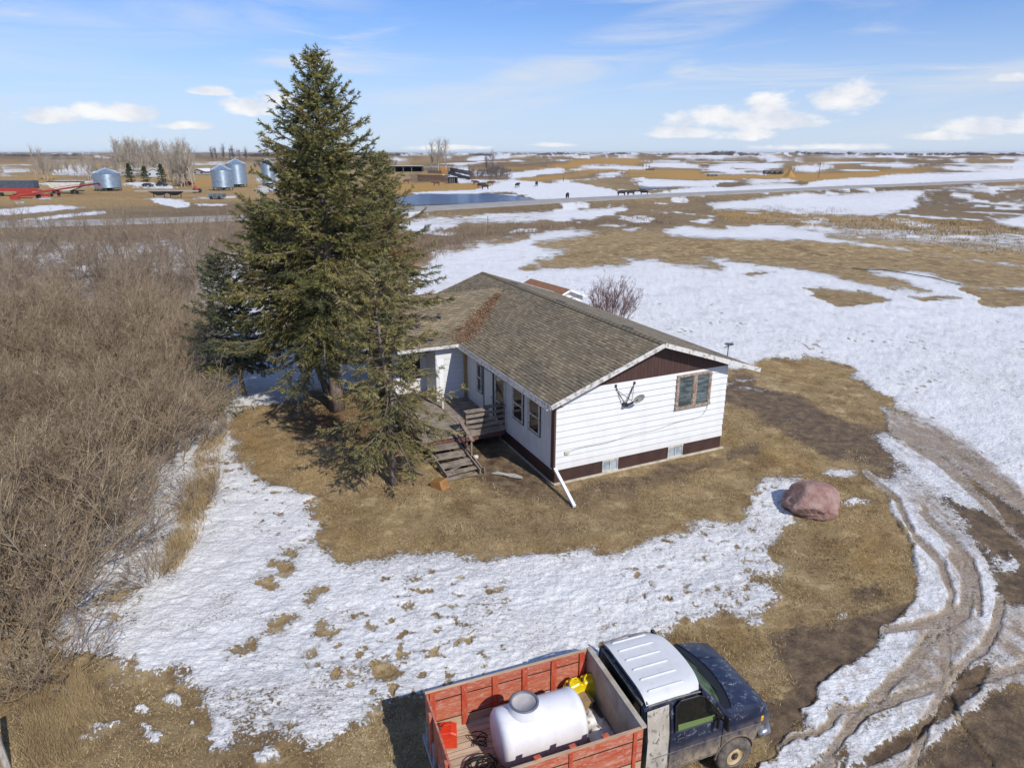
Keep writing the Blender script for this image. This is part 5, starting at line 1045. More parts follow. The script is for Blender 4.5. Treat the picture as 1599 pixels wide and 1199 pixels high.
# tank is copied nowhere; small debris round the house
def boulder():
    import bmesh
    bm = bmesh.new(); bmesh.ops.create_icosphere(bm, subdivisions=5, radius=1)
    co = np.array([v.co[:] for v in bm.verts]); n1 = co.copy()
    x, y, z = co.T
    # flatten facets by clamping against a set of planes, then roughen
    r_ = np.random.RandomState(11); d = np.ones(len(co))*1.0
    for _ in range(12):
        q = r_.randn(3); q /= np.linalg.norm(q); k = .78+.16*r_.rand(); dp = co@q; d = np.where(dp > 1e-3, np.minimum(d, k/np.maximum(dp, 1e-3)), d)
    co = co*d[:, None]; rough = fbm(x*2.3+y, z*2.3+y*.7, 5)*.07+fbm(x*7+z*2, y*7-z*3, 3)*.025
    side = sst(.55, .2, n1[:, 2]) if False else 1-sst(.2, .6, n1[:, 2])
    co = co*(1+rough*(.45+1.2*side))[:, None]
    co[:, 0] *= 1.04; co[:, 1] *= .88; co[:, 2] *= .72
    for v, c in zip(bm.verts, co): v.co = c
    for f in bm.faces: f.smooth = True
    me = bpy.data.meshes.new('boulder'); bm.to_mesh(me); bm.free()
    m, t, b = new_mat('pink_granite'); o = t.obj()
    c = t.ramp(t.noise(o, 2.2, 8, .65), [(.3, (.30, .15, .12)), (.5, (.46, .27, .22)), (.7, (.60, .43, .37))]); c = t.mix(t.mapr(t.noise(o, 26, 4, .7), .55, .68, 0, .6), c, (.20, .12, .11)); c = t.mix(t.mapr(t.noise(o, 9, 5, .7), .6, .72, 0, .6), c, (.48, .42, .38))
    t.link(c, b.inputs['Base Color']); b.inputs['Roughness'].default_value = .85; t.link(t.bump(t.noise(o, 11, 8, .75), 1., .12), b.inputs['Normal'])
    me.materials.append(m); ob = bpy.data.objects.new('boulder', me); sc.collection.objects.link(ob)
    p = gp(1265, 796); ob.location = (p[0], p[1], .30); ob.rotation_euler = (0, 0, .5); tag(ob, 'big pink granite boulder on the grass beside the driveway', 'boulder')
boulder()
mb = MB(); r_ = random.Random(2); mb.prism([(-.62, -.1), (-.45, .13), (-.1, .08), (.2, .16), (.55, .05), (.62, -.09), (.1, -.12), (-.2, -.05)], .02, .05); o = mb.build('flagstone', mat('pale_slab', (.45, .43, .38), .9, (.34, .31, .26), 6)); o.location = tuple(gp(793, 743)+[0, 0, .01]); o.rotation_euler = (.03, 0, -.35); tag(o, 'pale broken slab lying on bare soil beside the house', 'slab')
mb = MB(); mb.box((0, 0, .27), (.42, .36, .52), bev=.01); o = mb.build('wooden_cabinet', mat('orange_wood', (.36, .19, .06), .6, (.26, .12, .04), 4, stretch=(1, 1, 4))); m2 = MB(); m2.box((0, -.186, .27), (.32, .012, .42)); d_ = m2.build('door', mat('orange_panel', (.42, .23, .08), .6), o); o.location = tuple(gp(678, 757)+[0, 0, .02]); o.rotation_euler = (R(74), 0, R(55)); tag(o, 'small orange brown cabinet tipped on its side by the deck steps', 'cabinet')
mb = MB(); mb.beam((0, 0, .05), (-1.2, .5, .28), .12, .04); o = mb.build('loose_plank', mat('old_plank', (.22, .17, .13), .85, (.13, .1, .08), 5)); o.location = tuple(gp(662, 742)); tag(o, 'grey weathered plank leaning near the tipped cabinet', 'plank')
mb = MB(); mb.box((0, 0, .07), (.2, .14, .14), rz=.4, rx=.2, bev=.03); o = mb.build('pale_stone', mat('stone_pale', (.6, .55, .48), .9)); o.location = tuple(gp(743, 716)); tag(o, 'small pale stone under the deck railing', 'stone')
o = None
def post(name, u, v, h, r, lean, m, label, cat='post', group=None, z=None):
    p = gt(u, v); mb = MB(); mb.tube([(0, 0, -.1), (lean[0]*.5, lean[1]*.5, h*.5), (lean[0], lean[1], h)], [r, r*.95, r*.9], 8); o = mb.build(name, m); o.location = tuple(p); return tag(o, label, cat, group)
pw = mat('grey_post_wood', (.42, .38, .33), .9, (.25, .22, .18), 5, stretch=(5, 5, 1), bump=.4)
post('fence_post', 14, 1205, 1.35, .065, (-.16, .10), pw, 'leaning grey wooden fence post at the lower left corner')
for i, (u, v, h) in enumerate(((353, 652, .9), (467, 648, .8), (398, 640, .7))): post('garden_stake', u, v, h, .022, (.02*i, .0), pw, ('thin stake at the left edge of the lawn', 'thin stake in the lawn left of the big spruce trunk', 'thin stake at the snow edge behind the lawn')[i])
post('marker_post', 762, 363, 2.4, .05, (0, 0), mat('brown_stake', (.16, .08, .05), .8), 'lone brown marker post on the ditch bank below the highway'); 
# black hose across the far snow
pts = []
for u, v in ((1330, 421), (1350, 423.5), (1380, 424), (1400, 427), (1430, 432), (1455, 436), (1480, 443), (1500, 447)):
    p = gt(u, v); pts.append((p[0], p[1], p[2]+.16))
mb = MB(); mb.smooth = True; mb.tube(pts, .04, 6); tag(mb.build('black_hose', mat('hose_black', (.015, .015, .015), .5)), 'long black hose snaking over the far snow field', 'hose')

# ---------------------------------------------------------------- woody plants
def seg_tubes(P0, P1, R0, R1, n=3):
    d = P1-P0; d /= (np.linalg.norm(d, axis=1, keepdims=True)+1e-9); ref = np.where(np.abs(d[:, 2:3]) > .9, np.array([[1., 0, 0]]), np.array([[0, 0, 1.]]))
    r = np.cross(d, ref); r /= (np.linalg.norm(r, axis=1, keepdims=True)+1e-9); u = np.cross(r, d); m = len(P0); V = np.zeros((m, 2, n, 3))
    for k in range(n):
        a = 2*math.pi*k/n; o = r*math.cos(a)+u*math.sin(a); V[:, 0, k] = P0+o*R0[:, None]; V[:, 1, k] = P1+o*R1[:, None]
    b = np.arange(m)[:, None]*2*n; F = np.stack([np.stack([b[:, 0]+k, b[:, 0]+(k+1) % n, b[:, 0]+n+(k+1) % n, b[:, 0]+n+k], 1) for k in range(n)], 1).reshape(-1, 4)
    return V.reshape(-1, 3), F
def grow(rng, O, D, L, r0, nseg, wob, grav):
    """batch of shoots: returns nodes (m,nseg+1,3) and radii"""
    m = len(O); P_ = np.zeros((m, nseg+1, 3)); P_[:, 0] = O; d = D/np.linalg.norm(D, axis=1, keepdims=True); Ls = (np.asarray(L)/nseg)
    for i in range(nseg):
        d = d+rng.randn(m, 3)*wob+np.array([0, 0, grav]); d /= np.linalg.norm(d, axis=1, keepdims=True); P_[:, i+1] = P_[:, i]+d*Ls[:, None]
    Rr = np.outer(np.asarray(r0), np.linspace(1, .45, nseg+1)); return P_, Rr
def to_segs(P_, Rr): return P_[:, :-1].reshape(-1, 3), P_[:, 1:].reshape(-1, 3), Rr[:, :-1].ravel(), Rr[:, 1:].ravel()
def children(rng, P_, Rr, per, spread, lf, L, lo=0.2):
    m, n, _ = P_.shape; O = []; D = []; LL = []; RR_ = []
    idx = np.repeat(np.arange(m), per); t = lo+(1-lo)*rng.rand(len(idx)); k = np.minimum((t*(n-1)).astype(int), n-2); f = (t*(n-1)-k)[:, None]
    O = P_[idx, k]*(1-f)+P_[idx, k+1]*f; ax = P_[idx, k+1]-P_[idx, k]; ax /= np.linalg.norm(ax, axis=1, keepdims=True)
    D = ax+rng.randn(len(idx), 3)*spread; D /= np.linalg.norm(D, axis=1, keepdims=True)
    LL = np.asarray(L)[idx]*lf*(1.15-t*.6)*(.6+.8*rng.rand(len(idx))); RR_ = Rr[idx, k]*.6
    return O, D, LL, RR_
def shrub_mesh(seed, stems=20, H=3.2, tilt=.55, r=.022, n1=7, n2=3, n3=2, spread=.55, rmin=.005, base=.35):
    rng = np.random.RandomState(seed); a = rng.rand(stems)*2*np.pi; q = np.sqrt(rng.rand(stems))
    O = np.stack([np.cos(a)*q*base, np.sin(a)*q*base, np.full(stems, -.05)], 1); D = np.stack([np.cos(a)*tilt*q, np.sin(a)*tilt*q, np.ones(stems)], 1)
    L = H*(.7+.45*rng.rand(stems)); S = []
    P1, R1 = grow(rng, O, D, L, r*(.7+.6*rng.rand(stems)), 6, .13, .0); S.append(to_segs(P1, R1))
    O, D, L2, r2 = children(rng, P1, R1, n1, spread, .42, L, .22); P2, R2 = grow(rng, O, D, L2, np.maximum(r2, rmin*1.4), 3, .16, .10); S.append(to_segs(P2, R2))
    if n2: O, D, L3, r3 = children(rng, P2, R2, n2, spread*1.1, .5, L2, .15); P3, R3 = grow(rng, O, D, L3, np.maximum(r3, rmin*1.1), 2, .18, .10); S.append(to_segs(P3, R3))
    if n2 and n3: O, D, L4, r4 = children(rng, P3, R3, n3, spread*1.1, .55, L3, .2); P4, R4 = grow(rng, O, D, L4, np.full(len(O), rmin), 1, .15, .08); S.append(to_segs(P4, R4))
    Q = [np.concatenate(z) for z in zip(*S)]; return seg_tubes(*Q)
def twig_mat(name, c1, c2, c3):
    m, t, b = new_mat(name); p = t.pos(); c = t.mix(t.mapr(t.noise(p, .55, 4, .6), .38, .62), c1, c2); c = t.mix(t.mapr(t.noise(p, 3.5, 3, .6), .55, .7), c, c3); t.link(c, b.inputs['Base Color']); b.inputs['Roughness'].default_value = .8; return m
TWIG = twig_mat('brown_twigs', (.22, .158, .10), (.36, .272, .175), (.50, .40, .26))
GREYTW = twig_mat('grey_twigs', (.17, .125, .10), (.24, .18, .15), (.33, .27, .21))
REDTW = twig_mat('purple_red_twigs', (.20, .10, .095), (.15, .085, .08), (.30, .18, .15))
FTW = twig_mat('fine_grey_brown_twigs', (.22, .165, .12), (.30, .23, .16), (.40, .31, .21))
def thicket():
    T = [shrub_mesh(20+i, 24, 3.0, .85, .02, 8, 4, 2, .5, .0065, .6) for i in range(5)]; rng = np.random.RandomState(4); VV = []; FF = []; nb = 0
    # outline of the thicket on the ground, seen in the photograph on the left
    poly = [(-80, 470), (60, 462), (200, 470), (300, 490), (318, 560), (302, 610), (310, 665), (262, 745), (225, 825), (165, 885), (105, 940), (70, 1010), (-80, 1030)]
    pl = np.array([gp(u, v)[:2] for u, v in poly]); lo, hi = pl.min(0), pl.max(0); pts = []
    tries = 0
    while len(pts) < 112 and tries < 9000:
        tries += 1; q = lo+(hi-lo)*rng.rand(2); ins = False
        for (x0, y0), (x1, y1) in zip(pl, np.roll(pl, -1, 0)):
            if (y0 > q[1]) != (y1 > q[1]) and q[0] < (x1-x0)*(q[1]-y0)/(y1-y0)+x0: ins = not ins
        if q[1] > 46: continue
        if ins and all((q[0]-a)**2+(q[1]-b)**2 > 1.22**2 for a, b in pts): pts.append(q)
    for i, q in enumerate(pts):
        V, F = T[i % 5]; a = rng.rand()*6.28; s = (.72+.55*rng.rand()**1.3)*(1+.15*math.sin(q[0]*.9+q[1]*.4)); c, s_ = math.cos(a), math.sin(a); W = V*s
        # shoots bow outwards, towards the open lawn
        W = np.stack([W[:, 0]*c-W[:, 1]*s_, W[:, 0]*s_+W[:, 1]*c, W[:, 2]*.95], 1); W[:, 0] += W[:, 2]*(.10+.10*rng.randn()); W[:, 1] += W[:, 2]*.12*rng.randn()
        W += np.array([q[0], q[1], 0]); VV.append(W); FF.append(F+nb); nb += len(W)
    o = np_mesh('shrub_thicket', np.concatenate(VV), np.concatenate(FF), TWIG); tag(o, 'dense mass of bare brown willow shrubs along the left of the yard', 'thicket', kind='stuff')
    VV = []; FF = []; nb = 0
    for i in range(95):
        u = rng.uniform(-90, 372); v = rng.uniform(378, 474) if u < 300 else rng.uniform(368, 440); q = gp(u, v); V, F = T[i % 5]; s = .38+.36*rng.rand(); a = rng.rand()*6.28; c, s_ = math.cos(a), math.sin(a)
        W = np.stack([V[:, 0]*c-V[:, 1]*s_, V[:, 0]*s_+V[:, 1]*c, V[:, 2]*1.05], 1)*s+np.array([q[0], q[1], 0]); VV.append(W); FF.append(F+nb); nb += len(W)
    o = np_mesh('far_thicket', np.concatenate(VV), np.concatenate(FF), FTW); tag(o, 'grey bare brush running back from the thicket towards the highway', 'thicket', kind='stuff')
thicket()
def mesh_only(name, V, F, m):
    o = np_mesh(name, V, F, m); me = o.data; bpy.data.objects.remove(o); return me
def plant(me, name, u, v, h, label, cat, group=None, rz=0, s=1., parts=None):
    p = gt(u, v) if not isinstance(u, tuple) else np.array(u); o = bpy.data.objects.new(name, me); sc.collection.objects.link(o); o.location = tuple(p); o.rotation_euler = (0, 0, rz); o.scale = (s, s, h); return tag(o, label, cat, group)
# shrubs one can tell apart at the edge of the thicket
ME_S = [mesh_only('shrub_shoots', *shrub_mesh(60+i, 18, 1.0, .9, .009, 7, 4, 2, .5, .0024, .25), TWIG) for i in range(3)]
EDG = [(328, 690, 1.3, 'small bare shrub between the lawn and the snow at the left'), (318, 640, 1.6, 'bare shrub leaning over the blue shaded snow'), (300, 790, 1.5, 'low bare shrub reaching onto the foreground snow'), (95, 1045, 1.7, 'bare shrub at the foot of the thicket beside brown mud'), (235, 905, 1.3, 'low bare shrub at the snow edge halfway down the thicket'), (40, 1075, 1.4, 'bare shrub in the lower left corner'), (350, 560, 1.2, 'little bare shrub below the small blue spruce'), (290, 540, 2.2, 'tall bare shrub behind the thicket, left of the small spruce')]
for i, (u, v, h, lb) in enumerate(EDG): plant(ME_S[i % 3], 'bare_shrub', u, v, h, lb, 'shrub', 'bare shrubs along the thicket edge', i*1.3, h*1.05)
me = mesh_only('shrub_shoots', *shrub_mesh(80, 40, 1.0, .75, .008, 9, 4, 2, .4, .0032, .35), REDTW)
plant(me, 'purple_shrub', 955, 508, 3.0, 'reddish purple bare shrub in the snow behind the house roof', 'shrub', s=2.1)
def bare_tree(seed, H=6., r=.09, spread=.5, nb=16, rmin=.012, up=.05, tilt=.12, trunks=1, fine=True):
    rng = np.random.RandomState(seed); O = np.zeros((trunks, 3)); O[:, 2] = -.1; D = np.stack([rng.randn(trunks)*tilt, rng.randn(trunks)*tilt, np.ones(trunks)], 1)
    L = H*(.85+.2*rng.rand(trunks)); P1, R1 = grow(rng, O, D, L, np.full(trunks, r), 8, .07, .05); a = seg_tubes(*to_segs(P1, R1), 6)
    O, D, L2, r2 = children(rng, P1, R1, nb, spread, .42, L, .25); D[:, 2] = np.abs(D[:, 2])*.7+.25; P2, R2 = grow(rng, O, D, L2, r2, 4, .13, up); S = [to_segs(P2, R2)]
    O, D, L3, r3 = children(rng, P2, R2, 6, .55, .45, L2, .15); P3, R3 = grow(rng, O, D, L3, np.maximum(r3*.8, rmin), 3, .14, up); S.append(to_segs(P3, R3))
    if fine: O, D, L4, r4 = children(rng, P3, R3, 4, .5, .5, L3, .15); P4, R4 = grow(rng, O, D, L4, np.full(len(O), rmin*.8), 2, .14, up); S.append(to_segs(P4, R4))
    Q = [np.concatenate(z) for z in zip(*S)]; return a, seg_tubes(*Q)
# small bare trees standing behind the thicket and beside the highway ditch
BT = []
for i in range(3):
    a, c = bare_tree(100+i, 3.9, .045, .75, 16, .0058, .05, .35, 3); BT.append((mesh_only('trunk', *a, FTW), mesh_only('crown', *c, FTW)))
def put_tree(T, u, v, s, label, group, name='bare_tree', rz=0, sx=None, cat='tree'):
    p = gt(u, v); e = empty(name, tuple(p), rz, label, cat, group); e.scale = ((sx or s), (sx or s), s)
    for me, nm in zip(T, ('trunk', 'crown')): o = bpy.data.objects.new(nm, me); sc.collection.objects.link(o); o.parent = e
    return e
rnd = random.Random(9)
row = [(12, 440), (48, 425), (85, 455), (108, 412), (140, 438), (172, 420), (203, 446), (236, 410), (262, 432), (288, 418), (310, 448), (338, 425), (355, 400), (30, 462), (150, 462), (245, 462), (372, 430), (320, 395), (275, 388), (200, 392), (60, 400), (120, 392), (20, 405), (90, 388), (160, 400), (225, 378), (250, 392), (300, 374), (335, 380), (350, 372), (5, 470), (70, 474), (180, 472), (280, 470), (230, 462), (110, 470), (320, 462), (40, 388), (190, 382)]
for i, (u, v) in enumerate(row):
    put_tree(BT[i % 3], u+rnd.uniform(-16, 16), v+rnd.uniform(-6, 14), .95+.45*rnd.random(), 'one of the small bare grey trees behind the thicket, before the highway ditch', 'small bare trees behind the thicket', rz=rnd.random()*6)

# spruces: whorls of boughs carrying side twigs that are clad in needles
def spruce(name, label, u, v, H, RAD, z0, seed, cols, dens=1., lean=(0, 0), droop=.25, prof=None, blade=(.13, .030), trunk_r=.2, sparse=0., extra=None, yoff=0, group=None, whorl=.34, per=6):
    rng = np.random.RandomState(seed); p = gp(u, v); T = empty(name, tuple(p), 0, label, 'tree', group)
    m = MB(); m.smooth = True; K = 14
    tp = lambda z: np.array([lean[0]*(z/H)+.05*math.sin(z*.9+seed), lean[1]*(z/H)+.05*math.cos(z*.7+seed), z])
    m.tube([tp(H*k/K-.1 if k == 0 else H*k/K) for k in range(K+1)], [trunk_r*(1.25 if k == 0 else 1)*(1-k/K)**.85+.015 for k in range(K+1)], 10)
    bark = mat('spruce_bark', (.14, .105, .08), .9, (.24, .19, .15), 4, stretch=(3, 3, 1), bump=.8, bscale=12); m.build('trunk', bark, T)
    Bp = []; Br = []; 
    z = z0; lst = []
    while z < H-.15:
        q = (z-z0)/(H-z0); rad = RAD*(prof(q) if prof else (min(1, q/.12+.55)*(1-q)**.78+.02)); nb = per if q < .85 else 5
        off = rng.rand()*6.28
        for k in range(nb):
            if rng.rand() < sparse: continue
            lst.append((z+rng.uniform(-.12, .12), off+6.28*k/nb+rng.uniform(-.3, .3), rad*(.62+.55*rng.rand()**1.2), q, 0))
        z += whorl*(1-.45*q)*rng.uniform(.8, 1.2)
    for e in (extra or []): lst.append(e)
    nS = 9; B = np.zeros((len(lst), nS+1, 3)); tint = np.zeros(len(lst)); LL = np.zeros(len(lst))
    for i, (zz, az, L, q, ex) in enumerate(lst):
        el0 = (-.28+q*1.05)+rng.uniform(-.12, .12) if not ex else ex; pos = tp(zz); d0 = np.array([math.cos(az), math.sin(az)]); B[i, 0] = pos
        for s in range(nS):
            f = s/nS; e_ = el0-droop*(1-q)*math.sin(f*math.pi)*1.1+(f**2)*(.55 if q < .6 else .3)
            az += rng.uniform(-.07, .07); d0 = np.array([math.cos(az), math.sin(az)]); B[i, s+1] = B[i, s]+np.array([d0[0]*math.cos(e_), d0[1]*math.cos(e_), math.sin(e_)])*L/nS
        tint[i] = rng.rand(); LL[i] = L
    Rb = np.outer(.012+.011*LL, np.linspace(1, .25, nS+1)); Vw, Fw = seg_tubes(*to_segs(B, Rb), 4)
    # side twigs
    nt = np.maximum(4, (LL/.105*dens).astype(int)); idx = np.repeat(np.arange(len(lst)), nt); t = 1-rng.rand(len(idx))**1.15*.90; kk = np.minimum((t*nS).astype(int), nS-1); f = (t*nS-kk)[:, None]
    O = B[idx, kk]*(1-f)+B[idx, kk+1]*f; ax = B[idx, kk+1]-B[idx, kk]; ax /= np.linalg.norm(ax, axis=1, keepdims=True)
    sgn = np.where(rng.rand(len(idx)) < .5, -1., 1.)[:, None]; up = np.array([[0, 0, 1.]]); lat = np.cross(ax, up); lat /= np.linalg.norm(lat, axis=1, keepdims=True)
    D = ax*.75+lat*sgn*(.5+.5*rng.rand(len(idx), 1))+rng.randn(len(idx), 3)*.22+np.array([[0, 0, -.16]])*(1 if droop > 0 else 0); D /= np.linalg.norm(D, axis=1, keepdims=True)
    tl_ = (.16+.40*LL[idx]*(1.0-t)*.62+.10*rng.rand(len(idx))); nt2 = 3; Pt, Rt = grow(rng, O, D, tl_, np.full(len(idx), .006), nt2, .10, -.02)
    Vt, Ft = seg_tubes(*to_segs(Pt, Rt), 3)
    np_mesh('boughs', np.concatenate([Vw, Vt]), np.concatenate([Fw, Ft+len(Vw)]), mat('bough_wood', (.12, .085, .06), .9, (.2, .16, .13), 6), T)
    # needles: short blades bristling round every twig
    nn = np.maximum(5, (tl_/.0195*dens).astype(int)); id2 = np.repeat(np.arange(len(idx)), nn); t2 = rng.rand(len(id2))*1.05; k2 = np.minimum((t2*nt2).astype(int), nt2-1); f2 = (t2*nt2-k2)[:, None]
    C = Pt[id2, k2]*(1-f2)+Pt[id2, k2+1]*f2; ax2 = Pt[id2, k2+1]-Pt[id2, k2]; ax2 /= np.linalg.norm(ax2, axis=1, keepdims=True)
    rd = rng.randn(len(id2), 3); rd -= (rd*ax2).sum(1, keepdims=True)*ax2; rd /= np.linalg.norm(rd, axis=1, keepdims=True)
    dr = ax2*.75+rd*.75; L_ = blade[0]*(.6+.7*rng.rand(len(id2), 1)); wv = np.cross(ax2, rd)*blade[1]*.5*(.7+.6*rng.rand(len(id2), 1))
    N = len(id2); V = np.stack([C-wv, C+wv, C+dr*L_], 1).reshape(-1, 3); F = np.arange(3*N).reshape(-1, 3)
    hf = C[:, 2]/H; tt = .55*tint[idx[id2]]+.25*rng.rand(N)+.2*rng.rand(len(idx))[id2]
    mt, n_, b_ = new_mat('spruce_needles'); a = n_.attr('tint'); c = n_.ramp(a, [(.12, cols[0]), (.42, cols[1]), (.68, cols[2]), (.93, cols[3])]); c = n_.mix(n_.mapr(n_.noise(n_.obj(), .8, 3), .5, .68, 0, .6), c, cols[4]) if len(cols) > 4 else c
    n_.link(c, b_.inputs['Base Color']); b_.inputs['Roughness'].default_value = .65; b_.inputs['Specular IOR Level'].default_value = .25
    np_mesh('crown', V, F, mt, T, {'tint': ('FLOAT', np.repeat(tt, 3))})
    return T
G1 = [(.055, .070, .028), (.125, .130, .042), (.205, .190, .062), (.30, .25, .085), (.25, .175, .055)]
GB = [(.040, .055, .032), (.075, .095, .052), (.12, .13, .07), (.19, .17, .08)]
GR = [(.12, .10, .04), (.18, .135, .05), (.23, .155, .065), (.28, .165, .07), (.28, .135, .05)]
pm = lambda q: (.74+.26*min(1, q/.10))*(1-q)**.70*1.05+.02
spruce('spruce_tree', 'tallest dark green spruce tree with a thick trunk left of the house', 525, 640, 15.35, 4.7, 3.4, 1, G1, 1.15, lean=(.35, 0), prof=pm, trunk_r=.30, droop=.34, blade=(.135, .034),
       extra=[(3.6, R(-128), 3.3, 0, -.62), (4.6, R(-10), 5.0, 0, -.06), (5.4, R(8), 5.6, 0, .0), (5.9, R(-3), 5.6, .05, -.05), (6.2, R(-14), 5.2, .05, -.05), (10.6, R(195), 2.6, .6, .45), (9.9, R(172), 2.7, .6, .5), (4.5, R(-95), 3.4, 0, -.3), (5.2, R(-60), 3.6, 0, -.25), (4.0, R(185), 4.4, 0, -.2), (4.6, R(205), 4.6, 0, -.2)])
spruce('spruce_tree', 'yellow green spruce rising behind the right side of the tallest spruce', 590, 545, 11.5, 4.3, 2.6, 2, [(.11, .11, .04), (.17, .16, .055), (.23, .20, .065), (.28, .225, .09)], .95, lean=(1.0, 0), trunk_r=.2, droop=.3, blade=(.14, .038))
spruce('spruce_tree', 'leaning dark spruce merging into the left side of the tallest spruce', 512, 612, 9.2, 4.5, 3.5, 3, G1, 1.1, lean=(-2.4, 0), trunk_r=.16, prof=pm, droop=.34, blade=(.135, .034))
spruce('spruce_tree', 'small blue green spruce at the left end of the row', 384, 618, 7.1, 2.6, 1.5, 4, GB, 1.2, lean=(-.75, .0), trunk_r=.10, droop=.2)
spruce('spruce_tree', 'thin half bare spruce with pale trunk in front of the deck', 617, 757, 7.9, 2.5, 1.9, 5, [(.13, .135, .05), (.19, .18, .07), (.25, .22, .09), (.30, .25, .11), (.27, .18, .07)], 1.1, lean=(-.25, 0), sparse=.10, trunk_r=.11, droop=.3, whorl=.40, per=6, prof=lambda q: (1-q)**.45*.75+.18, blade=(.12, .034),
       extra=[(2.0, R(200), 1.9, 0, -.1), (2.1, R(-20), 1.8, 0, -.1), (2.8, R(5), 2.6, 0, .0), (3.4, R(20), 2.8, 0, .05)])
spruce('spruce_tree', 'browning spruce between the tallest spruce and the house', 600, 615, 8.8, 3.0, 2.4, 6, GR, .95, lean=(.7, 0), sparse=.15, trunk_r=.13)
spruce('young_spruce', 'knee high bushy young spruce on the snow left of the lawn', 345, 652, 2.3, 1.5, .3, 7, [(.13, .14, .05), (.19, .175, .06), (.25, .21, .085), (.3, .25, .11)], .8, trunk_r=.05, blade=(.1, .03))

# ---------------------------------------------------------------- the farmyard and fields far off
def far(u, v):
    p = gt(u, v); return p, p[1]/ray(u, v)[1]/FPX      # point and metres per photo pixel there
def bin_(u, v, wpx, eave, peak, label, legs=1.0):
    p, k = far(u, v); r = wpx*k/2; he = height_at(eave, p[1], u)-p[2]; hp = height_at(peak, p[1], u)-p[2]
    T = empty('grain_bin', tuple(p), 0, label, 'grain bin', 'galvanised grain bins in the far farmyard')
    m, t, b = new_mat('galvanised_steel'); o = t.obj(); x, y, z = t.sep(o); c = t.mix(t.mapr(t.noise(o, 1.2, 4), .4, .7), (.42, .52, .60), (.30, .38, .46)); t.link(c, b.inputs['Base Color']); b.inputs['Metallic'].default_value = .75; b.inputs['Roughness'].default_value = .38
    t.link(t.bump(t.math('SINE', t.math('MULTIPLY', z, 18.)), .35, .05), b.inputs['Normal'])
    mb = MB(); mb.smooth = True; mb.lathe([(r, legs), (r, he)], 40); mb.build('bin_wall', m, T)
    mb = MB(); mb.lathe([(r+.12, he-.05), (r*.12, hp-.15), (r*.1, hp), (0, hp)], 28); rf = mb.build('roof', m, T)
    mb = MB()
    for q in range(14): a = q*math.pi/7; mb.beam((r*math.cos(a), r*math.sin(a), he+.05), (r*.12*math.cos(a), r*.12*math.sin(a), hp-.08), .06, .08)
    mb.build('roof_rib', mat('pale_rib', (.6, .66, .72), .4, metal=.5), rf)
    mb = MB(); mb.lathe([(r*.95, legs), (.35, .35), (.3, .3), (0, .3)], 24); mb.build('hopper', mat('dark_hopper', (.03, .035, .04), .6), T)
    for q in range(10): a = q*math.pi/5; MB().beam((r*.93*math.cos(a), r*.93*math.sin(a), 0), (r*.93*math.cos(a), r*.93*math.sin(a), legs+.1), .16, .16).build('leg', mat('leg_steel', (.08, .10, .12), .5), T)
    return T
bin_(170, 298, 38, 271, 262.5, 'squat galvanised bin standing alone beside the red auger')
bin_(349, 297.5, 31, 265.5, 257, 'nearer of the two tall galvanised bins, with pale roof edges')
bin_(372, 292, 29, 256, 248, 'farther and higher of the two tall galvanised bins')
bin_(421, 290, 20, 254.5, 247.5, 'small galvanised bin peeping out behind the spruce crown')
def box_thing(name, u, v, wpx, hpx, dep, label, cat, fn, rz=0): 
    p, k = far(u, v); T = empty(name, tuple(p), rz, label, cat); fn(T, wpx*k, hpx*k, dep); return T
farred = mat('farm_red', (.42, .045, .03), .6, (.3, .04, .03), 3); fdark = mat('dark_navy_tarp', (.05, .065, .09), .7, (.09, .11, .14), 1.5); fblack = mat('far_black', (.015, .017, .02), .7); fwhite = mat('far_offwhite', (.68, .64, .56), .6, (.5, .46, .4), 2)
def trailer(T, w, h, d):
    mb = MB(); mb.box((0, 0, h*.70), (w, d, h*.52), bev=.1); mb.build('tarp_box', fdark, T)
    mb = MB(); mb.box((w*.04, -d/2, h*.40), (w*1.05, .3, h*.20)); mb.box((0, 0, h*.34), (w*1.1, d*.6, .3)); mb.build('chassis', farred, T)
    for x in (-.3, -.18, .3, .42):
        m = MB(); m.lathe([(0, -.2), (.5, -.2), (.5, .2), (0, .2)], 14, (w*x, -d*.45, .5), 'y'); m.build('wheel', fblack, T)
box_thing('farm_trailer', 22, 306, 74, 24, 2.8, 'long red framed farm trailer under a dark blue tarp at the left edge', 'trailer', trailer, R(3))
def hopper_trailer(T, w, h, d):
    mb = MB(); mb.prism([(-w/2, h), (w/2, h), (w*.40, h*.55), (w*.12, h*.28), (-w*.12, h*.28), (-w*.40, h*.55)], -d/2, d/2, 'xz'); mb.build('hopper_body', fwhite, T)
    mb = MB(); mb.box((0, 0, h+.05), (w*.96, d, .25)); mb.build('tarp', fblack, T)
    mb = MB(); mb.box((0, 0, h*.26), (w*.95, 1.0, .25)); mb.build('chassis', fblack, T)
    for x in (-.33, -.2, .2, .33):
        m = MB(); m.lathe([(0, -.2), (.48, -.2), (.48, .2), (0, .2)], 14, (w*x, -d*.45, .5), 'y'); m.build('wheel', fblack, T)
box_thing('hopper_trailer', 106, 303, 52, 18, 2.6, 'cream grain hopper trailer with black top behind the auger', 'trailer', hopper_trailer, R(4))
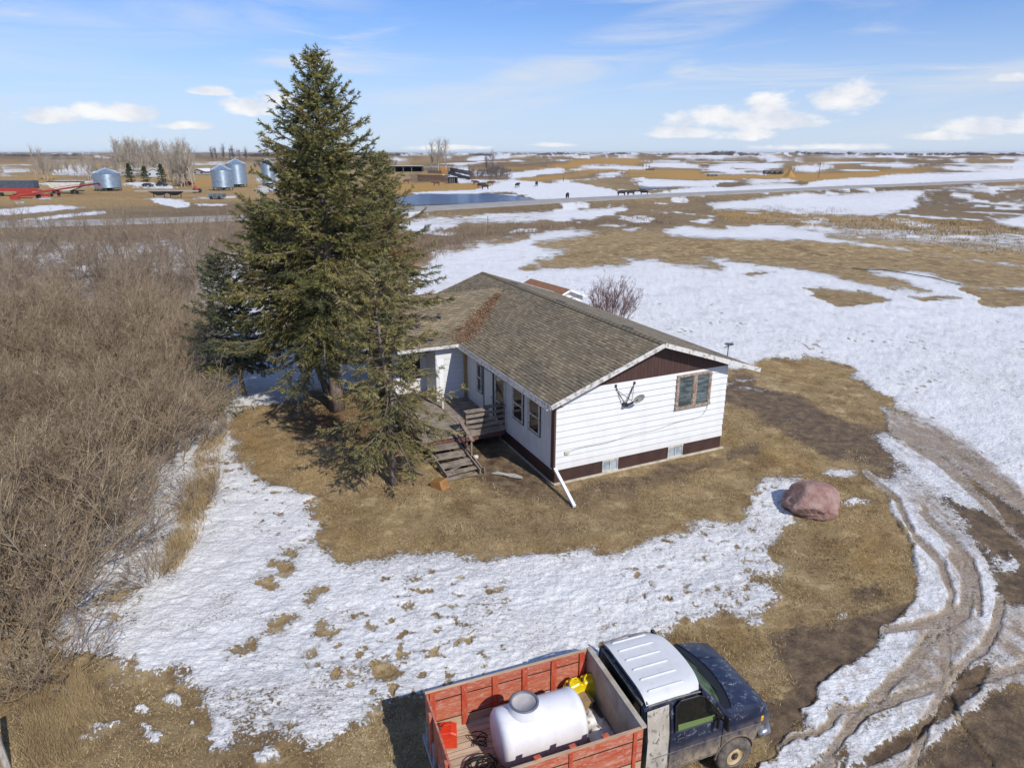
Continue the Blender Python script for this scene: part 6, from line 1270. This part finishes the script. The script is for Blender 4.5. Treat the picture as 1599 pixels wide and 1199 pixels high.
def auger():
    a = gt(26, 312); b = gt(158, 303); T = empty('grain_auger', tuple(a), 0, 'long red grain auger slanting up towards the single bin', 'auger'); d = b-a; e = np.array([d[0]*.99, d[1], height_at(286.5, b[1], 158)-a[2]])
    mb = MB(); mb.smooth = True; mb.tube([(-1, 0, .7), e*.02+[0, 0, .9], e], .22, 8); mb.build('auger_tube', farred, T)
    mb = MB(); mb.beam((2, 0, .9), e*.62+[0, 0, .0], .1, .5) if False else mb.tube([e*.18+[0, 0, .9], e*.5+[0, 0, 1.1], e*.82+[0, 0, .6]], .07, 5)
    for q in (.2, .35, .5, .65, .8): mb.beam(e*q, e*q+[0, 0, .9], .06, .06)
    mb.build('truss', farred, T)
    mb = MB()
    for s in (-1.6, 1.6): mb.beam(e*.5, (e[0]*.42, e[1]*.42+s, .4), .14, .14)
    mb.build('undercarriage', farred, T)
    for s in (-1.6, 1.6): m = MB(); m.lathe([(0, -.15), (.42, -.15), (.42, .15), (0, .15)], 14, (e[0]*.42, e[1]*.42+s, .42), 'y'); m.build('wheel', fblack, T)
    mb = MB(); mb.box((-.3, 0, .55), (2.0, 1.3, .8)); mb.build('intake_hopper', farred, T)
    m = MB(); m.box((e[0], e[1], e[2]-.4), (.5, .5, .9)); m.build('spout', farred, T)
auger()
def dozer(T, w, h, d):
    mb = MB(); mb.box((0, 0, h*.45), (w, d*.6, h*.4)); mb.box((-w*.2, 0, h*.8), (w*.35, d*.5, h*.4)); mb.build('machine_body', farred, T)
    for x in (-.35, .3): m = MB(); m.lathe([(0, -.3), (h*.32, -.3), (h*.32, .3), (0, .3)], 14, (w*x, -d*.4, h*.32), 'y'); m.build('wheel', fblack, T)
box_thing('farm_implement', 50, 309.5, 56, 10, 3, 'low red farm implement with snow lying beneath it', 'implement', dozer, R(-6))
box_thing('red_tractor', 308, 301, 11, 10, 2.4, 'small red tractor beside the grey conveyor', 'tractor', dozer, R(30))
box_thing('red_harvester', 296, 289.5, 14, 6, 3, 'dark red machine by the foot of the bare trees', 'machine', dozer, R(-20))
def conveyor(T, w, h, d):
    mb = MB(); mb.box((0, 0, h*.85), (w, 1.2, .35)); mb.build('conveyor_deck', mat('grey_deck', (.35, .33, .28), .7), T)
    for x in (-.12, .12): m = MB(); m.add([(w*x-2.6, -1, h*.82), (w*x+2.6, -1, h*.82), (w*x+2.6, 1, h*.82), (w*x-2.6, 1, h*.82), (w*x-.5, -.4, h*.30), (w*x+.5, -.4, h*.3), (w*x+.5, .4, h*.3), (w*x-.5, .4, h*.3)], [(0, 1, 5, 4), (1, 2, 6, 5), (2, 3, 7, 6), (3, 0, 4, 7), (4, 5, 6, 7)]); m.build('hopper', fblack, T)
    for x in (-.22, -.05, .05, .22): MB().box((w*x, 0, h*.4), (.15, .15, h*.8)).build('leg', fblack, T)
box_thing('seed_conveyor', 262, 309, 96, 12, 2, 'long flat grey conveyor with two black hoppers', 'conveyor', conveyor, R(1))
def cart(T, w, h, d):
    mb = MB(); mb.box((0, 0, h*.45), (w, d, h*.5), bev=.08); mb.build('cart_body', mat('dark_teal_grey', (.07, .09, .10), .6, (.13, .15, .15), 1), T)
    mb = MB(); 
    for x in (-.5, -.17, .17, .5): mb.box((w*x, -d/2-.05, h*.62), (.12, .1, h*.75))
    mb.box((0, -d/2-.05, h*.98), (w*1.03, .12, .12)); mb.build('rack', mat('rack_grey', (.2, .22, .23), .6), T)
    for x in (-.3, .3): m = MB(); m.lathe([(0, -.15), (.4, -.15), (.4, .15), (0, .15)], 12, (w*x, -d*.5, .4), 'y'); m.build('wheel', fblack, T)
box_thing('flat_cart', 340, 311, 20, 11, 3, 'dark rack wagon parked in front of the two tall bins', 'wagon', cart)
def car(T, w, h, d):
    mb = MB(); mb.smooth = False; mb.prism([(-w/2, .35), (w/2, .35), (w/2, h*.6), (w*.30, h*.62), (w*.15, h), (-w*.28, h), (-w*.42, h*.62), (-w/2, h*.6)], -d/2, d/2, 'xz'); mb.build('body', mat('car_paint', (.04, .05, .07), .35), T)
    mb = MB(); mb.prism([(w*.26, h*.63), (w*.13, h*.95), (-w*.26, h*.95), (-w*.36, h*.63)], -d/2-.02, d/2+.02, 'xz'); mb.build('window', mat('car_glass', (.02, .025, .03), .1), T)
    for x in (-.32, .32):
        for s in (-1, 1): m = MB(); m.lathe([(0, -.1), (.34, -.1), (.34, .1), (0, .1)], 12, (w*x, s*d*.47, .34), 'y'); m.build('wheel', fblack, T)
box_thing('parked_car', 253, 291, 16, 6, 1.8, 'dark parked car right of the three small conifers', 'car', car)
box_thing('parked_car', 231, 291.5, 16, 5, 1.8, 'dark parked car beneath the middle of the three small conifers', 'car', car)
def house_far(T, w, h, d, wallc=(.42, .45, .48)):
    mb = MB(); mb.box((0, 0, h*.30), (w*.92, d*.9, h*.6)); mb.prism([(-w*.46, h*.6), (w*.46, h*.6), (0, h*.95)], -d*.45, d*.45, 'xz') ; wl = mb.build('wall', mat('far_siding', wallc, .7), T)
    mb = MB()
    for s in (-1, 1): mb.add([(0, -d*.52, h), (0, d*.52, h), (s*w*.55, d*.52, h*.55), (s*w*.55, -d*.52, h*.55), (0, -d*.52, h*.96), (0, d*.52, h*.96), (s*w*.55, d*.52, h*.51), (s*w*.55, -d*.52, h*.51)], [(0, 1, 2, 3), (4, 5, 6, 7), (0, 3, 7, 4), (1, 2, 6, 5), (2, 3, 7, 6)])
    mb.build('roof', mat('pale_snowy_roof', (.68, .70, .72), .7), T)
    for x in (-.25, .22): f = MB(); f.box((w*x, -d*.45-.03, h*.32), (w*.14, .06, h*.22)); f.build('window', fblack, T)
box_thing('farmhouse', 241, 276, 22, 13, 9, 'grey blue farmhouse with pale roof between two dark conifers', 'house', house_far, R(25))
box_thing('farm_cottage', 318, 272.5, 24, 9, 9, 'low grey building with pale roof left of the tall bins', 'house', lambda T, w, h, d: house_far(T, w, h, d, (.35, .33, .32)), R(-12))
def tank_far(T, w, h, d):
    mb = MB(); mb.smooth = True; mb.lathe([(0, -w*.4), (w*.45, -w*.4), (w*.5, 0), (w*.45, w*.4), (0, w*.4)], 20, (0, 0, w*.55), 'y'); mb.build('tank_shell', mat('white_tank', (.6, .66, .66), .4), T); mb = MB(); mb.box((0, 0, .3), (w*.7, w*.6, .6)); mb.build('saddle', fblack, T)
box_thing('round_tank', 309, 272.5, 7, 7, 3, 'small round white tank left of the low grey building', 'tank', tank_far)
def shed_open(T, w, h, d):
    mb = MB(); mb.box((0, d/2, h*.42), (w, .2, h*.84)); mb.box((-w/2, 0, h*.42), (.2, d, h*.84)); mb.box((w/2, 0, h*.42), (.2, d, h*.84)); mb.build('wall', mat('shed_black', (.03, .035, .04), .8), T)
    mb = MB(); mb.box((0, -.3, h*.92), (w*1.03, d*1.15, h*.12), rx=R(-4)); mb.build('roof', mat('shed_tin', (.36, .40, .42), .5), T)
    for x in (-.3, -.05, .2): MB().box((w*x, -d/2, h*.42), (.3, .3, h*.84)).build('post', mat('shed_post', (.2, .2, .2), .8), T)
box_thing('cattle_shed', 634, 268.5, 52, 9, 8, 'long low open fronted cattle shed with pale tin roof', 'shed', shed_open)
def hay(T, w, h, d):
    mb = MB(); mb.box((0, 0, h*.5), (w, d, h), bev=.3); mb.build('stack', mat('orange_straw', (.45, .21, .055), .9, (.36, .16, .04), 1.2, bump=.6, bscale=3), T)
    for z in (.33, .66): MB().box((0, 0, h*z), (w*1.01, d*1.01, .12)).build('bale_seam', mat('seam', (.2, .1, .03), .9), T)
box_thing('hay_stack', 692, 271.5, 9, 10, 4, 'square orange straw stack beside the feedlot fence', 'hay stack', hay)
def windbreak(u0, v0, u1, v1, h, label, col, n, name='windbreak_fence'):
    a = gt(u0, v0); b = gt(u1, v1); d = b-a; L = np.hypot(d[0], d[1]); T = empty(name, tuple(a), math.atan2(d[1], d[0]), label, 'fence'); mb = MB(); m = mat('fence_boards', col, .85, tuple(c*.6 for c in col), 1.5); r = random.Random(n)
    for k in range(n): x = L*(k+.5)/n; mb.box((x, 0, h/2+r.uniform(-.1, .1)), (L/n*.8, .06, h)); mb.v[-8:] = [(p[0], p[1], p[2]+(0)) for p in mb.v[-8:]]
    for z in (.3, .8): mb.box((L/2, .1, h*z), (L, .08, .15))
    mb.build('board_panel', m, T); return T
windbreak(652, 283, 703, 284.5, 2.6, 'brown slatted windbreak fence below the straw stack', (.17, .10, .07), 40)
windbreak(703, 268, 738, 276, 2.2, 'dark slanting corral fence beside snow, right of the straw stack', (.05, .045, .05), 30, 'corral_fence')
windbreak(700, 272, 734, 281, 1.8, 'lower dark corral fence running parallel to the upper one', (.06, .05, .05), 30, 'corral_fence')
windbreak(668, 271, 690, 272, 1.8, 'pale board fence behind the windbreak, left of the straw stack', (.30, .25, .2), 20, 'board_fence')
box_thing('feed_shelter', 707.5, 286, 13, 10, 4, 'small black box shelter at the end of the windbreak', 'shelter', shed_open)
def feeder(T, w, h, d):
    mb = MB(); mb.box((0, 0, h*.6), (w, 1.2, h*.5)); mb.build('trough', fblack, T)
    for x in (-.4, 0, .4): MB().box((w*x, 0, h*.3), (.15, .8, h*.6)).build('leg', fblack, T)
box_thing('feed_trough', 1015, 266.5, 13, 3, 2, 'dark feed trough on the snowy rise', 'trough', feeder)
box_thing('feed_trough', 1112, 275.5, 16, 3, 2, 'dark feed trough on the straw coloured slope', 'trough', feeder)
def bales(T, w, h, d):
    for k in range(7):
        m = MB(); m.smooth = True; q = -w/2+w*(k+.5)/7; m.lathe([(0, -.8), (h*.5, -.8), (h*.5, .8), (0, .8)], 14, (q, (k % 2)*.6, h*.5), 'y'); m.build('round_bale', mat('old_bale', (.07, .065, .065), .95, (.16, .14, .13), 2), T)
box_thing('bale_row', 1207, 272, 30, 6, 2, 'row of dark old round bales left of the straw mound', 'bales', bales)
def mound():
    p, k = far(1233, 277); mb = MB(); mb.smooth = True; w, h = 20*k*.5, 11*k; V = []; n = 20
    for i in range(9):
        q = i/8
        for a in range(n): an = 2*math.pi*a/n; V.append((w*q*math.cos(an)*(1+.15*math.sin(an*3)), w*.8*q*math.sin(an), h*(1-q)**1.15*(1+.1*math.sin(an*5+q*9))))
    mb.add(V, [(i*n+a, i*n+(a+1) % n, (i+1)*n+(a+1) % n, (i+1)*n+a) for i in range(8) for a in range(n)]); o = mb.build('straw_mound', mat('golden_straw', (.42, .24, .07), .95, (.3, .17, .05), 1.5, bump=.8, bscale=3)); o.location = tuple(p); tag(o, 'golden heap of straw beyond the highway on the right', 'straw heap')
mound()
# cattle
def cow_mesh():
    me = bpy.data.meshes.new('cattle')
    J = [(-.95, 0, 1.15, .30), (-.5, 0, 1.15, .38), (.1, 0, 1.10, .42), (.62, 0, 1.18, .36), (.95, 0, 1.30, .22), (1.25, 0, 1.28, .17), (1.55, 0, 1.12, .12), (1.72, 0, 1.0, .085)]
    V = [j[:3] for j in J]; Rr = [j[3] for j in J]; Eg = [(i, i+1) for i in range(len(J)-1)]
    def chain(root, pts):
        prev = root
        for (x, y, z, r) in pts: V.append((x, y, z)); Rr.append(r); Eg.append((prev, len(V)-1)); prev = len(V)-1
    for s in (-1, 1):
        chain(0, [(-.88, s*.2, .85, .17), (-.80, s*.22, .62, .10), (-.95, s*.22, .42, .07), (-.90, s*.22, .04, .065)])
        chain(3, [(.62, s*.2, .82, .13), (.62, s*.21, .45, .075), (.62, s*.21, .04, .065)])
        chain(5, [(1.25, s*.2, 1.36, .045)])
    chain(0, [(-1.12, 0, 1.1, .05), (-1.18, 0, .6, .035)])
    me.from_pydata(V, Eg, []); o = bpy.data.objects.new('c', me); sc.collection.objects.link(o); md = o.modifiers.new('s', 'SKIN')
    for i, r in enumerate(Rr): me.skin_vertices[0].data[i].radius = (r, r)
    me.skin_vertices[0].data[0].use_root = True; o.modifiers.new('u', 'SUBSURF').levels = 1
    dg = bpy.context.evaluated_depsgraph_get(); dg.update(); m2 = bpy.data.meshes.new_from_object(o.evaluated_get(dg)); bpy.data.objects.remove(o); m2.name = 'cattle'; return m2
CM = cow_mesh(); CB = CM.copy(); CM.materials.clear(); CB.materials.clear(); CM.materials.append(mat('dark_hide', (.018, .012, .011), .7)); CB.materials.append(mat('red_brown_hide', (.13, .05, .025), .7, (.06, .03, .02), 3))
for me_ in (CM, CB): me_.polygons.foreach_set('use_smooth', [True]*len(me_.polygons))
cows = [(635, 287, 1, 20, 'brown cow at the left end of the herd, near the spruce'), (681, 290.5, 1, 200, 'brown cow standing alone between the pond and the windbreak'), (743, 289.5, 1, 170, 'rearmost brown cow of the small group above the pond'), (751, 293.5, 0, 10, 'dark cow in the middle of the small group above the pond'), (757, 296.5, 0, 200, 'dark cow nearest the water in the small group above the pond'), (766, 290, 1, 5, 'brown cow at the right of the small group above the pond'),
        (808, 293.5, 0, 60, 'black cow on the snow right of the pond'), (838, 291.2, 0, 80, 'black cow farther right on the snow, walking towards the road'), (886, 311.5, 0, 80, 'black cow half hidden behind the highway'), (971, 307.3, 0, 5, 'leftmost of the three black cows along the highway'), (985.5, 306.8, 0, 20, 'middle one of the three black cows along the highway'), (1005, 306.2, 0, 175, 'rightmost of the three black cows along the highway'), (1095, 249.5, 0, 40, 'tiny dark cow on the brown ridge near the horizon')]
for u, v, b, a, lb in cows:
    p = gt(u, v); o = bpy.data.objects.new('cow', CB if b else CM); sc.collection.objects.link(o); o.location = tuple(p); o.rotation_euler = (0, 0, R(a)); o.scale = (1.15,)*3; tag(o, lb, 'cow', 'cattle beyond the highway')
# tall bare poplars and dark conifers round the farmyard
POP = twig_mat('poplar_bark', (.36, .31, .25), (.44, .38, .31), (.27, .23, .19)); DKT = twig_mat('dark_far_twigs', (.14, .11, .10), (.20, .16, .14), (.10, .08, .075))
PT = []
for i in range(3): a, c = bare_tree(200+i, 1.0, .016, .35, 30, .0016, .10, .06, 1, True); PT.append((mesh_only('trunk', *a, POP), mesh_only('crown', *c, POP)))
DT = []
for i in range(2): a, c = bare_tree(300+i, 1.0, .014, .6, 22, .0028, .04, .2, 3, True); DT.append((mesh_only('trunk', *a, DKT), mesh_only('crown', *c, DKT)))
def far_tree(T, u, v, top, label, group, wide=1., name='bare_tree', seed=0):
    p, k = far(u, v); h = height_at(top, p[1], u)-p[2]; e = put_tree(T, u, v, h, label, group, name, seed*1.7, h*wide); return e
r_ = random.Random(31); gl = 'tall bare poplars in the shelterbelt behind the farmyard'
for i in range(30): far_tree(PT[i % 3], 186+i*2.4+r_.uniform(-2, 2), 268+r_.uniform(-3, 9), 224+r_.uniform(-4, 9), 'one of the crowded tall bare poplars behind the three small conifers', gl, 1.1, seed=i)
for i in range(16): far_tree(PT[i % 3], 266+i*2.6+r_.uniform(-2, 2), 290+r_.uniform(-8, 4), 229+r_.uniform(-5, 12), 'one of the pale bare poplars clumped left of the two tall bins', 'pale bare poplars left of the tall bins', .9, seed=i)
for i in range(30): far_tree(PT[i % 3], 60+i*4.3+r_.uniform(-3, 3), 281+r_.uniform(-12, 3), 246+r_.uniform(-6, 9), 'one of the lower bare trees in the belt behind the single bin', 'lower bare trees behind the single bin', .9, seed=i)
far_tree(PT[0], 57, 283, 231, 'single tall thin bare tree at the left end of the belt', None, .5); far_tree(PT[1], 70, 281, 234, 'second tall bare tree from the left end of the belt, broader', None, .8)
for i, (u, tp_) in enumerate(((333, 229), (340, 231), (349, 225), (359, 232), (366, 227), (376, 234), (384, 230))): far_tree(DT[i % 2], u, 252, tp_, 'one of the thin bare trees on the skyline above the tall bins', 'thin bare skyline trees above the tall bins', .55, seed=i)
for i in range(34): far_tree(DT[i % 2], 400+i*6.5+r_.uniform(-3, 3), 262+r_.uniform(-6, 4), 250+r_.uniform(-3, 5), 'one of the low bare bushes along the far brown strip behind the spruces', 'low bare bushes along the far strip', 1.5, 'bare_bush', seed=i)
for u, tp_, lb in ((674, 225, 'left one of the three tall bare trees behind the cattle shed'), (685, 220, 'middle one of the three tall bare trees behind the cattle shed'), (697, 221, 'right one of the three tall bare trees behind the cattle shed')): far_tree(PT[int(u) % 3], u, 266, tp_, lb, None, 1.15, seed=u)
for i in range(14): far_tree(DT[i % 2], 738+i*4+r_.uniform(-2, 2), 279+r_.uniform(-4, 4), 262+r_.uniform(-3, 4), 'one of the dark bare shrubs massed right of the corral fences', 'dark bare shrubs right of the corral', 1.3, 'bare_bush', seed=i)
far_tree(DT[0], 761, 270, 240, 'thin bare tree standing left in the dark shrubs', None, .5); far_tree(DT[1], 769, 272, 238, 'thin bare tree standing right in the dark shrubs', None, .5)
for u, v, s_, lb in ((204, 284.5, 256, 'leftmost of the three small dark conifers beside the single bin'), (228, 284, 260, 'middle one of the three small dark conifers'), (254, 285, 256.5, 'rightmost of the three small dark conifers, beside the grey house')):
    p, k = far(u, v); spruce('conifer_tree', lb, u, v, height_at(s_, p[1], u), 9*k, .5, int(u), [(.03, .045, .025), (.04, .06, .03), (.05, .07, .035), (.06, .08, .04)], .22, blade=(.55, .22), trunk_r=.15, whorl=.6, group='small dark conifers in the farmyard')
# red willow tufts and reeds on the right, one mass
def tufts(name, poly, n, h, w, m, label, seed, blades=8, spread=.5):
    rng = np.random.RandomState(seed); pl = np.array(poly, float); lo, hi = pl.min(0), pl.max(0); C = []
    while len(C) < n:
        q = lo+(hi-lo)*rng.rand(2); ins = False
        for (x0, y0), (x1, y1) in zip(pl, np.roll(pl, -1, 0)):
            if (y0 > q[1]) != (y1 > q[1]) and q[0] < (x1-x0)*(q[1]-y0)/(y1-y0)+x0: ins = not ins
        if ins:
            p = gp(*q)
            if float(perlin(np.array([p[0]/5.+seed]), np.array([p[1]/5.]))[0]) > rng.uniform(-.25, .25): C.append((p[0], p[1]))
    C = np.array(C); Z = terrain(C[:, 0], C[:, 1]); N = n*blades; b = np.repeat(np.column_stack([C, Z]), blades, 0)+np.column_stack([rng.randn(N, 2)*spread, np.zeros(N)])
    d = np.column_stack([rng.randn(N, 2)*.3, np.ones(N)])*(h*(.5+.8*rng.rand(N)))[:, None]; a = rng.rand(N)*6.28; o = np.column_stack([np.cos(a), np.sin(a), np.zeros(N)])*w/2
    V = np.stack([b-o, b+o, b+d], 1).reshape(-1, 3); ob = np_mesh(name, V, np.arange(3*N).reshape(-1, 3), m); return tag(ob, label, name.replace('_', ' '), kind='stuff')
straw = mat('dry_straw', (.42, .31, .16), .9, (.30, .21, .11), .6)
tufts('reed_bed', [(1110, 330), (1290, 336), (1400, 341), (1599, 359), (1599, 370), (1470, 368), (1350, 358), (1130, 345)], 800, .42, .09, straw, 'pale dry reeds in the ditch hollow on the right', 1, 10, .6)
tufts('red_brush', [(1190, 322), (1330, 326), (1330, 334), (1190, 331)], 45, .6, .04, REDTW, 'thin red willow brush poking through the ditch snow', 2, 8, .5)
tufts('ditch_brush', [(1200, 345), (1420, 350), (1599, 366), (1599, 405), (1440, 385), (1280, 364)], 230, .42, .07, mat('brush_brown', (.30, .22, .13), .9, (.40, .30, .18), .5), 'brown low brush in patchy snow above the grass slope', 3, 9, .6)
tufts('roadside_brush', [(640, 370), (760, 352), (930, 345), (1050, 335), (1050, 350), (860, 362), (740, 378), (650, 420)], 700, .5, .06, mat('brush_dun', (.20, .145, .10), .9, (.28, .2, .14), .5), 'dun roadside brush between the highway and the snow field', 4, 9, .6)
tufts('thicket_grass', [(310, 700), (345, 660), (352, 700), (335, 760), (300, 850), (260, 900), (285, 810)], 260, .5, .02, straw, 'dry tan grass poking from snow along the thicket edge', 5, 14, .12)
tufts('verge_grass', [(40, 1090), (120, 1050), (160, 1120), (110, 1199), (40, 1199)], 420, .28, .012, straw, 'long pale dead grass in the lower left corner', 6, 18, .10)
for u, v, tp_, lb in ((1278, 279, 254, 'thin dark utility pole among the far snowfields on the right'), (934, 275, 267, 'short dark post in the snow among the straw coloured hills'), (880, 283, 274, 'thin pole standing in snow right of the pond'), (640, 352, 341, 'short pole by the roadside next to the spruce')):
    p, k = far(u, v); h = height_at(tp_, p[1], u)-p[2]; mb = MB(); mb.tube([(0, 0, -.2), (0, 0, h)], [.14, .10], 6)
    if h > 5: mb.box((0, 0, h*.93), (2.0, .12, .14))
    o = mb.build('utility_pole', mat('pole_wood', (.12, .09, .07), .9)); o.location = tuple(p); tag(o, lb, 'pole')
def shelterbelts():
    rng = np.random.RandomState(8); T = [shrub_mesh(500+i, 10, 1., .5, .05, 4, 2, 0, .6, .022, .3) for i in range(3)]; VV = []; FF = []; nb = 0
    for u0, u1, D, h in ((738, 768, 2600, 9), (835, 872, 3200, 9), (1000, 1010, 2400, 9), (1075, 1112, 2500, 12), (1225, 1250, 2800, 12), (1325, 1362, 3000, 9), (1425, 1470, 2600, 9), (1480, 1500, 2900, 8), (560, 640, 2600, 8), (30, 180, 2400, 8), (430, 470, 1900, 8), (1560, 1599, 2600, 8), (940, 960, 3300, 8)):
        for k in range(int((u1-u0)*.9)+4):
            u = rng.uniform(u0, u1); x = (u-799.5)/FPX*D*1.055; y = D*(1+.05*rng.randn()); V, F = T[k % 3]; W = V*np.array([h*1.5, h*1.5, h*(.5+.7*rng.rand())])+np.array([x, y, tz(x, y)-.5]); VV.append(W); FF.append(F+nb); nb += len(W)
    tag(np_mesh('distant_shelterbelts', np.concatenate(VV), np.concatenate(FF), DKT), 'dark shelterbelts strung along the horizon', 'woodland', kind='stuff')
shelterbelts()
# short dead lawn: thousands of blades standing in the turf
def lawn():
    X, Y, Z = LAWN; rng = np.random.RandomState(12); per = 8; n = len(X)*per
    x = np.repeat(X, per)+rng.randn(n)*.05; y = np.repeat(Y, per)+rng.randn(n)*.05; z = np.repeat(Z, per)-.01
    h = (.015+.05*rng.rand(n)**2)*(1+1.1*np.clip(fbm(x/1.3, y/1.3, 3), -.5, .8)); a = rng.rand(n)*6.28; w = .005+.008*rng.rand(n); lean = rng.randn(n, 2)*.05
    b = np.stack([x, y, z], 1); o = np.stack([np.cos(a)*w, np.sin(a)*w, 0*w], 1); t = b+np.column_stack([lean, h])
    V = np.stack([b-o, b+o, t], 1).reshape(-1, 3); tint = np.clip(.5+.35*rng.randn(n)*.7+fbm(x/2.1+5, y/2.1, 3)*.5, 0, 1)
    m, t_, b_ = new_mat('dead_grass_blades'); c = t_.ramp(t_.attr('tint'), [(.1, (.14, .092, .048)), (.35, (.265, .19, .098)), (.6, (.385, .29, .155)), (.9, (.52, .415, .255))]); t_.link(c, b_.inputs['Base Color']); b_.inputs['Roughness'].default_value = .85; b_.inputs['Specular IOR Level'].default_value = .1
    o_ = np_mesh('lawn_grass', V, np.arange(3*n).reshape(-1, 3), m, None, {'tint': ('FLOAT', np.repeat(tint, 3))}); tag(o_, 'short dead golden brown grass around the house and truck', 'grass', kind='stuff'); print('blades', n)
lawn()
# thin spring air between here and the horizon
def haze():
    mb = MB(); mb.box((0, 0, -2), (53000, 53000, 60)); m = bpy.data.materials.new('haze_air'); m.use_nodes = True; t = NT(m.node_tree); t.n.clear()
    v = t.node('ShaderNodeVolumePrincipled'); v.inputs['Color'].default_value = (.80, .87, 1, 1); v.inputs['Density'].default_value = .000022; v.inputs['Anisotropy'].default_value = .2
    t.link(v.outputs[0], t.node('ShaderNodeOutputMaterial').inputs['Volume']); tag(mb.build('haze', m), 'thin bluish spring haze over the far plain', 'haze', kind='stuff')
haze()
